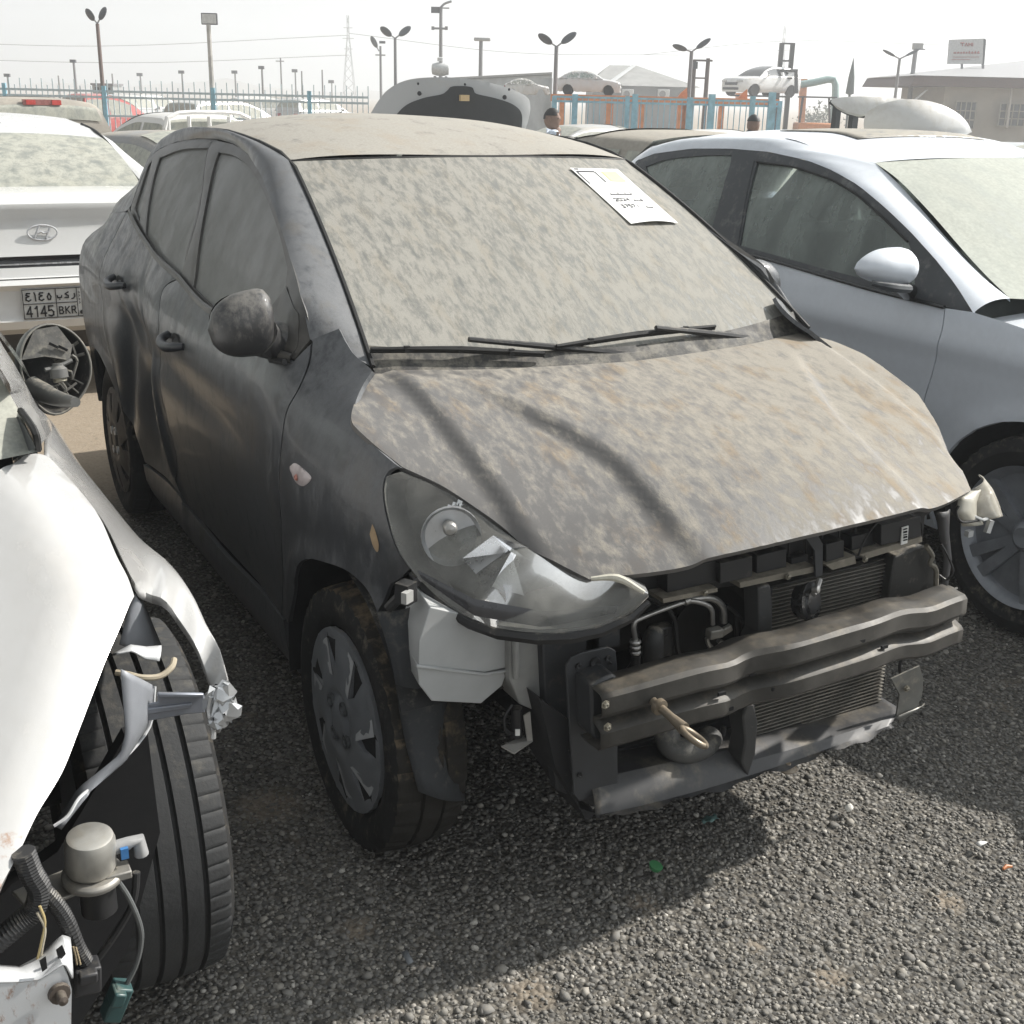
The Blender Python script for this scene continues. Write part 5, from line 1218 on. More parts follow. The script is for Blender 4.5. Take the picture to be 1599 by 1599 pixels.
for s in (-1, 1):
    f3 = msR(sfr)
    o_ = np.vstack([resamp(f3[:9], 26), resamp(f3[8:], 26)[1:]]); inn = np.vstack([resamp(sA, 26), resamp(np.vstack([sroof(np.full(14, -1.0), np.linspace(0, 1, 14)), [(XC-.56, 3.02, 1.15), (XC-.60, 3.18, 1.05)]]), 26)[1:]])
    bl2 = np.interp(np.arange(len(o_)), [0, 10, 26, 50], [.016, .02, .022, .02])[:, None]
    G = [o_+np.array([.012, 0, -.003])]+[o_+(inn-o_)*t+np.array([-.6, 0, .8])*bl2*4*t*(1-t) for t in np.linspace(0, 1, 9)]+[inn+np.array([.004, 0, -.012])]
    G = np.array(G)
    if s > 0: G = G*np.array([-1, 1, 1])+np.array([2*XC, 0, 0])
    MB().grid(G, flip=(s < 0)).mk('roof_rail', SILVER, SV)
# bonnet, nose, tail
def shood(u, y):
    hw = np.interp(y, [-.9, -.7, -.3, .3, .45], [.62, .70, .77, .80, .74]); zc = np.interp(y, [-.9, -.75, -.4, 0, .45], [.75, .82, .90, .955, .995])
    a = np.abs(u); return np.stack([XC+u*hw, y-.10*(1-u*u), zc-.045*a**2.5-.012*sstep(.62, .74, a)], -1)
U, T = np.meshgrid(np.linspace(-1, 1, 41), np.linspace(-.88, .46, 30)); MB().grid(shood(U, T)).mk('bonnet', SILVER, SV)
G = []
for (y, z, hw) in [(-.88, .74, .64), (-.97, .66, .72), (-.99, .50, .76), (-.97, .32, .76), (-.90, .20, .72)]:
    u = np.linspace(-1, 1, 21); G.append(np.stack([XC+u*hw, y-.10*(1-u*u)+.22*np.abs(u)**5, np.full(21, z)], 1))
MB().grid(np.array(G), flip=True).mk('front_bumper', SILVER, SV)
MB().box((XC, -1.06, .58), (.9, .06, .2)).mk('grille', BLACKG, SV, bevel=.03)
for s in (-1, 1): MB().box((XC+s*.66, -.84, .72), (.34, .30, .14), rot=rotm('Z', s*35)).mk('headlight', LENSD, SV, bevel=.04)
G = []
for (y, z, hw) in [(2.75, 1.40, .50), (3.10, 1.12, .60), (3.20, 1.06, .64), (3.6, 1.05, .70), (3.70, .98, .74), (3.72, .7, .78), (3.74, .5, .80), (3.62, .25, .76)]:
    u = np.linspace(-1, 1, 21); G.append(np.stack([XC+u*hw, y+.06*(1-u*u), z+.03*(1-u*u)*(z > 1)], 1))
MB().grid(np.array(G[1:])).mk('boot_lid', SILVER, SV); MB().grid(np.array(G[:2])).mk('rear_window', REARGL, SV)
for s in (-1, 1): MB().box((XC+s*.62, 3.68, .86), (.34, .14, .16), rot=rotm('Z', -s*14)).mk('tail_lamp', TAILR, SV, bevel=.03)
# mirror
mc = at(1378, 419, x=1.29); mb = MB(); V = []; n, m = 14, 24
for k in range(n+1):
    h = -1+2*k/n
    for j in range(m):
        t = 2*math.pi*j/m; r = math.sqrt(max(0, 1-abs(h)**6)) if h > 0 else max(0, 1-abs(h)**2)**.62
        V.append(mc+np.array([h*.122, (-.070 if math.cos(t) > 0 else -.03)*r*math.cos(t), .056*r*math.sin(t)*(1+.18*h)-.004*h+.008*(1-h*h)]))
F = [[k*m+j, k*m+(j+1) % m, (k+1)*m+(j+1) % m, (k+1)*m+j] for k in range(n) for j in range(m)]
mir = mb.add(V, F).mk('door_mirror', SILVER, SV)
mb = MB(); P = [mc+np.array([-.09, -.05, -.035]), mc+np.array([-.03, -.078, -.048]), mc+np.array([.05, -.07, -.058]), mc+np.array([.10, -.02, -.06])]; mb.tube(P, [.008, .014, .014, .010], 8, sm=4); mb.mk('mirror_underside', TRIMB, mir)
MB().tube([mc+np.array([.06, .0, -.055]), mc+np.array([.14, .04, -.075]), np.array([XC-.86, mc[1]+.08, .995])], [.02, .022, .03], 10, sm=4).mk('mirror_foot', BLACKG, mir)
MB().ball(mc*np.array([-1, 1, 1])+np.array([2*XC, 0, 0]), (.10, .06, .07), 8).mk('door_mirror', SILVER, SV)
# seats and shell
mb = MB().box((XC, 1.5, .25), (1.5, 2.6, .04)).box((XC, .45, .55), (1.4, .04, .66)).box((XC, -.25, .30), (1.2, 1.1, .04)); mb.mk('floor_pan', DARK, SV)
SG = plain('greenish_grey_trim', (.10, .115, .11), .85)
for s in (-1, 1):
    MB().box((XC+s*.37, 1.25, .52), (.48, .5, .16)).box((XC+s*.37, 1.52, .84), (.46, .14, .6), rot=rotm('X', -14)).box((XC+s*.37, 1.63, 1.22), (.25, .10, .18), rot=rotm('X', -10)).mk('seat', SG, SV, bevel=.05)
MB().box((XC, 2.15, .52), (1.25, .5, .18)).box((XC, 2.45, .85), (1.25, .15, .6), rot=rotm('X', -18)).mk('rear_bench', SG, SV, bevel=.05)
MB().box((XC, .72, .90), (1.45, .40, .16)).mk('dashboard', SG, SV, bevel=.06); MB().lathe([(-.012, .18), (0, .192), (.012, .18), (0, .168)], (XC-.37, .98, .93), (0, -.9, .42), 28, closed=True).mk('steering_wheel', TRIMB, SV)
# wheels with five split spokes
def alloy(c, s, r, parent, R=.32):
    wh = bpy.data.objects.new('wheel', None); link(wh, parent); OFF[wh.name] = OFF[parent.name]; c = np.array(c)
    tyre(c, .215, R, r, wh, [RUBBER, RUBBER], 3, n=120)
    mb = MB().lathe([(-s*.06, r*.86), (-s*.05, r*.90), (s*.07, r*.92), (s*.095, r*1.0), (s*.10, r*1.015), (s*.09, r*.965), (s*.06, r*.90)], c, (1, 0, 0), 60)
    mb.lathe([(s*.085, .0), (s*.09, .032), (s*.075, .05), (s*.03, .07)], c, (1, 0, 0), 28)
    for k in range(5):
        for dd in (-.17, .17):
            a0 = 2*math.pi*k/5+.55; a1 = a0+dd; p0 = np.array([s*.075, .045*math.cos(a0+dd*1.5), .045*math.sin(a0+dd*1.5)]); p1 = np.array([s*.085, r*.96*math.cos(a1), r*.96*math.sin(a1)])
            t = np.array([0, -math.sin(a1), math.cos(a1)]); wd0, wd1 = .016, .020; ex = np.array([s*.018, 0, 0])
            Q = [p0-t*wd0, p0+t*wd0, p1+t*wd1, p1-t*wd1]; mb.add([c+q for q in Q]+[c+q-ex*2 for q in Q], [[0, 1, 2, 3], [7, 6, 5, 4], [0, 4, 5, 1], [1, 5, 6, 2], [2, 6, 7, 3], [3, 7, 4, 0]] if s > 0 else [[3, 2, 1, 0], [4, 5, 6, 7], [1, 5, 4, 0], [2, 6, 5, 1], [3, 7, 6, 2], [0, 4, 7, 3]])
    mb.mk('rim', ALLOY, wh, sharp=30)
    MB().lathe([(-s*.03, 0), (-s*.03, r*.86)], c, (1, 0, 0), 30).lathe([(-s*.0, .13), (s*.012, .13), (s*.012, .06)], c, (1, 0, 0), 30).mk('brake_disc', DARK, wh)
    mb = MB()
    for k in range(5):
        a = 2*math.pi*k/5+.25; mb.lathe([(s*.055, .010), (s*.072, .010), (s*.074, .0)], c+np.array([0, .055*math.cos(a), .055*math.sin(a)]), (1, 0, 0), 8)
    mb.mk('wheel_nut', BLACKG, wh); return wh
for s, xx in ((-1, XC-.79), (1, XC+.79)):
    alloy((xx, .10, .32), s, .225, SV); alloy((xx, 2.70, .32), s, .225, SV)
    for yc in (.10, 2.70):
        a = np.radians(np.linspace(-8, 188, 26)); G = [np.stack([np.full(26, XC+s*x), yc+.385*np.cos(a), .31+.385*np.sin(a)], 1) for x in (.875, .72, .45)]
        mb = MB().grid(np.array(G)); mb.add(np.vstack([[[XC+s*.45, yc, .25]], G[2]]), [[0, k+1, k+2] for k in range(25)]); mb.mk('wheel_liner', LIN, SV)
# ------------------------------------------------------------------ the white wreck close on the left
NW = thing('wrecked_white_car', 'white car with its front corner torn open, wheel, pump and wires bare', 'car', (-2.09, 1.0, 0))
def white_rusty():
    mt = dusty('white_pearl_paint', (.46, .46, .458), dcol=(.38, .36, .325), dcol2=(.45, .38, .29), lo=.42, hi=.80, amt=.5, scale=5, film=.10, rough=.22, coat=.8)
    nt = mt.node_tree; b = nt.nodes['Principled BSDF']; ln = b.inputs['Base Color'].links[0].from_socket; v = coords(nt)
    sep = nd(nt, 'ShaderNodeSeparateXYZ', Vector=v)
    k = math_(nt, 'ADD', noise(nt, v, 16, 8, .7), maprange(nt, sep.outputs[1], -1.62, -1.85, -.4, .12, False))
    k = maprange(nt, k, .50, .62); rust = mixc(nt, noise(nt, v, 60, 6, .7), (.22, .10, .05), (.42, .28, .18))
    nt.links.new(mixc(nt, k, ln, rust), b.inputs['Base Color']); return mt
WN = white_rusty()
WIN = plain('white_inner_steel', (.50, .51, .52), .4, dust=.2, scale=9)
GRY = plain('shaded_grey_steel', (.22, .23, .25), .4, dust=.25, scale=9)  # darker copy of the white inner steel, shade put into the colour
gH = pchip([-1.4, -.9, -.8, -.65, -.52, -.46, -.3, -.1, .2], [.42, .63, .69, .775, .85, .885, .965, 1.02, 1.08])
def Hn(x, y):
    xe = np.interp(y, [-.9, -.46, -.3, -.1, .2], [-1.50, -1.30, -1.316, -1.374, -1.40]); xi = xe-.10
    return gH(y)-.35*np.maximum(0, x-xi)*sstep(-.02, .06, x-xi)-.20*np.clip(xi-x, 0, .30)
fN = lambda P: P[:, 2]-Hn(P[:, 0], P[:, 1])
hn = lambda pts: hit(pts, fN, .6, 4.0)
edge = hn([(56, 705), (70, 707), (84, 717), (109, 744), (150, 794), (181, 860), (200, 897), (211, 928)])
front = hn([(211, 928), (190, 975), (168, 1025), (145, 1085), (122, 1146), (98, 1205), (60, 1268), (30, 1330), (0, 1385)])
rearn = hn([(56, 705), (38, 709), (19, 722), (0, 730)])
k2 = lambda A: A[:, :2]
oN = np.vstack([spl(k2(rearn))[::-1], spl(k2(edge))[1:], spl(k2(front))[1:], [(-1.66, -.93), (-1.85, -1.0), (-2.09, -1.02), (-2.55, -.98), (-2.82, -.7), (-2.86, -.3), (-2.80, .02), (-2.5, -.12), (-2.09, -.2), (-1.65, -.13)]])
V, F = patch(oN, lambda q: np.stack([q[:, 0], q[:, 1], Hn(q[:, 0], q[:, 1])], 1), .03, (), .02, (0, 0, 1), roll=.004)
mk('bonnet', V, F, WN, NW, sharp=45)
# wing: strip from the bonnet gap over the shoulder, cut away along the arch
Lp = hn([(62, 706), (84, 721), (112, 750), (154, 800), (186, 864), (205, 899)])+np.array([.006, 0, -.016])
Lp = np.vstack([Lp, [at(231, 927, x=-1.262), at(256, 936, x=-1.245), at(276, 962, x=-1.228), at(306, 1008, x=-1.213), at(325, 1057, x=-1.203), at(335, 1078, x=-1.20)]])
Rp = np.array([at(62, 641, x=-1.265), at(86, 664, x=-1.243), at(125, 725, x=-1.22), at(175, 788, x=-1.205), at(219, 841, x=-1.196), at(266, 881, x=-1.19), at(300, 928, x=-1.186), at(322, 975, x=-1.182), at(344, 1016, x=-1.18), at(356, 1063, x=-1.178)])
Lp, Rp = spl(Lp, 5), spl(Rp, 5)
G = list(loft(Lp, Rp, 8, .010, (.5, 0, .8), 50)); G += [G[-1]+np.array([.004, 0, -.02]), G[-1]+np.array([-.004, 0, -.05])]; G = [G[0]+np.array([0, 0, -.015])]+G
MB().grid(np.array(G)).mk('fender', WN, NW, solid=.003)
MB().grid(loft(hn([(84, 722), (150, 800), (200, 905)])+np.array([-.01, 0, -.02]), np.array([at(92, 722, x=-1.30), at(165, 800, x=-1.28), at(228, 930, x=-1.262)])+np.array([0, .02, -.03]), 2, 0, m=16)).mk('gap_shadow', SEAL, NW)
# windscreen pillar and the car's far body (mostly out of frame)
L2 = spl([at(58, 702, x=-1.375), at(45, 662, x=-1.38), at(32, 642, x=-1.385), at(15, 617, x=-1.395), at(0, 575, x=-1.41), (-1.50, .62, 1.28), (-1.57, 1.0, 1.42)], 5)
R2 = spl([at(84, 668, x=-1.25), at(74, 652, x=-1.27), at(62, 642, x=-1.29), at(25, 575, x=-1.33), at(0, 532, x=-1.36), (-1.41, .72, 1.26), (-1.49, 1.05, 1.42)], 5)
G = list(loft(L2, R2, 6, .012, (.5, -.3, .7), 40)); G += [G[-1]+np.array([.0, .01, -.05])]
MB().grid(np.array(G)).mk('pillar', WN, NW)
MB().tube(spl([at(60, 702, x=-1.372), at(56, 678, x=-1.376), at(46, 660, x=-1.38), at(32, 641, x=-1.386)], 4), .006, 6).mk('seal', SEAL, NW)
G = []; q0_, q1_ = np.array(at(58, 702, x=-1.375)), np.array((-1.57, 1.0, 1.42))
for t in np.linspace(0, 1, 14):
    p = lerp(q0_, q1_, t); p = np.array([np.interp(p[1], np.sort(L2[:, 1]), L2[np.argsort(L2[:, 1]), 0]), p[1], np.interp(p[1], np.sort(L2[:, 1]), L2[np.argsort(L2[:, 1]), 2])])
    u = np.linspace(-1, 1, 15); G.append(np.stack([-2.09+u*(p[0]+2.09), p[1]-.10*(1-u*u), np.full(15, p[2]-.004)-.01*(1-u*u)], 1))
MB().grid(np.array(G)).mk('windscreen', REARGL, NW)
MB().grid(loft([at(20, 720, x=-1.40), at(38, 706, x=-1.39), at(56, 700, x=-1.385)], [at(15, 655, x=-1.40), at(28, 650, x=-1.392), at(40, 668, x=-1.388)], 3, .004, (0, -1, 0), 10)).mk('cowl_corner', TRIMB, NW)
G = []
for y in np.linspace(.98, 2.9, 16):
    u = np.linspace(-1, 1, 17); hw = np.interp(y, [.98, 1.6, 2.9], [.55, .57, .50]); z = np.interp(y, [.98, 1.4, 2.0, 2.9], [1.41, 1.47, 1.46, 1.34]); G.append(np.stack([-2.09+u*hw, np.full(17, y), z+.04*(1-u*u)], 1))
MB().grid(np.array(G)).mk('roof', WN, NW)
for s in (-1, 1):
    mb = MB(); G = []
    for y in np.linspace(.75 if s > 0 else -.8, 3.6, 24): G.append([(-2.09+s*(x-.05*(s > 0)*(1-sstep(1.2, 2.2, y))), y, z) for x, z in [(.80, .22), (.855, .34), (.862, .55), (.868, .74), (.852, .88), (.80, .97)]])
    mb.grid(np.array(G), flip=(s > 0)); mb.mk('body_side', WN, NW)
    mb = MB(); mb.grid(np.array([[(-2.09+s*.80, y, .97), (-2.09+s*lerp(.80, .56, np.clip((y-.5)/.7, 0, 1)), y, np.interp(y, [.5, 1.2, 2.6, 3.1], [.99, 1.42, 1.38, 1.0]))] for y in np.linspace(.55, 3.1, 14)])); mb.mk('side_window', GLASSD, NW)
mb = MB(); G = [[(-2.09+u*.86, y+.05*(1-u*u), z) for u in np.linspace(-1, 1, 13)] for y, z in [(2.9, 1.36), (3.2, 1.03), (3.7, 1.02), (3.85, .8), (3.85, .4), (3.7, .25)]]; mb.grid(np.array(G)); mb.mk('boot_lid', WN, NW)
MB().box((-2.09, 1.6, .28), (1.5, 3.2, .05)).box((-2.09, .15, .62), (1.4, .04, .66)).box((-2.2, -.45, .5), (.9, .5, .4)).mk('floor_pan', DARK, NW)
# wheel: worn road tyre, straight ahead
wh = bpy.data.objects.new('wheel', None); link(wh, NW); OFF[wh.name] = OFF[NW.name]
tyre((-1.288, -.165, .33), .232, .333, .225, wh, [RUBBER, plain('worn_tread', (.040, .041, .042), .75, spec=.35, dust=.28, dcol=(.13, .12, .10), scale=22, bump=.25)], 4, n=480, groove=.010, every=7, dep=.0045)
simple_rim = MB().lathe([(.10, .22), (.06, .2), (.06, 0)], (-1.288, -.165, .33), (1, 0, 0), 40).lathe([(-.10, .22), (-.05, .2), (-.04, 0)], (-1.288, -.165, .33), (1, 0, 0), 40).mk('rim', ALLOY, wh)
# inner wing, strut tower, brackets
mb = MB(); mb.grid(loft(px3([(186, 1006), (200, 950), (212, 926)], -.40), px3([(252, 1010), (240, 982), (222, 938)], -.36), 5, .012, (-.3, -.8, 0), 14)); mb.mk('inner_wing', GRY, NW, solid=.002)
mb = MB(); mb.grid(loft(px3([(176, 1024), (204, 1009), (228, 1012), (252, 1010)], -.43), px3([(182, 1022), (206, 1018), (226, 1030), (248, 1033)], -.455), 3, .004, (0, -1, .3), 14)); mb.mk('wing_lip', WIN, NW, solid=.003)
mb = MB(); mb.tube([at(181, 1050, y=-.50), at(200, 1053, y=-.51), at(222, 1058, y=-.52), at(250, 1056, y=-.52), at(268, 1042, y=-.51), at(272, 1030, y=-.49)], .0048, 8, sm=4); mb.mk('beige_hose', plain('beige_rubber', (.36, .31, .23), .6), NW)
G = loft(px3([(190, 1045), (197, 1145), (188, 1178), (122, 1230), (84, 1290)], -.60), np.array([at(242, 1072, y=-.50), at(234, 1134, y=-.52), at(193, 1186, y=-.56), at(128, 1244, y=-.62), at(88, 1290, y=-.64)]), 5, .012, (.4, -.8, 0), 24)
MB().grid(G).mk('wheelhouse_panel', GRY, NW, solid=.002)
MB().tube(spl([at(242, 1072, y=-.503), at(234, 1134, y=-.523), at(193, 1186, y=-.563), at(150, 1225, y=-.60), at(124, 1246, y=-.625), at(106, 1274, y=-.64), at(84, 1290, y=-.645)], 4), .0025, 6).mk('panel_edge', WIN, NW)
mb = MB(); slab(mb, [(206, 1106), (247, 1096), (247, 1082), (319, 1083), (321, 1113), (290, 1116), (247, 1124), (206, 1130)], -.545, .004); slab(mb, [(247, 1083), (319, 1084), (317, 1090), (247, 1090)], -.552, .008); slab(mb, [(222, 1108), (300, 1098), (300, 1106), (222, 1118)], -.549, .006); mb.mk('lamp_bracket', plain('grey_bracket', (.22, .235, .27), .35, metal=.4, dust=.15), NW, bevel=.002)
# what is left of the headlight
rs = np.random.default_rng(4); mb = MB()
for (px, py, r) in [(338, 1092, .020), (350, 1082, .016), (344, 1104, .018), (358, 1108, .016), (347, 1120, .013), (336, 1128, .010)]:
    bV, bF = MB().ball(at(px, py, y=-.60+rs.uniform(-.02, .02)), (r, r*.8, r*1.05), 5).get(); mb.add(bV+rs.normal(0, .003, bV.shape), bF)
mb.tube([at(330, 1088, y=-.60), at(326, 1110, y=-.60), at(333, 1140, y=-.60), at(333, 1153, y=-.60)], .004, 6, sm=3)
mb.mk('broken_headlight', plain('crumpled_clear_plastic', (.55, .56, .57), .12, metal=.5, coat=.6, dust=.1), NW, sharp=20)
# mirror shell: hollow, its glass gone
c = at(85, 570, x=-1.22); ax = np.array([.20, -.95, .18]); ax /= np.linalg.norm(ax); ux = np.cross(ax, [0, 0, 1]); ux /= np.linalg.norm(ux); uz = np.cross(ux, ax)
def ell(a, rx, rz, dp): return c-ax*dp+rx*math.cos(a)*ux*-1+rz*math.sin(a)*uz
mb = MB(); T_ = np.linspace(0, 2*math.pi, 33)[:-1]
def rad(a): return .081*(1-.06*math.cos(a-2.4)), .094*(1+.24*max(0, -math.sin(a+.35))**3)
G = [[ell(a, rad(a)[0]*k, rad(a)[1]*k, d) for a in T_] for k, d in [(1.0, 0), (1.03, .012), (1.0, .04), (.86, .075), (.60, .10), (.25, .112), (.02, .115)]]
mb.grid(np.array(G), closed_u=True)
G2 = [[ell(a, rad(a)[0]*k, rad(a)[1]*k, d) for a in T_] for k, d in [(1.0, -.001), (.94, .01), (.90, .04), (.78, .065), (.5, .08), (.02, .085)]]
mb.grid(np.array(G2), closed_u=True, flip=True)
mm = mb.mk('mirror_shell', plain('dusty_mirror_plastic', (.03, .03, .031), .5, dust=.42, dcol=(.30, .28, .24)), NW)
mb = MB()
for a in np.linspace(-2.3, -.6, 7): mb.tube([ell(a, .04, .05, .03), ell(a, .076, .093, .008)], .0022, 5)
for a in (0.2, .55): mb.tube([ell(a, .02, .02, .05), ell(a, .078, .09, .006)], .004, 5)
mb.tube([ell(a, .040, .050, .03) for a in np.linspace(-2.5, -.4, 16)], .0028, 5)
mb.tube([ell(a, rad(a)[0]*1.0, rad(a)[1]*1.0, -.001) for a in np.linspace(0, 2*math.pi, 40)], .0026, 5)
for a, r0 in ((-.9, .05), (-.2, .06), (.9, .045), (1.4, .055), (-1.7, .06)): mb.tube([ell(a, r0*.3, r0*.3, .02), ell(a+.5, r0*.8, r0, .0), ell(a+.2, r0, r0*1.2, .012), ell(a+.9, r0*1.1, r0*1.1, .004)], .0032, 5, sm=3)
mb.mk('shell_ribs', plain('dusty_rib', (.16, .155, .14), .6, dust=.4), mm)
P = [ell(2.85, .076, .07, -.001), ell(2.0, .078, .093, .0), ell(1.3, .076, .092, -.004), ell(.75, .062, .06, -.010), ell(.35, .034, .02, -.014), ell(2.3, .030, .030, -.008)]
mb = MB(); cc = c-ax*-.004; mb.add(P+[p-ax*.02 for p in P], [[0, 1, 2, 3, 4, 5], [0, 6, 7, 1], [1, 7, 8, 2], [2, 8, 9, 3], [3, 9, 10, 4], [4, 10, 11, 5]])
mb.mk('carrier_plate', plain('dusty_carrier', (.09, .088, .083), .6, dust=.55, dcol=(.27, .25, .21), scale=30), mm, smooth=False)
mb = MB()
for (a, r0) in ((1.55, .045), (1.05, .042)): mb.box(ell(a, r0, r0, -.009)-ax*-.006, (.022, .006, .006), rot=rotm('Y', 32))
mb.mk('carrier_slot', DARK, mm)
mb = MB(); b0_ = ell(-1.5, .0, .038, -.02)
mb.tube([b0_+uz*(.0035*t/6.28)+.014*(math.cos(t)*ux+math.sin(t)*ax) for t in np.linspace(0, 18.8, 60)], .0022, 5); mb.mk('spring', plain('spring_steel', (.42, .40, .33), .35, metal=.7), mm)
mb = MB().lathe([(0, .02), (.02, .02), (.028, .012), (.034, .012)], b0_+uz*.008, uz, 16).tube([b0_+uz*.03-ux*-.03, b0_+uz*.034+ux*.0, b0_+uz*.045-ux*.035], .005, 6, sm=3); mb.mk('fold_motor', plain('motor_grey', (.14, .14, .135), .5, dust=.3), mm)
foot = spl([at(118, 628, x=-1.22), at(90, 622, x=-1.24), at(66, 612, x=-1.26), at(50, 600, x=-1.275)], 4); MB().tube(foot, [.011, .018, .024, .020], 10).mk('mirror_foot', plain('grey_foot', (.10, .10, .095), .5, dust=.35), mm)
# vacuum pump with its plugs, hoses and wiring
PY = -.72
pc = at(141, 1330, y=PY); mb = MB().lathe([(-.028, .031), (-.022, .0335), (.018, .033), (.026, .030), (.0275, .026), (.0275, 0)], pc, (.04, -.1, 1), 32)
pump = mb.mk('vacuum_pump', plain('dull_aluminium_can', (.42, .41, .38), .42, metal=.7, dust=.3), NW)
mb = MB().lathe([(-.012, .040), (-.004, .041), (.0, .036)], pc+np.array([0, 0, -.03]), (.04, -.1, 1), 28).box(pc+np.array([.03, -.01, -.036]), (.035, .03, .012)).box(pc+np.array([-.05, .01, -.05]), (.09, .06, .006), rot=rotm('Z', 15)); mb.mk('pump_flange', plain('cast_aluminium', (.26, .25, .23), .5, metal=.5, dust=.35), pump, bevel=.002)
MB().lathe([(-.05, .018), (-.045, .024), (0, .024)], pc+np.array([.004, 0, -.05]), (0, 0, 1), 20).mk('pump_motor', BLACKP, pump)
MB().tube([pc+np.array([.03, 0, -.004]), pc+np.array([.05, 0, -.002]), pc+np.array([.064, 0, .0]), pc+np.array([.066, 0, -.025])], [.010, .009, .009, .010], 12).mk('pump_elbow', plain('grey_elbow', (.30, .30, .30), .45), pump)
MB().box(pc+np.array([.042, -.012, -.008]), (.010, .006, .016)).mk('blue_clip', plain('blue_clip', (.05, .18, .42), .4), pump)
W_ = plain('black_wiring', (.022, .022, .023), .55, dust=.25)
def wire(pts, r, y=PY, nm='wire', mt=W_, sm=5): return MB().tube([at(a, b, y=y) for a, b in pts], r, 8, sm=sm).mk(nm, mt, NW)
wire([(182, 1373), (200, 1400), (216, 1436), (221, 1465), (214, 1503), (196, 1541)], .0038, mt=plain('grey_cable', (.11, .115, .115), .45))
wire([(213, 1362), (211, 1392), (203, 1420), (176, 1465), (146, 1506)], .0055, y=-.70)
def harness(pts, r, y):
    P = spl(np.array([at(a, b, y=y) for a, b in pts]), 14); rr = [r*(1+.10*(k % 2)) for k in range(len(P))]; return MB().tube(P, rr, 10).mk('wiring_harness', W_, NW, sharp=20)
harness([(36, 1330), (48, 1362), (62, 1390), (54, 1420), (30, 1442), (-10, 1475)], .014, -.80); harness([(70, 1392), (90, 1415), (105, 1440), (120, 1478), (134, 1502)], .010, -.80)
wire([(62, 1415), (70, 1440), (64, 1475), (58, 1500)], .0018, -.82, mt=plain('yellow_wire', (.45, .36, .18), .5)); wire([(58, 1425), (70, 1450), (66, 1480), (62, 1505)], .0018, -.82, mt=plain('pale_wire', (.42, .38, .30), .5))
def plug(px, py, sz, y, rz, mt): MB().box(at(px, py, y=y), sz, rot=rotm('Y', rz)).box(np.array(at(px, py, y=y))+np.array([0, -.01, sz[2]*.3]), (sz[0]*.7, sz[1], sz[2]*.4), rot=rotm('Y', rz)).mk('plug', mt, NW, bevel=.003)
plug(135, 1524, (.034, .03, .04), -.80, 5, plain('dark_plug', (.03, .03, .032), .45, dust=.2)); plug(182, 1562, (.026, .03, .055), -.72, 25, plain('teal_plug', (.03, .07, .07), .4, dust=.15))
for k, dx in enumerate((-6, -2, 2, 6)): wire([(120+dx, 1478), (124+dx, 1492), (128+dx*1.3, 1506)], .0014, -.81, mt=plain('tan_wire', (.35, .28, .18), .5), sm=2) if k < 2 else None
mb = MB(); slab(mb, [(-40, 1440), (20, 1380), (90, 1330), (150, 1230), (196, 1150), (230, 1140), (250, 1300), (200, 1480), (100, 1640), (-40, 1640)], -.50, .03); mb.mk('dark_backing', DARK, NW)  # black sheet added behind all, standing in for the bay's darkness
# bent white bracket with rust, bottom corner
RUSTW = dusty('chipped_white_steel', (.58, .59, .60), dcol=(.34, .17, .08), dcol2=(.24, .10, .05), lo=.56, hi=.64, amt=.9, scale=14, stretch=(1, 1, .5), rough=.35, coat=.3, brown=.6)
mb = MB(); YB = -.86
slab(mb, [(-40, 1536), (30, 1535), (60, 1530), (95, 1500), (106, 1524), (112, 1545), (110, 1660), (-40, 1660)], YB, .01)
mb.grid(loft(px3([(-30, 1508), (30, 1512), (60, 1496), (98, 1462), (108, 1466)], YB+.05), px3([(-30, 1536), (30, 1535), (62, 1531), (100, 1506), (112, 1528)], YB), 4, .01, (0, -.6, .8), 24)); mb.mk('crash_bracket', RUSTW, NW, solid=.0025)
mb = MB(); c_ = at(92, 1550, y=YB-.006); mb.lathe([(0, .014), (.006, .013), (.006, .007), (.022, .006), (.024, 0)], c_, (.1, -1, .1), 14); mb.mk('bolt', plain('rusty_bolt', (.12, .10, .085), .5, metal=.5, dust=.3), NW)
mb = MB(); slab(mb, [(62, 1503), (72, 1496), (74, 1512), (66, 1518)], YB-.004, .004); slab(mb, [(88, 1486), (98, 1478), (103, 1490), (92, 1502)], YB+.006, .004); mb.mk('bracket_hole', DARK, NW)

# ------------------------------------------------------------------ the white saloon behind, seen from its tail
RW = thing('white_sedan', 'white dusty saloon with numbered rear plate, parked tail first behind the black car', 'car', (-.70, 6.6, -.07))
cx = -.70
def rowp(y, z, hw, crown=.02, bow=.05, n=25, p=2): u = np.linspace(-1, 1, n); return np.stack([cx+u*hw, y+bow*np.abs(u)**3, z+crown*(1-np.abs(u)**p)], 1)
def zat(py, y, px=70): return at(px, py, y=y)[2]
MB().grid(np.array([rowp(7.4, 1.33, .52, .03, 0), rowp(6.9, 1.375, .55, .035, 0), rowp(6.4, zat(185, 6.4)-.035, .57, .035, 0), rowp(6.0, zat(193, 6.0)-.03, .57, .03, 0), rowp(5.75, zat(204, 5.75)-.028, .56, .028, 0), rowp(5.68, zat(207, 5.68)-.03, .56, .028, 0)])).mk('roof', WHITEC, RW)
MB().grid(np.array([rowp(lerp(5.68, 5.02, t), lerp(zat(207, 5.68)-.03, zat(291, 5.02)-.02, t)+.03*4*t*(1-t), lerp(.56, .64, t), lerp(.028, .02, t), 0) for t in np.linspace(0, 1, 12)])).mk('rear_window', REARGL, RW)
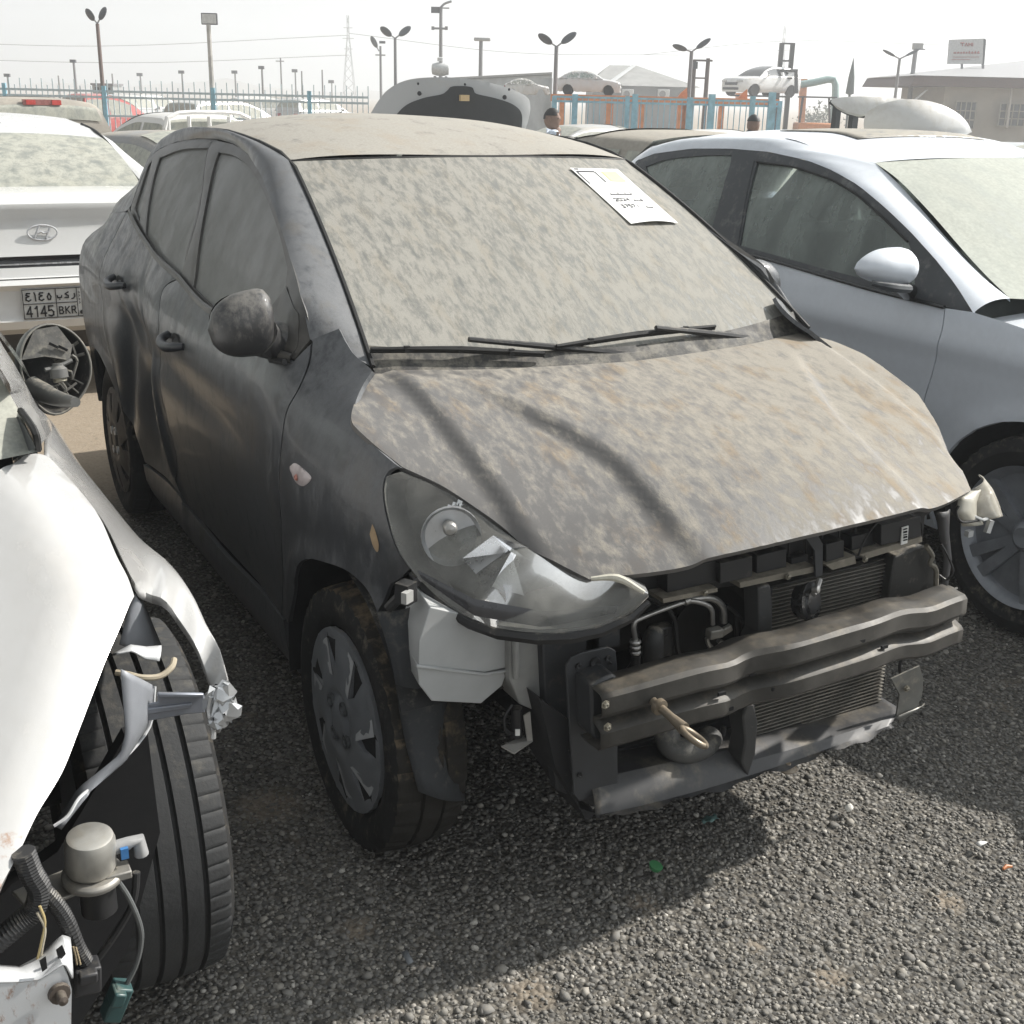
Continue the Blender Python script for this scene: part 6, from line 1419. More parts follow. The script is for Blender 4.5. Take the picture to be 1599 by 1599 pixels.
rowsT = [(5.02, 291, .74), (4.9, 294, .78), (4.7, 303, .82), (4.58, 312, .83), (4.535, 318, .84), (4.53, 328, .85), (4.55, 340, .86), (4.54, 360, .865), (4.52, 385, .87), (4.505, 399, .875)]
MB().grid(np.array([rowp(y, zat(py, y)-.008, hw, .008) for y, py, hw in rowsT])).mk('boot_lid', WHITEC, RW)
MB().grid(np.array([rowp(y, zat(py, y)-.006, hw, .006) for y, py, hw in [(4.51, 399, .87), (4.52, 402, .87), (4.52, 408, .875), (4.505, 416, .88)]])).mk('light_bar', plain('black_light_bar', (.015, .015, .017), .2, coat=.6), RW)
MB().grid(np.array([rowp(4.503, zat(py, 4.503)-.006, .86, .006) for py in (410, 412.5)])).mk('chrome_strip', plain('pale_strip', (.65, .66, .68), .25, metal=.4), RW)
rowsB = [(4.50, 416.5, .88), (4.485, 432, .90), (4.47, 433.5, .90), (4.49, 434.5, .90), (4.46, 436, .905), (4.44, 444, .91), (4.47, 452, .91), (4.475, 490, .91), (4.455, 500, .91), (4.47, 512, .90), (4.55, 519, .88)]
MB().grid(np.array([rowp(y, zat(py, y)-.006, hw, .006, .22) for y, py, hw in rowsB])).mk('rear_bumper', WHITEC, RW)
MB().grid(np.array([rowp(4.484, zat(py, 4.484)-.006, .895, .006, .22) for py in (432.4, 434.4)])).mk('bumper_seam', SEAL, RW)
MB().grid(np.array([rowp(4.56, zat(519, 4.56), .88, .0), rowp(4.60, .26, .84, 0), rowp(4.8, .2, .8, 0)])).mk('valance', BLACKP, RW)
for s in (-1, 1):
    MB().grid(loft(rowp(5.68, zat(207, 5.68)-.03, .56, 0, 0)[[0 if s < 0 else -1]*1].repeat(2, 0)*1+np.array([[0, 0, 0], [0, -.001, 0]]) if False else np.array([(cx+s*.57, 6.4, zat(185, 6.4)-.04), (cx+s*.565, 5.72, zat(207, 5.7)-.03), (cx+s*.645, 5.03, zat(291, 5.02)-.02)]), np.array([(cx+s*.64, 6.4, zat(185, 6.4)-.10), (cx+s*.65, 5.75, zat(207, 5.7)-.10), (cx+s*.80, 4.98, zat(294, 4.98)-.02)]), 4, .025, (s*.5, 0, .8), 24), flip=(s > 0)).mk('roof_rail', WHITEC, RW)
    MB().tube(spl([(cx+s*.568, 6.4, zat(185, 6.4)-.03), (cx+s*.565, 5.72, zat(207, 5.7)-.022), (cx+s*.645, 5.03, zat(291, 5.02)-.012)], 6), .008, 6).mk('seal', SEAL, RW)
    G = [[(cx+s*x, y, z) for x, z in [(.82, .2), (.90, .45), (.915, .68), (.90, .84), (.84, .93), (.80, .96)]] for y in np.linspace(4.72, 9.0, 14)]; MB().grid(np.array(G), flip=(s > 0)).mk('body_side', WHITEC, RW)
    MB().grid(np.array([[(cx+s*.80, y, .96), (cx+s*.65, y, np.interp(y, [5.1, 5.8, 7.4, 8.0], [1.0, 1.27, 1.25, .98]))] for y in np.linspace(5.1, 8, 14)])).mk('side_window', GLASSD, RW)
    simple_wheel((cx+s*.78, 5.5, .24), s, .32, RW); simple_wheel((cx+s*.78, 8.3, .24), s, .32, RW)
    MB().box((cx+s*.62, 4.56, zat(513, 4.5, 117)), (.14, .05, .05)).mk('reflector', plain('red_reflector', (.22, .03, .03), .3), RW, bevel=.01)
MB().grid(np.array([rowp(y, z, hw, .02, 0) for y, z, hw in [(7.4, 1.33, .52), (8.0, .98, .66), (9.0, .88, .74), (9.15, .7, .80), (9.1, .3, .8)]])).mk('front_body', WHITEC, RW)
MB().tube([(cx-.12, 6.0, 1.40), (cx-.12, 6.10, 1.46)], .02, 6).mk('aerial_fin', WHITEC, RW) if False else MB().prism([at(1, 206, y=6.0), at(-8, 206, y=6.0), at(-4, 186, y=6.0), at(2, 186, y=6.0), at(13, 200, y=6.0), at(15, 207, y=6.0)], (0, .05, 0)).mk('aerial_fin', WHITEC, RW, bevel=.01)
# badge: ring with a slanted letter
bc = at(66, 363, y=4.528); mb = MB(); BU, BW = np.array([.999, 0, .0]), np.array([0, 0, 1.])
mb.tube([bc+.073*math.cos(t)*BU+.038*math.sin(t)*BW+np.array([0, -.004, 0]) for t in np.linspace(0, 2*math.pi, 41)], .0045, 8, cap=False)
for pts in ([(-.040, -.024), (-.026, .006), (-.016, .030)], [(.016, -.030), (.026, -.006), (.040, .024)], [(-.030, -.004), (-.005, .004), (.006, -.003), (.030, .004)]):
    mb.tube([bc+a*BU+b*BW+np.array([0, -.004, 0]) for a, b in pts], .006, 8, sm=3)
mb.mk('badge', plain('chrome_badge', (.55, .56, .58), .25, metal=.15), RW)
# number plate
pcn = at(85, 473, y=4.455); PWd, PHt = .315, .158
th = bpy.data.objects.new('number_plate', None); link(th, RW); OFF[th.name] = OFF[RW.name]
MB().box(pcn+np.array([0, .004, 0]), (PWd, .006, PHt)).mk('plate', plain('plate_white', (.55, .56, .55), .5, dust=.25), th, bevel=.003)
INKP = plain('plate_ink', (.02, .02, .022), .5)
def pl(mb, a, b, r=.0042): mb.box(pcn+np.array([(a[0]+b[0])/2, -.0012, (a[1]+b[1])/2]), (math.hypot(b[0]-a[0], b[1]-a[1])+r*1.6, .0022, r*2), rot=rotm('Y', -math.degrees(math.atan2(b[1]-a[1], b[0]-a[0]))))
mb = MB(); hw, hh = PWd/2-.004, PHt/2-.004
for a, b in [((-hw, hh), (hw, hh)), ((-hw, -hh), (hw, -hh)), ((-hw, -hh), (-hw, hh)), ((hw, -hh), (hw, hh)), ((-hw, 0), (.115, 0)), ((.115, -hh), (.115, hh)), ((.01, -hh), (.01, hh))]: pl(mb, a, b, .0018)
mb.mk('plate_lines', INKP, th)
def glyph(mb, strokes, x, z, w, h, r=.0038):
    for st in strokes:
        for k in range(len(st)-1): pl(mb, (x+st[k][0]*w, z+st[k][1]*h), (x+st[k+1][0]*w, z+st[k+1][1]*h), r)
GL = {'4': [[(.75, 0), (.75, 1), (0, .3), (1, .3)]], '1': [[(.2, .8), (.55, 1), (.55, 0)]], '5': [[(.9, 1), (.1, 1), (.05, .55), (.6, .6), (.95, .4), (.9, .1), (.5, 0), (0, .08)]],
      'B': [[(0, 0), (0, 1), (.6, 1), (.8, .8), (.6, .52), (0, .52)], [(.6, .52), (.9, .28), (.65, 0), (0, 0)]], 'K': [[(0, 0), (0, 1)], [(.85, 1), (0, .42)], [(.25, .58), (.9, 0)]], 'R': [[(0, 0), (0, 1), (.65, 1), (.85, .75), (.65, .5), (0, .5)], [(.45, .5), (.9, 0)]],
      'a4': [[(.9, .95), (.3, .95), (.15, .75), (.7, .6), (.15, .45), (.1, .15), (.6, .0), (1, .15)]], 'a1': [[(.4, 1), (.55, .7), (.6, 0)]], 'a5': [[(.5, .85), (.85, .45), (.7, .1), (.3, .1), (.15, .45), (.5, .85)]],
      'ba': [[(0, .5), (.05, .2), (.8, .2), (.9, .5)], [(.45, -.05), (.5, -.05)]], 'kaf': [[(.9, 1), (.2, .7), (.85, .45), (.85, .15), (.1, .15)]], 'ra': [[(.7, .7), (.8, .3), (.5, 0), (.1, -.05)]]}
mb = MB()
for ch, x in (('4', -.140), ('1', -.103), ('4', -.070), ('5', -.033)): glyph(mb, GL[ch], x, -.066, .026, .052)
for ch, x in (('B', .022), ('K', .053), ('R', .085)): glyph(mb, GL[ch], x, -.058, .022, .036, .0030)
for ch, x in (('a4', -.140), ('a1', -.106), ('a4', -.076), ('a5', -.036)): glyph(mb, GL[ch], x, .016, .026, .042, .0034)
for ch, x in (('ba', .018), ('kaf', .052), ('ra', .086)): glyph(mb, GL[ch], x, .020, .024, .034, .0030)
for k in range(4): glyph(mb, [[(0, 0), (.6, .5), (0, 1)]], .124, .045-k*.018, .010, .010, .0012)
mb.mk('plate_characters', INKP, th)
MB().lathe([(0, .010), (.0022, .010), (.0022, 0)], pcn+np.array([.133, -.0002, -.055]), (0, -1, 0), 16).mk('plate_emblem', INKP, th)
# ------------------------------------------------------------------ cars further back
def flat(px, d, py=160):
    p = at(px, py, d=d); return p[0], p[1], float(GZ(p[0], p[1]))
CY = math.atan2(CF[0], CF[1])                                  # heading of the view, for turning things towards it
P_GREY = paint_of('dusty_grey_paint', (.10, .115, .14), .3, .5); P_DARK = paint_of('dusty_dark_paint', (.02, .022, .026), .2, .6, (.44, .40, .33)); P_WHITE = paint_of('pale_dusty_white', (.66, .66, .65), .1, .1)
P_RED = paint_of('dusty_red_paint', (.45, .03, .03), .1, .1); P_BLUE = paint_of('pale_blue_paint', (.40, .48, .56), .2, .2); P_SILV = paint_of('pale_silver_paint', (.42, .43, .44), .12, .2); P_BROWN = paint_of('dusty_brown_roof', (.20, .18, .16), .4, .4)
ROOFD = paint_of('beige_dusty_roof', (.10, .10, .10), .62, .5, (.47, .43, .36))
def car_at(name, label, px, d, rz, kind, mat, dz=0.0, roof=None, sc=1, cat='car', group=None, glass=REARGL, **k):
    x, y, z = flat(px, d); c = simple_car(name, label, (x, y, z+dz), rz, kind, mat, glass, roof, group, cat=cat, **k)
    c.scale = (sc, sc, sc); return c
car_at('grey_sedan', 'dusty grey saloon facing the viewer, between the white saloon and the black car', 312, 11.2, .30, 'sedan', P_GREY, sc=.98)
pk = car_at('pickup_truck', 'dark dusty pickup with red brake light strip above its rear window', 38, 13.6, math.pi+.12, 'pickup', P_BROWN, sc=.98, cat='pickup')
c_ = MB().box((0, .70, 1.71), (.40, .06, .06)).box((-.16, .735, 1.71), (.10, .01, .05), 1).box((.12, .735, 1.71), (.10, .01, .05), 1); OFF['pk'] = 0
V, F = c_.get(); me = bpy.data.meshes.new('brake_light'); me.from_pydata(V.tolist(), [], F); me.materials.append(plain('red_light_bar', (.30, .12, .11), .3)); me.materials.append(plain('red_light_cell', (.50, .06, .05), .3)); me.polygons.foreach_set('material_index', c_.I); link(bpy.data.objects.new('brake_light', me), pk)
car_at('red_pickup', 'red pickup parked behind the blue fence', 152, 34, math.pi*.5+.3, 'pickup', P_RED, cat='pickup')
van = car_at('white_pickup', 'white pickup with barred cab guard behind the grey saloon', 278, 16.5, math.pi+.3, 'pickup', P_WHITE, sc=.90, cat='pickup')
mb = MB()
for x in (-.72, -.36, 0, .36, .72): mb.tube([(x, .86, 1.1), (x*.95, .84, 1.72)], .03, 6)
mb.tube([(-.74, .86, 1.15), (-.70, .84, 1.70), (0, .84, 1.78), (.70, .84, 1.70), (.74, .86, 1.15)], .035, 6, sm=3)
V, F = mb.get(); me = bpy.data.meshes.new('cab_guard'); me.from_pydata(V.tolist(), [], F); me.materials.append(P_WHITE); link(bpy.data.objects.new('cab_guard', me), van)
car_at('white_van', 'white van with pale blue windows beyond the fence, right of the pale lamp post', 364, 36, math.pi*.5+.45, 'suv', P_WHITE, cat='van')
sv_ = car_at('silver_suv', 'silver sport utility car with its tailgate raised high behind the black roof', 690, 11.9, CY*-1+math.pi-.05, 'suv', P_SILV, sc=.97, cat='car')
# its raised tailgate: lining, latch, frame (seen from inside)
TG = 9.4
def tg(pts, dd=0.0): return np.array([at(a, b, d=TG+dd) for a, b in pts])
lp = loop([(566, 190), (578, 170), (592, 152), (606, 140), (628, 131), (660, 127.5), (725, 129), (790, 137), (822, 147), (829, 160), (826, 182), (818, 205)], [(818, 205), (700, 212), (566, 205)])
TGG = bpy.data.objects.new('tailgate', None); link(TGG, sv_); OFF[TGG.name] = np.zeros(3)
M_inv = None
def tmk(nm, V, F, mt, **k):
    """built in place, then hung on the car without moving it"""
    o = mk(nm, V, F, mt, None, **k); o.parent = TGG; return o
def mapT(q):
    P = np.array([at(a, b, d=TG) for a, b in q]); k = (q[:, 1]-128)/80; c = ((q[:, 0]-700)/135)**2
    return P+np.outer(-.10*(1-k)+.16*c*(1-.3*k), CF)
V, F = patch(lp, mapT, 9, (), .05, -CF, roll=.01); tmk('tailgate_shell', V, F, P_SILV)
lin = loop([(604, 206), (612, 188), (632, 168), (660, 158), (690, 153), (700, 147), (708, 141.5), (737, 142), (744, 151), (775, 156), (802, 163), (815, 176), (814, 206)], [(814, 206), (604, 206)])
V, F = patch(lin, lambda q: mapT(q)-.014*CF, 8, (), .02, -CF); tmk('tailgate_lining', V, F, plain('charcoal_lining', (.055, .056, .058), .8, dust=.1))
mb = MB(); mb.box(at(725, 153, d=TG-.14), (.075, .03, .045)); V, F = mb.get(); tmk('latch', V, F, plain('tan_latch', (.45, .33, .18), .5))
for a, b in ((655, 146), (788, 152), (653, 131), (726, 132), (795, 140)):
    V, F = MB().lathe([(0, .018 if b > 142 else .009), (.012, .015 if b > 142 else .008), (.013, 0)], at(a, b, d=TG-.12), -CF, 12).get(); tmk('rubber_stop', V, F, BLACKP)
bpy.context.view_layer.update(); TGG.matrix_parent_inverse = sv_.matrix_world.inverted()
car_at('dark_sedan', 'dark saloon with thick beige dust on its roof, just behind the silver saloon', 1000, 8.7, math.pi+.1, 'sedan', P_DARK, roof=ROOFD, sc=1.03, dz=.03)
car_at('black_hatchback', 'black car with a brown dusty roof right of the blue fence end', 1175, 11.4, math.pi*.5-.3, 'sedan', P_DARK, dz=.06, roof=paint_of('brown_dust_roof', (.05, .05, .05), .5, .5), sc=1.0)
for px, d, mt, lab in ((905, 17, P_GREY, 'grey car roof showing below the orange beam, right of the standing man'), (1010, 18.5, P_DARK, 'dark car roof below the middle of the orange beam'), (1085, 16, P_SILV, 'pale silver car in front of the blue railing')):
    car_at('parked_car', lab, px, d, math.pi*.5+.2, 'sedan', mt, group='cars parked in the second row', sc=.95)
for px, d, mt, lab in ((1150, 22, P_WHITE, 'white car behind the blue railing under the lifted car'), (955, 24, P_SILV, 'silver car behind the railing left of the roof building')):
    car_at('parked_car', lab, px, d, math.pi*.5+.1, 'sedan', mt, group='cars parked in the second row')
car_at('pale_blue_sedan', 'pale blue saloon at the right edge beyond the silver saloon', 1690, 8.6, .15, 'sedan', P_BLUE, sc=1.02)
wd = car_at('white_hatchback', 'white car with its bonnet and boot panels swung up, domed', 1440, 10.8, -.5, 'sedan', P_WHITE, sc=1.0)
def dome(nm, pts, dd, depth, mt):
    o_ = loop(*pts)
    def mp(q):
        P = np.array([at(a, b, d=dd) for a, b in q]); c = np.array(q).mean(0); r = np.clip(1-((q[:, 0]-c[0])/(np.ptp(q[:, 0])/2+1))**2*.8-((q[:, 1]-185)/75)**2, 0, 1); return np.array([at(a, b, d=dd-depth*rr) for (a, b), rr in zip(q, r)])
    V, F = patch(o_, mp, 9, (), .05, -CF, roll=.012); return mk(nm, V, F, mt, None)
h1 = dome('bonnet', [[(1350, 215), (1347, 190), (1356, 172), (1385, 158), (1420, 153), (1460, 158), (1495, 174), (1512, 190), (1520, 206)], [(1520, 206), (1500, 214), (1440, 220), (1350, 215)]], 8.9, .30, P_WHITE)
h2 = dome('boot_panel', [[(1294, 156), (1310, 151), (1350, 149), (1400, 152), (1440, 158), (1400, 162), (1366, 172), (1347, 178), (1330, 175), (1312, 168), (1294, 156)]], 9.5, .12, P_WHITE)
mb = MB().tube([at(1296, 158, d=9.48), at(1314, 171, d=9.48), at(1330, 178, d=9.48), at(1350, 181, d=9.48)], .018, 8, sm=3).box(at(1332, 190, d=9.6), (.06, .05, .12)).box(at(1305, 188, d=9.7), (.05, .05, .3)); V, F = mb.get(); h3 = mk('hinge', V, F, TRIMB, None)
bpy.context.view_layer.update()
for h in (h1, h2, h3): h.parent = wd; h.matrix_parent_inverse = wd.matrix_world.inverted()

# ------------------------------------------------------------------ fences
BLUE = plain('faded_blue_paint', (.22, .42, .52), .6, var=.2, dust=.12, scale=6); ORANGE = plain('faded_orange_paint', (.62, .24, .10), .6, var=.18, dust=.12, scale=5); TEAL = plain('faded_teal_paint', (.26, .45, .45), .6, dust=.1)
HDIR = np.array([CR[0], CR[1], 0]); HDIR /= np.linalg.norm(HDIR); VDIR = np.array([CF[0], CF[1], 0]); VDIR /= np.linalg.norm(VDIR)
TURN = np.stack([HDIR, VDIR, [0, 0, 1]], 1)                     # local x across the view, y away, z up
def zpx(px, py, d): return at(px, py, d=d)[2]
def post_xy(px, d, py=150): p = at(px, py, d=d); return np.array([p[0], p[1], 0])
def fence(name, label, p0, p1, d0, d1, zt, zr, posts, pitch, tall, matp, matr):
    a, b = post_xy(p0, d0), post_xy(p1, d1); gz_ = float(GZ(a[0], a[1])); base = np.array([*(a[:2]), gz_]); th = thing(name, label, 'fence', tuple(base))
    L = np.linalg.norm(b-a); mb = MB()
    for z in zr: mb.box((a+b)/2+np.array([0, 0, z]), (L, .035, .045), rot=TURN)
    mb.mk('rail', matr, th); mb = MB(); n = int(L/pitch)
    for k in range(n+1):
        q = lerp(a, b, k/n); mb.box(q+np.array([0, 0, (zt+tall*(k % 2)+gz_+.1)/2]), (.018, .018, zt+tall*(k % 2)-gz_-.1), rot=TURN)
    mb.mk('pickets', matr, th)
    for px, zp, w_ in posts:
        t = (px-p0)/(p1-p0); q = lerp(a, b, t); w_ *= .8; MB().box(q+np.array([0, 0, (zp+gz_)/2]), (w_, w_, zp-gz_), rot=TURN).mk('post', matp, th)
    return th
d = 25.5
fence('picket_fence', 'blue grey picket fence with spiked tops along the far left of the yard', -60, 575, d, d, 1.60, (1.50, 1.38, 1.0, .2), [(8, 1.62, .09), (163, zpx(163, 134, d), .10), (333, zpx(333, 137, d), .10), (483, zpx(483, 142, d), .10)], .115, .13, BLUE, plain('pale_blue_grey_rail', (.42, .50, .54), .6))
d = 27
fence('blue_railing', 'bright blue railing with square posts in front of the orange frame', 864, 1222, d, d, zpx(1000, 153, d), (zpx(1000, 154, d), zpx(1000, 161, d), .3), [(866, zpx(866, 150, d), .14), (898, zpx(898, 147, d), .16), (980, zpx(980, 150, d), .12), (992, zpx(992, 147, d), .16), (1078, zpx(1078, 152, d), .16), (1112, zpx(1112, 147, d), .18), (1176, zpx(1176, 150, d), .14), (1206, zpx(1206, 144, d), .18), (1219, zpx(1219, 160, d), .10)], .13, 0, BLUE, BLUE)
# orange trailer frame behind it
d = 30; a, b = post_xy(860, d), post_xy(1216, d); z0 = float(GZ(*a[:2])); th = thing('orange_trailer', 'long orange steel trailer bed standing behind the blue railing', 'trailer', (a[0], a[1], z0)); zb = zpx(1000, 151, d)
MB().box((a+b)/2+np.array([0, 0, zb-.07]), (np.linalg.norm(b-a), .3, .17), rot=TURN).mk('beam', ORANGE, th)
for px in (878, 952, 1003, 1066, 1070, 1128): q = post_xy(px, d); MB().box(q+np.array([0, 0, (zb+z0)/2-.06]), (.20 if px in (952, 1066) else .12, .2, zb-z0-.12), rot=TURN).mk('leg', ORANGE, th)
for px in (1066, 1160): q = post_xy(px, d); MB().prism([q+HDIR*-.12+np.array([0, 0, zb+.01]), q+HDIR*.12+np.array([0, 0, zb+.01]), q+HDIR*.10+np.array([0, 0, zb+.24]), q+HDIR*-.04+np.array([0, 0, zb+.12])], VDIR*.1).mk('bracket', ORANGE, th)
# wrecked silver car on the trailer
x, y, z = flat(918, 31.6); wr = simple_car('wrecked_silver_car', 'crumpled silver car sitting up on the orange trailer', (x, y, zb+.0), math.pi*.5-CY-.12, 'sedan', paint_of('bright_silver_paint', (.62, .63, .64), .05, .1), GLASSD, crumple=.018); wr.scale = (.36, .36, .36)
wr.scale = (.38, .38, .42)

# ------------------------------------------------------------------ lamps and poles
POLE = plain('grey_pole', (.20, .20, .21), .6); PRUST = plain('brown_pole', (.16, .12, .11), .7); LAMPB = plain('dark_lamp_head', (.06, .065, .075), .5); PALE = plain('pale_lamp_face', (.55, .56, .56), .4)
def post(th, px, py, d, r, mt=POLE, base=None, nm='pole', bottom=None):
    p = at(px, py, d=d); z0 = float(GZ(p[0], p[1]))-.05 if bottom is None else bottom
    MB().tube([(p[0], p[1], z0), (p[0], p[1], lerp(z0, p[2], .5)), tuple(p)], [r*1.15, r, r*.85], 8).mk(nm, mt, th); return p
def lampthing(nm, label, px, py, d, cat='street lamp', group=None):
    p = at(px, py, d=d); return thing(nm, label, cat, (p[0], p[1], float(GZ(p[0], p[1]))), group)
def petal(th, root, ang, L, w_, mt=LAMPB):
    """flat oval solar lamp head on a short arm, in the plane across the view"""
    dr = HDIR*math.cos(ang)+np.array([0, 0, math.sin(ang)]); up = np.cross(dr, VDIR); c = root+dr*(L*.30+L*.5)
    MB().tube([root, root+dr*L*.4], .03*L/.6, 6).mk('arm', POLE, th)
    mb = MB(); V, F = mb.ball((0, 0, 0), (L*.5, w_*.5, w_*.16), 8).get(); tilt = VDIR*.75+up*.66; tilt /= np.linalg.norm(tilt); nrm = np.cross(dr, tilt)
    mk('lamp_head', c+V@np.stack([dr, tilt, nrm]), F, mt, th)
def twin(px, py, d, label, a1, a2, L, w_, r=.06, mt=POLE):
    th = lampthing('twin_street_lamp', label, px, py, d, group='twin solar lamps on poles'); p = post(th, px, py, d, r, mt)
    petal(th, p, a1, L, w_); petal(th, p, a2, L*.92, w_); return th
twin(152, 37, 25.2, 'twin lamp whose two oval heads make a heart shape, left end of the fence', 1.0, 2.25, .30, .26, .045, PRUST)
twin(617, 60, 40, 'twin lamp with spread oval heads above the raised tailgate', .62, 2.55, .50, .34)
twin(869, 73, 30, 'twin lamp standing at the left end of the orange trailer', .62, 2.60, .46, .26)
twin(1080, 81, 32, 'twin lamp next to the wooden pole frame', .62, 2.85, .46, .20)
twin(1405, 92, 44, 'twin lamp with thin arms near the right building', .48, 2.72, .62, .14)
th = lampthing('small_floodlight_pole', 'small pole with tilted lamp head left of the twin lamp above the tailgate', 594, 72, 60, 'lamp post'); p = post(th, 594, 72, 60, .07); petal(th, at(592, 80, d=60), 2.1, .62, .4); MB().box(at(597, 66, d=60), (.3, .1, .12), rot=TURN).mk('lamp_head', LAMPB, th); MB().box(at(594, 86, d=60), (.5, .08, .06), rot=TURN).mk('crossbar', POLE, th)
th = lampthing('floodlight', 'square floodlight with pale face on a rusty pale pole', 326, 38, 25.3, 'floodlight'); p = post(th, 325.5, 38, 25.3, .055, plain('patchy_pale_pole', (.40, .39, .37), .7, var=.3, scale=3))
q = at(327, 29.5, d=25.3); MB().box(q, (.34, .06, .23), rot=TURN).mk('housing', LAMPB, th, bevel=.01); MB().box(q-VDIR*.034, (.30, .012, .19), rot=TURN).mk('lamp_face', PALE, th)
th = lampthing('street_lamp', 'single lamp with flat pale head on a grey pole above the tailgate', 751, 66, 45, group=None); p = post(th, 751, 64, 45, .085); MB().box(at(753, 61.5, d=45), (.62, .25, .12), rot=TURN).mk('lamp_head', plain('light_grey_head', (.36, .36, .36), .5), th, bevel=.03)
th = lampthing('utility_pole', 'tall pole with crossbars, a floodlight and a curved lamp arm', 689, 12, 50, 'utility pole'); p = post(th, 688.5, 11, 50, .085)
MB().box(at(680, 15.5, d=50), (.36, .1, .24), rot=TURN).mk('floodlight', LAMPB, th); MB().tube([at(688, 12, d=50), at(694, 6, d=50), at(705, 2, d=50)], .05, 6, sm=3).mk('lamp_arm', POLE, th)
MB().box(at(690, 12.5, d=50), (.62, .06, .05), rot=TURN).mk('crossbar', POLE, th); MB().box(at(686.5, 44.5, d=50), (.62, .08, .08), rot=TURN).mk('crossbar', POLE, th)
for a in (676, 697): MB().box(at(a, 44, d=50), (.12, .12, .14), rot=TURN).mk('insulator', POLE, th)
th = lampthing('floodlight', 'boxy floodlight on a pole left of the brown roofed building', 1432, 77, 52, 'floodlight'); p = post(th, 1430, 77, 52, .11); MB().box(at(1433, 72.5, d=52), (.42, .22, .26), rot=TURN).mk('housing', plain('grey_housing', (.30, .30, .30), .6), th); MB().box(at(1436, 77, d=52), (.46, .14, .05), rot=TURN).mk('bracket', POLE, th)
labs = ['far lamp at the very left edge', 'far lamp left of the heart shaped lamp', 'far lamp between the heart lamp and the booth fence', 'far lamp above the fence, second left of the floodlight', 'far lamp just right of the floodlight pole', 'far dark lamp left of the cross armed pole', 'far lamp right of the cross armed pole', 'far lamp left of the lattice pylon']
for (px, py, dd), lb in zip([(11, 119, 70), (114, 97, 62), (218, 118, 95), (283, 114, 90), (366, 114, 90), (408, 107, 72), (460, 112, 95), (517, 129, 110)], labs):
    th = lampthing('far_street_lamp', lb+', with flat head', px, py, dd, group='far lamps along the left road'); post(th, px+1, py, dd, .07); MB().box(at(px, py-1.5, d=dd), (8.5*dd/FOC, .2, .045*dd/18), rot=TURN).mk('lamp_head', LAMPB, th)
for (px, py, dd, lb) in [(437, 90, 80, 'pole with short cross arm left of the pylon'), (470, 111, 80, 'plain thin pole right of the cross armed pole'), (502, 109, 80, 'plain thin pole nearest the pylon on its left'), (90, 118, 85, 'thin pole left of the heart shaped lamp'), (174, 115, 85, 'thin pole above the guard booth')]:
    th = lampthing('utility_pole', lb, px, py, dd, 'utility pole', 'thin far poles'); post(th, px+1, py, dd, .06)
    if px == 437: MB().box(at(437, 95.5, d=dd), (.55, .06, .06), rot=TURN).mk('crossbar', POLE, th)
th = lampthing('pole_frame', 'wooden frame of two poles joined by a crossbar', 1098, 94, 40, 'utility pole'); WOOD = plain('weathered_wood', (.10, .08, .075), .8)
post(th, 1085, 93, 40, .075, WOOD); post(th, 1106, 91, 40, .08, WOOD); MB().box(at(1098, 94.5, d=40), (.62, .1, .06), rot=TURN).mk('crossbar', WOOD, th); MB().box(at(1095, 122, d=40), (.46, .06, .05), rot=TURN).mk('crossbar', WOOD, th); MB().box(at(1086, 102, d=40), (.14, .12, .22), rot=TURN).mk('transformer', LAMPB, th)
p = at(1333, 90, d=58); th = thing('closed_parasol', 'tall closed dark parasol, narrow as a spike, right of the teal pipe', 'parasol', (p[0], p[1], float(GZ(p[0], p[1])))); zz = float(GZ(p[0], p[1]))
MB().lathe([(zz, .05), (zpx(1331, 148, 58), .06), (zpx(1331, 146, 58), .21), (zpx(1332, 120, 58), .15), (zpx(1333, 92, 58), .02), (zpx(1333, 90, 58), 0)], (p[0], p[1], 0), (0, 0, 1), 12).mk('canopy', plain('dark_green_cloth', (.05, .07, .07), .8), th)
# lattice pylons
def pylon(px, py, d, h, label):
    p = at(px, py, d=d); z1 = p[2]; z0 = z1-h; th = thing('lattice_pylon', label, 'pylon', (p[0], p[1], z0), 'lattice pylons'); mb = MB(); LV = 9
    wid = lambda t: lerp(.075, .008, min(1, t*1.25))*h+.002*h
    for a, b in ((1, 1), (1, -1), (-1, 1), (-1, -1)):
        mb.tube([np.array([p[0], p[1], lerp(z0, z1, t)])+HDIR*wid(t)*a+VDIR*wid(t)*b for t in np.linspace(0, 1, LV+1)], .0042*h, 4, cap=False)
    for k in range(LV):
        t0, t1 = k/LV, (k+1)/LV
        for a in (1, -1):
            mb.tube([np.array([p[0], p[1], lerp(z0, z1, t0)])+HDIR*wid(t0)*a-VDIR*wid(t0), np.array([p[0], p[1], lerp(z0, z1, t1)])-HDIR*wid(t1)*a-VDIR*wid(t1)], .0026*h, 4, cap=False)
    mb.mk('lattice', POLE, th)
    for t, l in ((.86, .055), (.74, .07), (.62, .05)): q = np.array([p[0], p[1], lerp(z0, z1, t)]); mb = MB().tube([q-HDIR*l*h, q+HDIR*l*h], .004*h, 4).mk('cross_arm', POLE, th)
pylon(543, 24, 210, 14.5, 'tall pale lattice pylon left of the twin lamp'); pylon(1226, 40, 240, 18, 'faint lattice pylon behind the forklift mast')
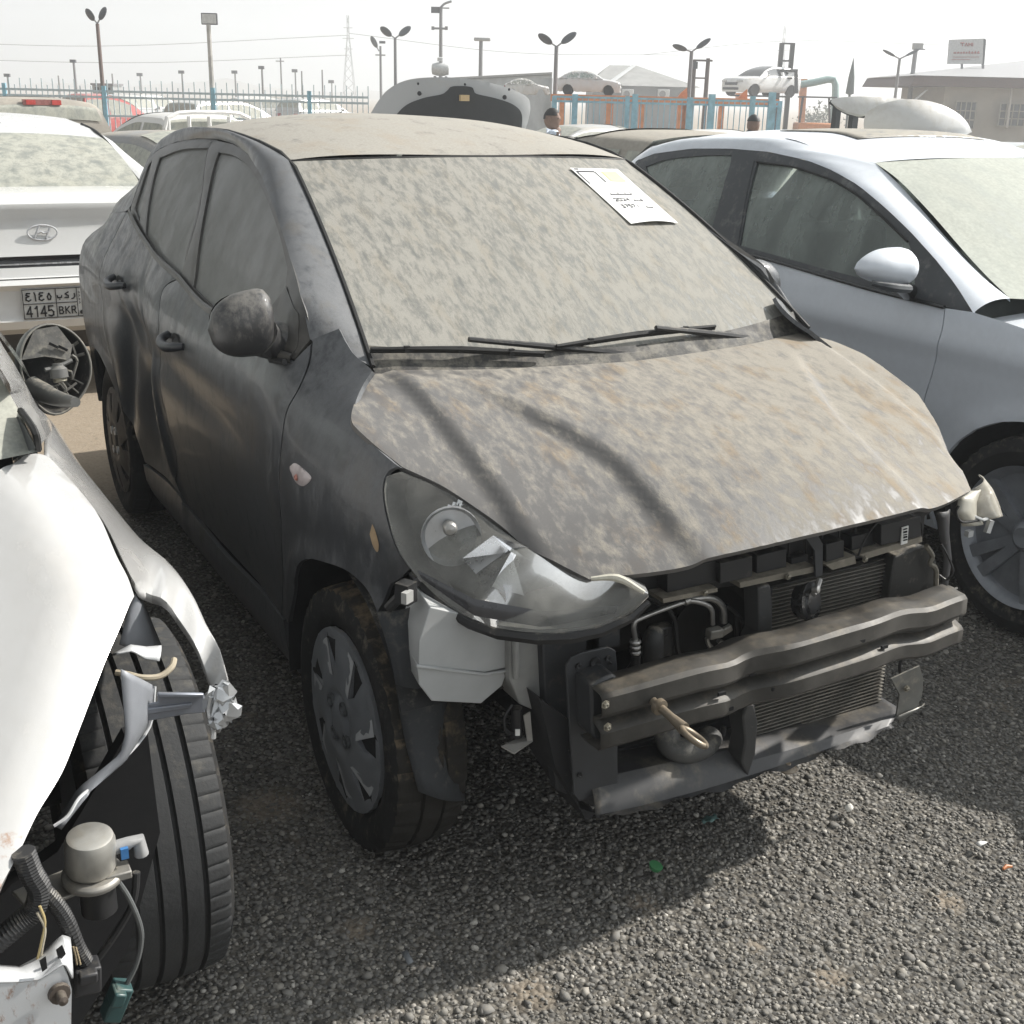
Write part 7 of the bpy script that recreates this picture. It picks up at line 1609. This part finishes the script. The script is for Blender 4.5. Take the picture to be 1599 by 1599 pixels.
# overhead wires
for i, (pts, lab) in enumerate([([(-200, 60, 150), (150, 72, 150), (545, 55, 150)], 'upper overhead cable left of the pylon'), ([(-200, 88, 150), (200, 98, 150), (545, 86, 150)], 'lower overhead cable left of the pylon'), ([(545, 52, 150), (800, 82, 150), (1060, 86, 150)], 'upper overhead cable right of the pylon'), ([(1000, 86, 150), (1230, 64, 150), (1500, 70, 150), (1750, 60, 150)], 'overhead cable behind the forklift')]):
    P = [at(a, b, d=c) for a, b, c in pts]; o = MB().tube(P, .035, 5, sm=8).mk('overhead_cable', POLE, None, base=P[0]); tag(o, lab, 'cable', 'overhead cables')

# ------------------------------------------------------------------ cabins, tank, roofs
d = 33; q0, q1 = post_xy(560, d+8), post_xy(862, d); z0 = float(GZ(*q0[:2])); th = thing('white_cabin', 'long white site cabin with sloping roof edge behind the open tailgate', 'cabin', tuple(np.array([*q0[:2], z0])))
CABW = plain('pale_cabin_wall', (.50, .53, .55), .6, scale=2, dust=.1); zt0, zt1 = zpx(700, 128, d+4), zpx(858, 117, d)
A = post_xy(655, d+5); B = post_xy(861, d)
MB().prism([A+[0, 0, z0], B+[0, 0, z0], B+[0, 0, zt1], A+[0, 0, zt0]], VDIR*3).mk('wall', CABW, th)
mb = MB()
for k in range(26): q = lerp(post_xy(826, d+.85), B, k/25)-VDIR*.02; mb.box(q+[0, 0, (z0+zpx(845, 122, d))/2], (.03, .03, zpx(845, 122, d)-z0), rot=TURN)
mb.mk('wall_ribs', CABW, th); MB().prism([A+[0, 0, zt0+.01]-VDIR*.1, B+[0, 0, zt1+.01]-VDIR*.1, B+[0, 0, zt1+.07]-VDIR*.1, A+[0, 0, zt0+.07]-VDIR*.1], VDIR*3.3).mk('roof', plain('cabin_roof', (.42, .43, .44), .6), th)
p = at(688, 108, d=36); th = thing('water_tank', 'white round water tank on the cabin roof beside the tall pole', 'tank', (p[0], p[1], zt0+.05)); MB().lathe([(-.27, .08), (-.25, .15), (-.1, .19), (.1, .19), (.25, .15), (.27, .08)], p, HDIR, 20).lathe([(.0, .1), (.1, .1), (.12, .05)], p+np.array([0, 0, .22]), (0, 0, 1), 12).mk('tank_body', PALE, th)
for s in (-.17, .17): MB().box(p+HDIR*s+np.array([0, 0, -.28]), (.06, .3, .16), rot=TURN).mk('foot', POLE, th)
x, y, z = flat(822, 31); bm_ = simple_car('white_crushed_car', 'white crushed car with a red streak, left of the twin lamp by the trailer', (x, y, zpx(820, 148, 31)-.05), math.pi*.5-CY, 'sedan', P_WHITE, REARGL, crumple=.03, wheels=False); bm_.scale = (.26, .26, .30)
mb = MB().box((.92, .9, .75), (.03, 1.6, .10)); V, F = mb.get(); me = bpy.data.meshes.new('red_streak'); me.from_pydata(V.tolist(), [], F); me.materials.append(P_RED); link(bpy.data.objects.new('red_streak', me), bm_)
def gable(name, label, cxp, d, wl, wr_, ze, za, apex, depth, wallm, roofm):
    a, b = post_xy(wl, d), post_xy(wr_, d); z0 = float(GZ(*a[:2])); th = thing(name, label, 'building', tuple(np.array([*((a+b)/2)[:2], z0])))
    MB().prism([a+[0, 0, z0], b+[0, 0, z0], b+[0, 0, ze], a+[0, 0, ze]], VDIR*depth).mk('wall', wallm, th); return th, a, b, z0
d = 75; rb, a, b, z0 = gable('hip_roofed_hall', 'grey hall with a pale hipped roof behind the trailer', 1000, d, 925, 1085, zpx(1020, 135, d), 0, 0, 8, plain('grey_hall_wall', (.17, .18, .19), .7), None)
ze = zpx(1020, 135, d); ax_ = post_xy(992, d+4)+[0, 0, zpx(992, 103, d+4)]; a2, b2 = a-HDIR*.3-VDIR*.3, b+HDIR*.3-VDIR*.3; a3, b3 = a2+VDIR*8.6, b2+VDIR*8.6
mb = MB(); mb.add([a2+[0, 0, ze], b2+[0, 0, ze], b3+[0, 0, ze], a3+[0, 0, ze], ax_, ax_-HDIR*1.8], [[0, 1, 4, 5], [1, 2, 4], [2, 3, 5, 4], [3, 0, 5]]); mb.mk('roof', plain('corrugated_pale_roof', (.30, .30, .29), .7, var=.15, scale=1.5), rb, smooth=False)
MB().prism([ax_+[0, 0, .04], ax_-HDIR*.35+[0, 0, .04], a2+HDIR*1.0+[0, 0, ze+.05], a2+HDIR*1.4+[0, 0, ze+.05]], -VDIR*.12).mk('ridge_cap', PALE, rb)
for px in (980, 1036):
    c_ = at(px, 147, d=d-.4); th = thing('air_conditioner', 'square outdoor air conditioner on the grey hall, %s' % ('behind the wrecked silver car' if px < 1000 else 'right of the other one'), 'air conditioner', tuple(c_), 'air conditioners on the hall'); MB().box(c_, (.72, .3, .56), rot=TURN).mk('casing', PALE, th, bevel=.03); MB().lathe([(0, .2), (.03, .2), (.03, .17), (.01, .15), (.01, 0)], c_-VDIR*.15-HDIR*.08, -VDIR, 20).mk('fan_grille', POLE, th)
# guard booth
d = 60; c_ = at(168, 143, d=d); th = thing('guard_booth', 'small grey guard booth with windows beyond the left fence', 'booth', (c_[0], c_[1], float(GZ(*c_[:2])))); z0 = float(GZ(*c_[:2])); zt = zpx(168, 133, d); wd_ = 32/FOC*d
MB().box((c_[0], c_[1], (z0+zt)/2), (wd_, 1.4, zt-z0), rot=TURN).mk('wall', plain('booth_wall', (.30, .31, .31), .7), th); MB().box((c_[0], c_[1], zt+.03), (wd_+.1, 1.6, .1), rot=TURN).mk('roof', POLE, th)
for s in (-.28, .0, .28): MB().box(np.array([c_[0], c_[1], zt-.22])+HDIR*s-VDIR*.71, (.20, .03, .22), rot=TURN).mk('window', DARK, th)
# office with brown fascia at the right, sign on its roof
d = 50; a, b = post_xy(1474, d), post_xy(1760, d); z0 = float(GZ(*a[:2])); th = thing('brown_roofed_office', 'beige office with brown fascia and pale sloping roof at the right edge', 'building', tuple(np.array([*a[:2], z0])))
zf0, zf1 = zpx(1500, 136, d), zpx(1500, 121, d); MB().prism([a+[0, 0, z0], b+[0, 0, z0], b+[0, 0, zf0], a+[0, 0, zf0]], VDIR*6).mk('wall', plain('beige_render', (.36, .33, .28), .8, var=.08, scale=1.5), th)
fa = post_xy(1420, d-.7); fb = post_xy(1780, d-.7); BR = plain('brown_fascia', (.10, .065, .06), .7)
MB().prism([fa+[0, 0, zf0+.0], fb+[0, 0, zf0], fb+[0, 0, zf1], fa+HDIR*.2+[0, 0, zf1]], VDIR*7.5).mk('fascia', BR, th)
rt = post_xy(1590, d+4)+[0, 0, zpx(1590, 95, d+4)]; mb = MB(); A0, B0 = fa+HDIR*.1-VDIR*.1+[0, 0, zf1+.02], fb+[0, 0, zf1+.02]; mb.add([A0, B0-VDIR*.1, B0+VDIR*8, A0+VDIR*8, rt, rt+HDIR*6], [[0, 1, 5, 4], [1, 2, 5], [2, 3, 4, 5], [3, 0, 4]]); mb.mk('roof', plain('pale_roof_sheet', (.36, .36, .37), .6), th, smooth=False)
for px0, px1, y0_, y1_ in ((1490, 1522, 160, 200), (1560, 1600, 163, 196)):
    p0, p1 = at(px0, y0_, d=d-.05), at(px1, y1_, d=d-.05); w_ = (px1-px0)/FOC*d; h_ = (y1_-y0_)/FOC*d; c_ = (p0+p1)/2
    wo_ = MB().box(c_, (w_, .06, h_), rot=TURN).mk('window', plain('dark_window', (.05, .055, .06), .2), th); mb = MB()
    for k in range(5): mb.box(c_+HDIR*(-w_/2+w_*k/4)-VDIR*.05, (.04, .04, h_), rot=TURN)
    for k in range(4): mb.box(c_+np.array([0, 0, -h_/2+h_*k/3])-VDIR*.055, (w_, .04, .035), rot=TURN)
    mb.mk('window_bars', plain('bar_beige', (.28, .26, .22), .7), wo_)
MB().tube([at(1580, 136, d=d-.4), at(1572, 200, d=d-.4)], .05, 8).mk('drainpipe', plain('pipe_beige', (.40, .37, .33), .6), th)
MB().prism([at(1424, 158, d=d-.3), at(1446, 140, d=d-.3), at(1450, 140, d=d-.3), at(1428, 159, d=d-.3)], VDIR*.05).mk('brace', PALE, th)
d = 51; c_ = at(1510, 80, d=d); sg = thing('roof_sign', 'white signboard with faded red lettering on the office roof', 'sign', tuple(at(1510, 104, d=d)))
MB().prism([at(1483, 62, d=d), at(1536, 60, d=d), at(1534, 100, d=d), at(1480, 100, d=d)], VDIR*.12).mk('board', plain('weathered_board', (.44, .44, .44), .6, dust=.1), sg)
MB().prism([at(1537, 60, d=d), at(1540, 62, d=d), at(1537, 101, d=d), at(1534, 101, d=d)], VDIR*.14).mk('board_edge', LAMPB, sg)
for px in (1502, 1535): MB().tube([at(px, 100, d=d+.05), at(px, 112, d=d+.05)], .06, 6).mk('leg', POLE, sg)
mb = MB(); LR = plain('faded_red_letters', (.30, .10, .09), .7)
def sb(a, b, c2, e, r=.022): p, q = at(a, b, d=d-.02), at(c2, e, d=d-.02); mb.tube([p, q], r, 4)
for (a, b, c2, e) in [(1500, 67, 1506, 67), (1503, 67, 1503, 72), (1507, 72, 1509, 67), (1509, 67, 1511, 72), (1513, 67, 1513, 72), (1513, 69, 1517, 69), (1517, 67, 1517, 72), (1519, 67, 1519, 72)]: sb(a, b, c2, e)
x0 = 1489
while x0 < 1530:
    w_ = rnd.choice((3, 4, 6)); sb(x0, 82.5, x0+w_, 82.5, .03); sb(x0+w_*.5, 82.5, x0+w_*.6, 79.5+rnd.random()*2, .02); x0 += w_+1.2
sb(1488, 89, 1529, 89, .012); sb(1486, 93, 1515, 93, .010); mb.mk('lettering', LR, sg)
# teal pipe arch and orange post
d = 56; p = post_xy(1306, d); th = thing('pipe_arch', 'teal swinging pipe boom bent down beside the orange post', 'pipe', (p[0], p[1], float(GZ(*p[:2])))); MB().tube([(p[0], p[1], float(GZ(*p[:2]))), at(1304, 160, d=d), at(1305, 134, d=d), at(1302, 125, d=d), at(1292, 124, d=d), at(1270, 129, d=d), at(1250, 132, d=d)], .17, 10).mk('boom', plain('teal_pipe', (.28, .40, .39), .6), th)
p = post_xy(1252, d); th = thing('orange_post', 'thick leaning orange post behind the forklift', 'post', (p[0], p[1], float(GZ(*p[:2])))); MB().prism([at(1250, 123, d=d), at(1261, 123, d=d), at(1256, 200, d=d), at(1248, 200, d=d)], VDIR*.25).mk('column', ORANGE, th); MB().prism([at(1150, 145, d=d), at(1166, 145, d=d), at(1166, 160, d=d), at(1150, 160, d=d)], VDIR*.3).mk('counterweight', ORANGE, th)
# forklift holding a car aloft
d = 50; p = post_xy(1226, d); gz_ = float(GZ(*p[:2])); FK = thing('forklift', 'forklift with tall black mast raising a white car', 'forklift', (p[0], p[1], gz_)); MAST = plain('greasy_black_mast', (.035, .035, .037), .5)
for px in (1221, 1238):
    q = at(px, 67, d=d); MB().box((q[0], q[1], (q[2]+gz_)/2), (.17, .22, q[2]-gz_), rot=TURN).mk('mast_rail', MAST, FK)
for py in (68, 95, 110, 122, 151): MB().box(at(1229, py, d=d), (.42, .1, .07), rot=TURN).mk('mast_brace', MAST, FK)
MB().prism([at(1199, 108, d=d-.3), at(1246, 108, d=d-.3), at(1246, 146, d=d-.3), at(1241, 146, d=d-.3), at(1241, 113, d=d-.3), at(1204, 113, d=d-.3), at(1204, 140, d=d-.3), at(1199, 140, d=d-.3)], VDIR*.1).mk('fork_carriage', MAST, FK)
MB().box(at(1185, 150, d=d-.2), (2.4, .14, .07), rot=TURN).box(at(1185, 150, d=d+.9), (2.4, .14, .07), rot=TURN).mk('forks', MAST, FK)
MB().box((p[0]+HDIR[0]*1.4, p[1]+HDIR[1]*1.4, gz_+.75), (1.7, 1.2, .9), rot=TURN).mk('chassis', plain('forklift_orange', (.55, .20, .06), .5), FK, bevel=.08)
for s in (0, 1): MB().tube([p+HDIR*(.7+s*1.3)+[0, 0, gz_+1.1], p+HDIR*(.75+s*1.1)+[0, 0, gz_+2.2]], .05, 6).mk('cab_post', MAST, FK)
MB().box((p[0]+HDIR[0]*1.35, p[1]+HDIR[1]*1.35, gz_+2.22), (1.4, 1.1, .06), rot=TURN).mk('cab_roof', MAST, FK)
for s in (.5, 2.0): MB().lathe([(-.6, .3), (-.6, .34), (.6, .34), (.6, .3)], p+HDIR*s+[0, 0, gz_+.34], VDIR, 18).mk('wheel', RUBBER, FK)
x, y, z = flat(1186, d+.4); lc = simple_car('lifted_white_car', 'white sport utility car held high on the forklift forks', (x, y, zpx(1186, 150, d)-.02), -CY-.95, 'suv', paint_of('clean_white_paint', (.72, .73, .74), .02, .05), BLACKG); lc.scale = (.80, .80, .72)

# ------------------------------------------------------------------ a man walking between the rows
def person():
    d = 14.0; hd = at(862, 186, d=d); th = thing('person', 'dark haired man in a pale blue shirt walking behind the cars', 'person', (hd[0], hd[1], float(GZ(hd[0], hd[1])))); gz_ = float(GZ(hd[0], hd[1]))
    H = hd[2]+.12-gz_; f = HDIR; s_ = VDIR; base = np.array([hd[0], hd[1], gz_])
    J = {'pel': (0, 0, .53*H), 'sp': (.02, 0, .66*H), 'ch': (.04, 0, .79*H), 'nk': (.05, 0, .845*H), 'hd0': (.07, 0, .89*H), 'hl': (0, -.09, .51*H), 'kl': (.14, -.09, .28*H), 'al': (.05, -.09, .045*H), 'tl': (.20, -.09, .02*H), 'hr': (0, .09, .51*H), 'kr': (-.02, .09, .28*H), 'ar': (-.2, .09, .06*H), 'tr': (-.08, .10, .02*H),
         'sl': (.03, -.19, .825*H), 'el': (-.05, -.24, .62*H), 'wl': (.06, -.24, .48*H), 'sr': (.03, .19, .825*H), 'er': (.06, .24, .62*H), 'wr': (.2, .22, .5*H)}
    R_ = {'pel': .14, 'sp': .14, 'ch': .155, 'nk': .06, 'hd0': .06, 'hl': .09, 'kl': .06, 'al': .042, 'tl': .035, 'hr': .09, 'kr': .06, 'ar': .042, 'tr': .035, 'sl': .07, 'el': .045, 'wl': .03, 'sr': .07, 'er': .045, 'wr': .03}
    E = [('pel', 'sp'), ('sp', 'ch'), ('ch', 'nk'), ('nk', 'hd0'), ('pel', 'hl'), ('hl', 'kl'), ('kl', 'al'), ('al', 'tl'), ('pel', 'hr'), ('hr', 'kr'), ('kr', 'ar'), ('ar', 'tr'), ('ch', 'sl'), ('sl', 'el'), ('el', 'wl'), ('ch', 'sr'), ('sr', 'er'), ('er', 'wr')]
    ks = list(J); V = [f*J[k][0]+s_*J[k][1]+np.array([0, 0, J[k][2]]) for k in ks]
    def skin(nm, keys, mt, grow=0.0, sub=2):
        idx = {k: i for i, k in enumerate(keys)}; me = bpy.data.meshes.new(nm); me.from_pydata([tuple(V[ks.index(k)]) for k in keys], [(idx[a], idx[b]) for a, b in E if a in idx and b in idx], [])
        o = bpy.data.objects.new(nm, me); link(o, th); o.modifiers.new('skin', 'SKIN'); me.skin_vertices[0].data[0].use_root = True
        for k in keys: me.skin_vertices[0].data[idx[k]].radius = (R_[k]+grow, R_[k]+grow)
        sd_ = o.modifiers.new('sub', 'SUBSURF'); sd_.levels = sub; sd_.render_levels = sub; me.materials.append(mt); return o
    SKIN = plain('warm_skin', (.21, .135, .10), .6)
    skin('body', ks, SKIN); skin('trousers', ['pel', 'hl', 'kl', 'al', 'hr', 'kr', 'ar'], plain('dark_trousers', (.04, .045, .06), .9), .014); skin('shirt', ['pel', 'sp', 'ch', 'sl', 'el', 'sr', 'er'], plain('pale_blue_shirt', (.55, .62, .72), .9), .018)
    hc = hd+np.array([0, 0, .0]); V_, F_ = MB().ball((0, 0, 0), 1, 10).get()
    S = np.array([.098, .075, .118]); W = V_*S; face = W[:, 0] > .03
    nose = np.exp(-((W[:, 1])/.018)**2-((W[:, 2]+.012)/.02)**2)*(W[:, 0] > .05); W[:, 0] += nose*.022
    chin = np.exp(-((W[:, 2]+.095)/.03)**2)*(W[:, 0] > 0); W[:, 0] += chin*.025; W[:, 0] -= .012*np.exp(-((np.abs(W[:, 1])-.032)/.014)**2-((W[:, 2]-.012)/.012)**2)*(W[:, 0] > .04); W[:, 0] -= .006*np.exp(-(W[:, 1]/.022)**2-((W[:, 2]+.055)/.006)**2)*(W[:, 0] > .04)
    tw = lambda Q: hc+np.outer(Q[:, 0], f*.94-s_*.34)+np.outer(Q[:, 1], s_*.94+f*.34)+np.outer(Q[:, 2], [0, 0, 1.])
    mk('head', tw(W), F_, SKIN, th)
    Hh_ = V_*S*1.09; k = (Hh_[:, 2] > .03-.5*np.maximum(0, -Hh_[:, 0]-.0)) & (Hh_[:, 0] < .075+Hh_[:, 2]*.2); keep = [q for q in F_ if all(k[i] for i in q)]
    mk('hair', tw(Hh_), keep, plain('black_hair', (.012, .011, .010), .6), th)
    for sg_ in (-1, 1): mk('ear', tw(V_*np.array([.018, .010, .030])+np.array([-.005, sg_*.078, -.005])), F_, SKIN, th)
    mb = MB()
    for sg_ in (-1, 1): mb.add(tw(V_*np.array([.006, .011, .006])+np.array([.088, sg_*.031, .012])), F_)
    mb.mk('eyes', plain('dark_eye', (.02, .015, .012), .2), th)
person()
p_ = at(1177, 187, d=15); th = thing('person', 'head of a dark haired person behind the black car below the railing', 'person', (p_[0], p_[1], float(GZ(*p_[:2])))); V_, F_ = MB().ball((0, 0, 0), 1, 10).get(); mk('head', p_+np.array([0, 0, -.06])+V_*np.array([.075, .09, .115]), F_, plain('tan_skin', (.20, .13, .10), .6), th); Q = V_*np.array([.083, .098, .122]); kk = Q[:, 2] > .0; mk('hair', p_+np.array([0, 0, -.055])+Q, [q for q in F_ if all(kk[i] for i in q)], plain('dark_hair', (.012, .012, .012), .6), th)
z_ = float(GZ(*p_[:2])); me = bpy.data.meshes.new('body'); hgt = p_[2]-.15-z_
me.from_pydata([(0, 0, hgt*.62), (0, 0, hgt*.8), (0, 0, hgt*.93), (0, 0, hgt*1.05), (.09, 0, hgt*.55), (.1, .02, hgt*.3), (.1, 0, .03), (-.09, 0, hgt*.55), (-.1, -.02, hgt*.3), (-.1, 0, .03), (.19, 0, hgt*.9), (.24, .02, hgt*.7), (.22, -.06, hgt*.55), (-.19, 0, hgt*.9), (-.24, .02, hgt*.7), (-.22, -.06, hgt*.55)], [(0, 1), (1, 2), (2, 3), (0, 4), (4, 5), (5, 6), (0, 7), (7, 8), (8, 9), (2, 10), (10, 11), (11, 12), (2, 13), (13, 14), (14, 15)], [])
o = bpy.data.objects.new('body', me); link(o, th); o.modifiers.new('skin', 'SKIN'); me.skin_vertices[0].data[0].use_root = True
for i, r in enumerate([.13, .14, .15, .05, .09, .065, .045, .09, .065, .045, .07, .045, .035, .07, .045, .035]): me.skin_vertices[0].data[i].radius = (r, r)
o.modifiers.new('sub', 'SUBSURF').render_levels = 2; me.materials.append(plain('dark_clothes', (.04, .04, .05), .9))

# ------------------------------------------------------------------ low far things and litter
HILL = plain('pale_desert_ridge', (.22, .20, .17), .9, scale=.02)
mb = MB(); G = []
for t in np.linspace(-60, 75, 90):
    a = math.radians(29+t); r = 520; h = 2.6+1.6*math.sin(t*.35)+1.3*math.sin(t*.9+1)+.7*math.sin(t*2.3); h = max(.6, h)
    G.append([(CAMP[0]+rr*math.sin(a), CAMP[1]+rr*math.cos(a), z) for rr, z in ((r-60, -.6), (r-25, h*.6), (r, h), (r+60, -.6))])
tag(mb.grid(np.array(G)).mk('hills', HILL), kind='structure')
for i, (px, dd, mt, lb) in enumerate([(425, 60, P_WHITE, 'white car beyond the left fence right of the van'), (455, 62, P_GREY, 'grey car beyond the left fence below the thin poles'), (500, 58, P_SILV, 'silver car beyond the left fence left of the tailgate'), (240, 55, P_WHITE, 'white car beyond the fence above the grey saloon'), (205, 52, P_SILV, 'silver car beyond the fence right of the guard booth')]):
    car_at('far_car', lb, px, dd, math.pi*.5+.2*i, 'suv', mt, group='far cars beyond the left fence')
SHR = plain('dull_shrub_green', (.07, .085, .05), .9)
def shrub(px, py, dd, r, lab):
    p = at(px, py, d=dd); z0 = float(GZ(*p[:2])); o_ = thing('desert_shrub', lab, 'shrub', (p[0], p[1], z0), 'shrubs by the far ridge'); rs = np.random.default_rng(px); n = 420
    V, F = [], []
    for k in range(n):
        u = rs.normal(0, 1, 3); u /= np.linalg.norm(u); c = np.array([p[0], p[1], z0+r*.75])+u*r*rs.uniform(.35, 1)*np.array([1.3, 1.3, .75]); a, b = rs.normal(0, .10*r, 3), rs.normal(0, .10*r, 3); V += [c, c+a, c+b]; F.append([3*k, 3*k+1, 3*k+2])
    mk('foliage', V, F, SHR, o_, smooth=False); MB().tube([(p[0], p[1], z0), (p[0], p[1], z0+r)], .05, 5).mk('stem', WOOD, o_)
shrub(1288, 160, 85, 1.3, 'dull green shrub left of the teal pipe foot'); shrub(1268, 165, 90, 1.0, 'smaller dull shrub right of the orange post')
def litter(nm, lab, px, py, V, F, mt): p = at(px, py, z=.004); o = mk(nm, np.array(V)+p, F, mt, None, base=p, solid=.0012); tag(o, lab, 'litter')
G = [[(.022*u+.004*math.sin(v*3), .010*v, .010+.004*math.sin(u*5+v*2)) for u in np.linspace(-1, 1, 7)] for v in np.linspace(-1, 1, 4)]; V, F = MB().grid(np.array(G)).get(); litter('wrapper', 'teal foil wrapper lying on the gravel below the crossmember', 1107, 1284, V, F, plain('teal_foil', (.10, .19, .18), .4, var=.3, scale=60))
V, F = MB().lathe([(.002, 0), (.002, .012), (.009, .0145), (.010, .0145)], (0, 0, .002), (.2, -.2, 1), 20).get(); litter('bottle_cap', 'green bottle cap lying on the gravel at the shadow edge', 1022, 1358, V, F, plain('green_cap', (.06, .22, .09), .4))
V, F = MB().add([(-.012, -.008, .012), (.013, -.006, .014), (.010, .010, .008), (-.010, .009, .010)], [[0, 1, 2, 3]]).get(); litter('paper_scrap', 'white paper scrap on the sunlit gravel at the right', 1531, 1323, V, F, WHITEP)
V, F = MB().tube([(-.012, 0, .012), (0, .002, .014), (.013, -.002, .012)], [.003, .005, .003], 8).get(); litter('orange_chip', 'orange plastic chip on the gravel at the right edge', 1571, 1362, V, F, plain('orange_chip', (.50, .18, .06), .5))
V, F = MB().add([(-.006, -.017, .010), (.006, -.016, .012), (.007, .016, .016), (-.005, .018, .013)], [[0, 1, 2, 3]]).get(); litter('plastic_shard', 'flat grey plastic shard in the shade before the front wheel', 636, 1503, V, F, plain('grey_shard', (.16, .17, .18), .5))
V, F = MB().ball((0, 0, .012), (.012, .009, .010), 6).get(); litter('white_pebble', 'single white pebble on dark gravel ahead of the bumper beam', 1324, 1268, V+np.random.default_rng(1).normal(0, .001, V.shape), F, plain('white_stone', (.62, .60, .55), .8))
print('objects', len(bpy.data.objects))
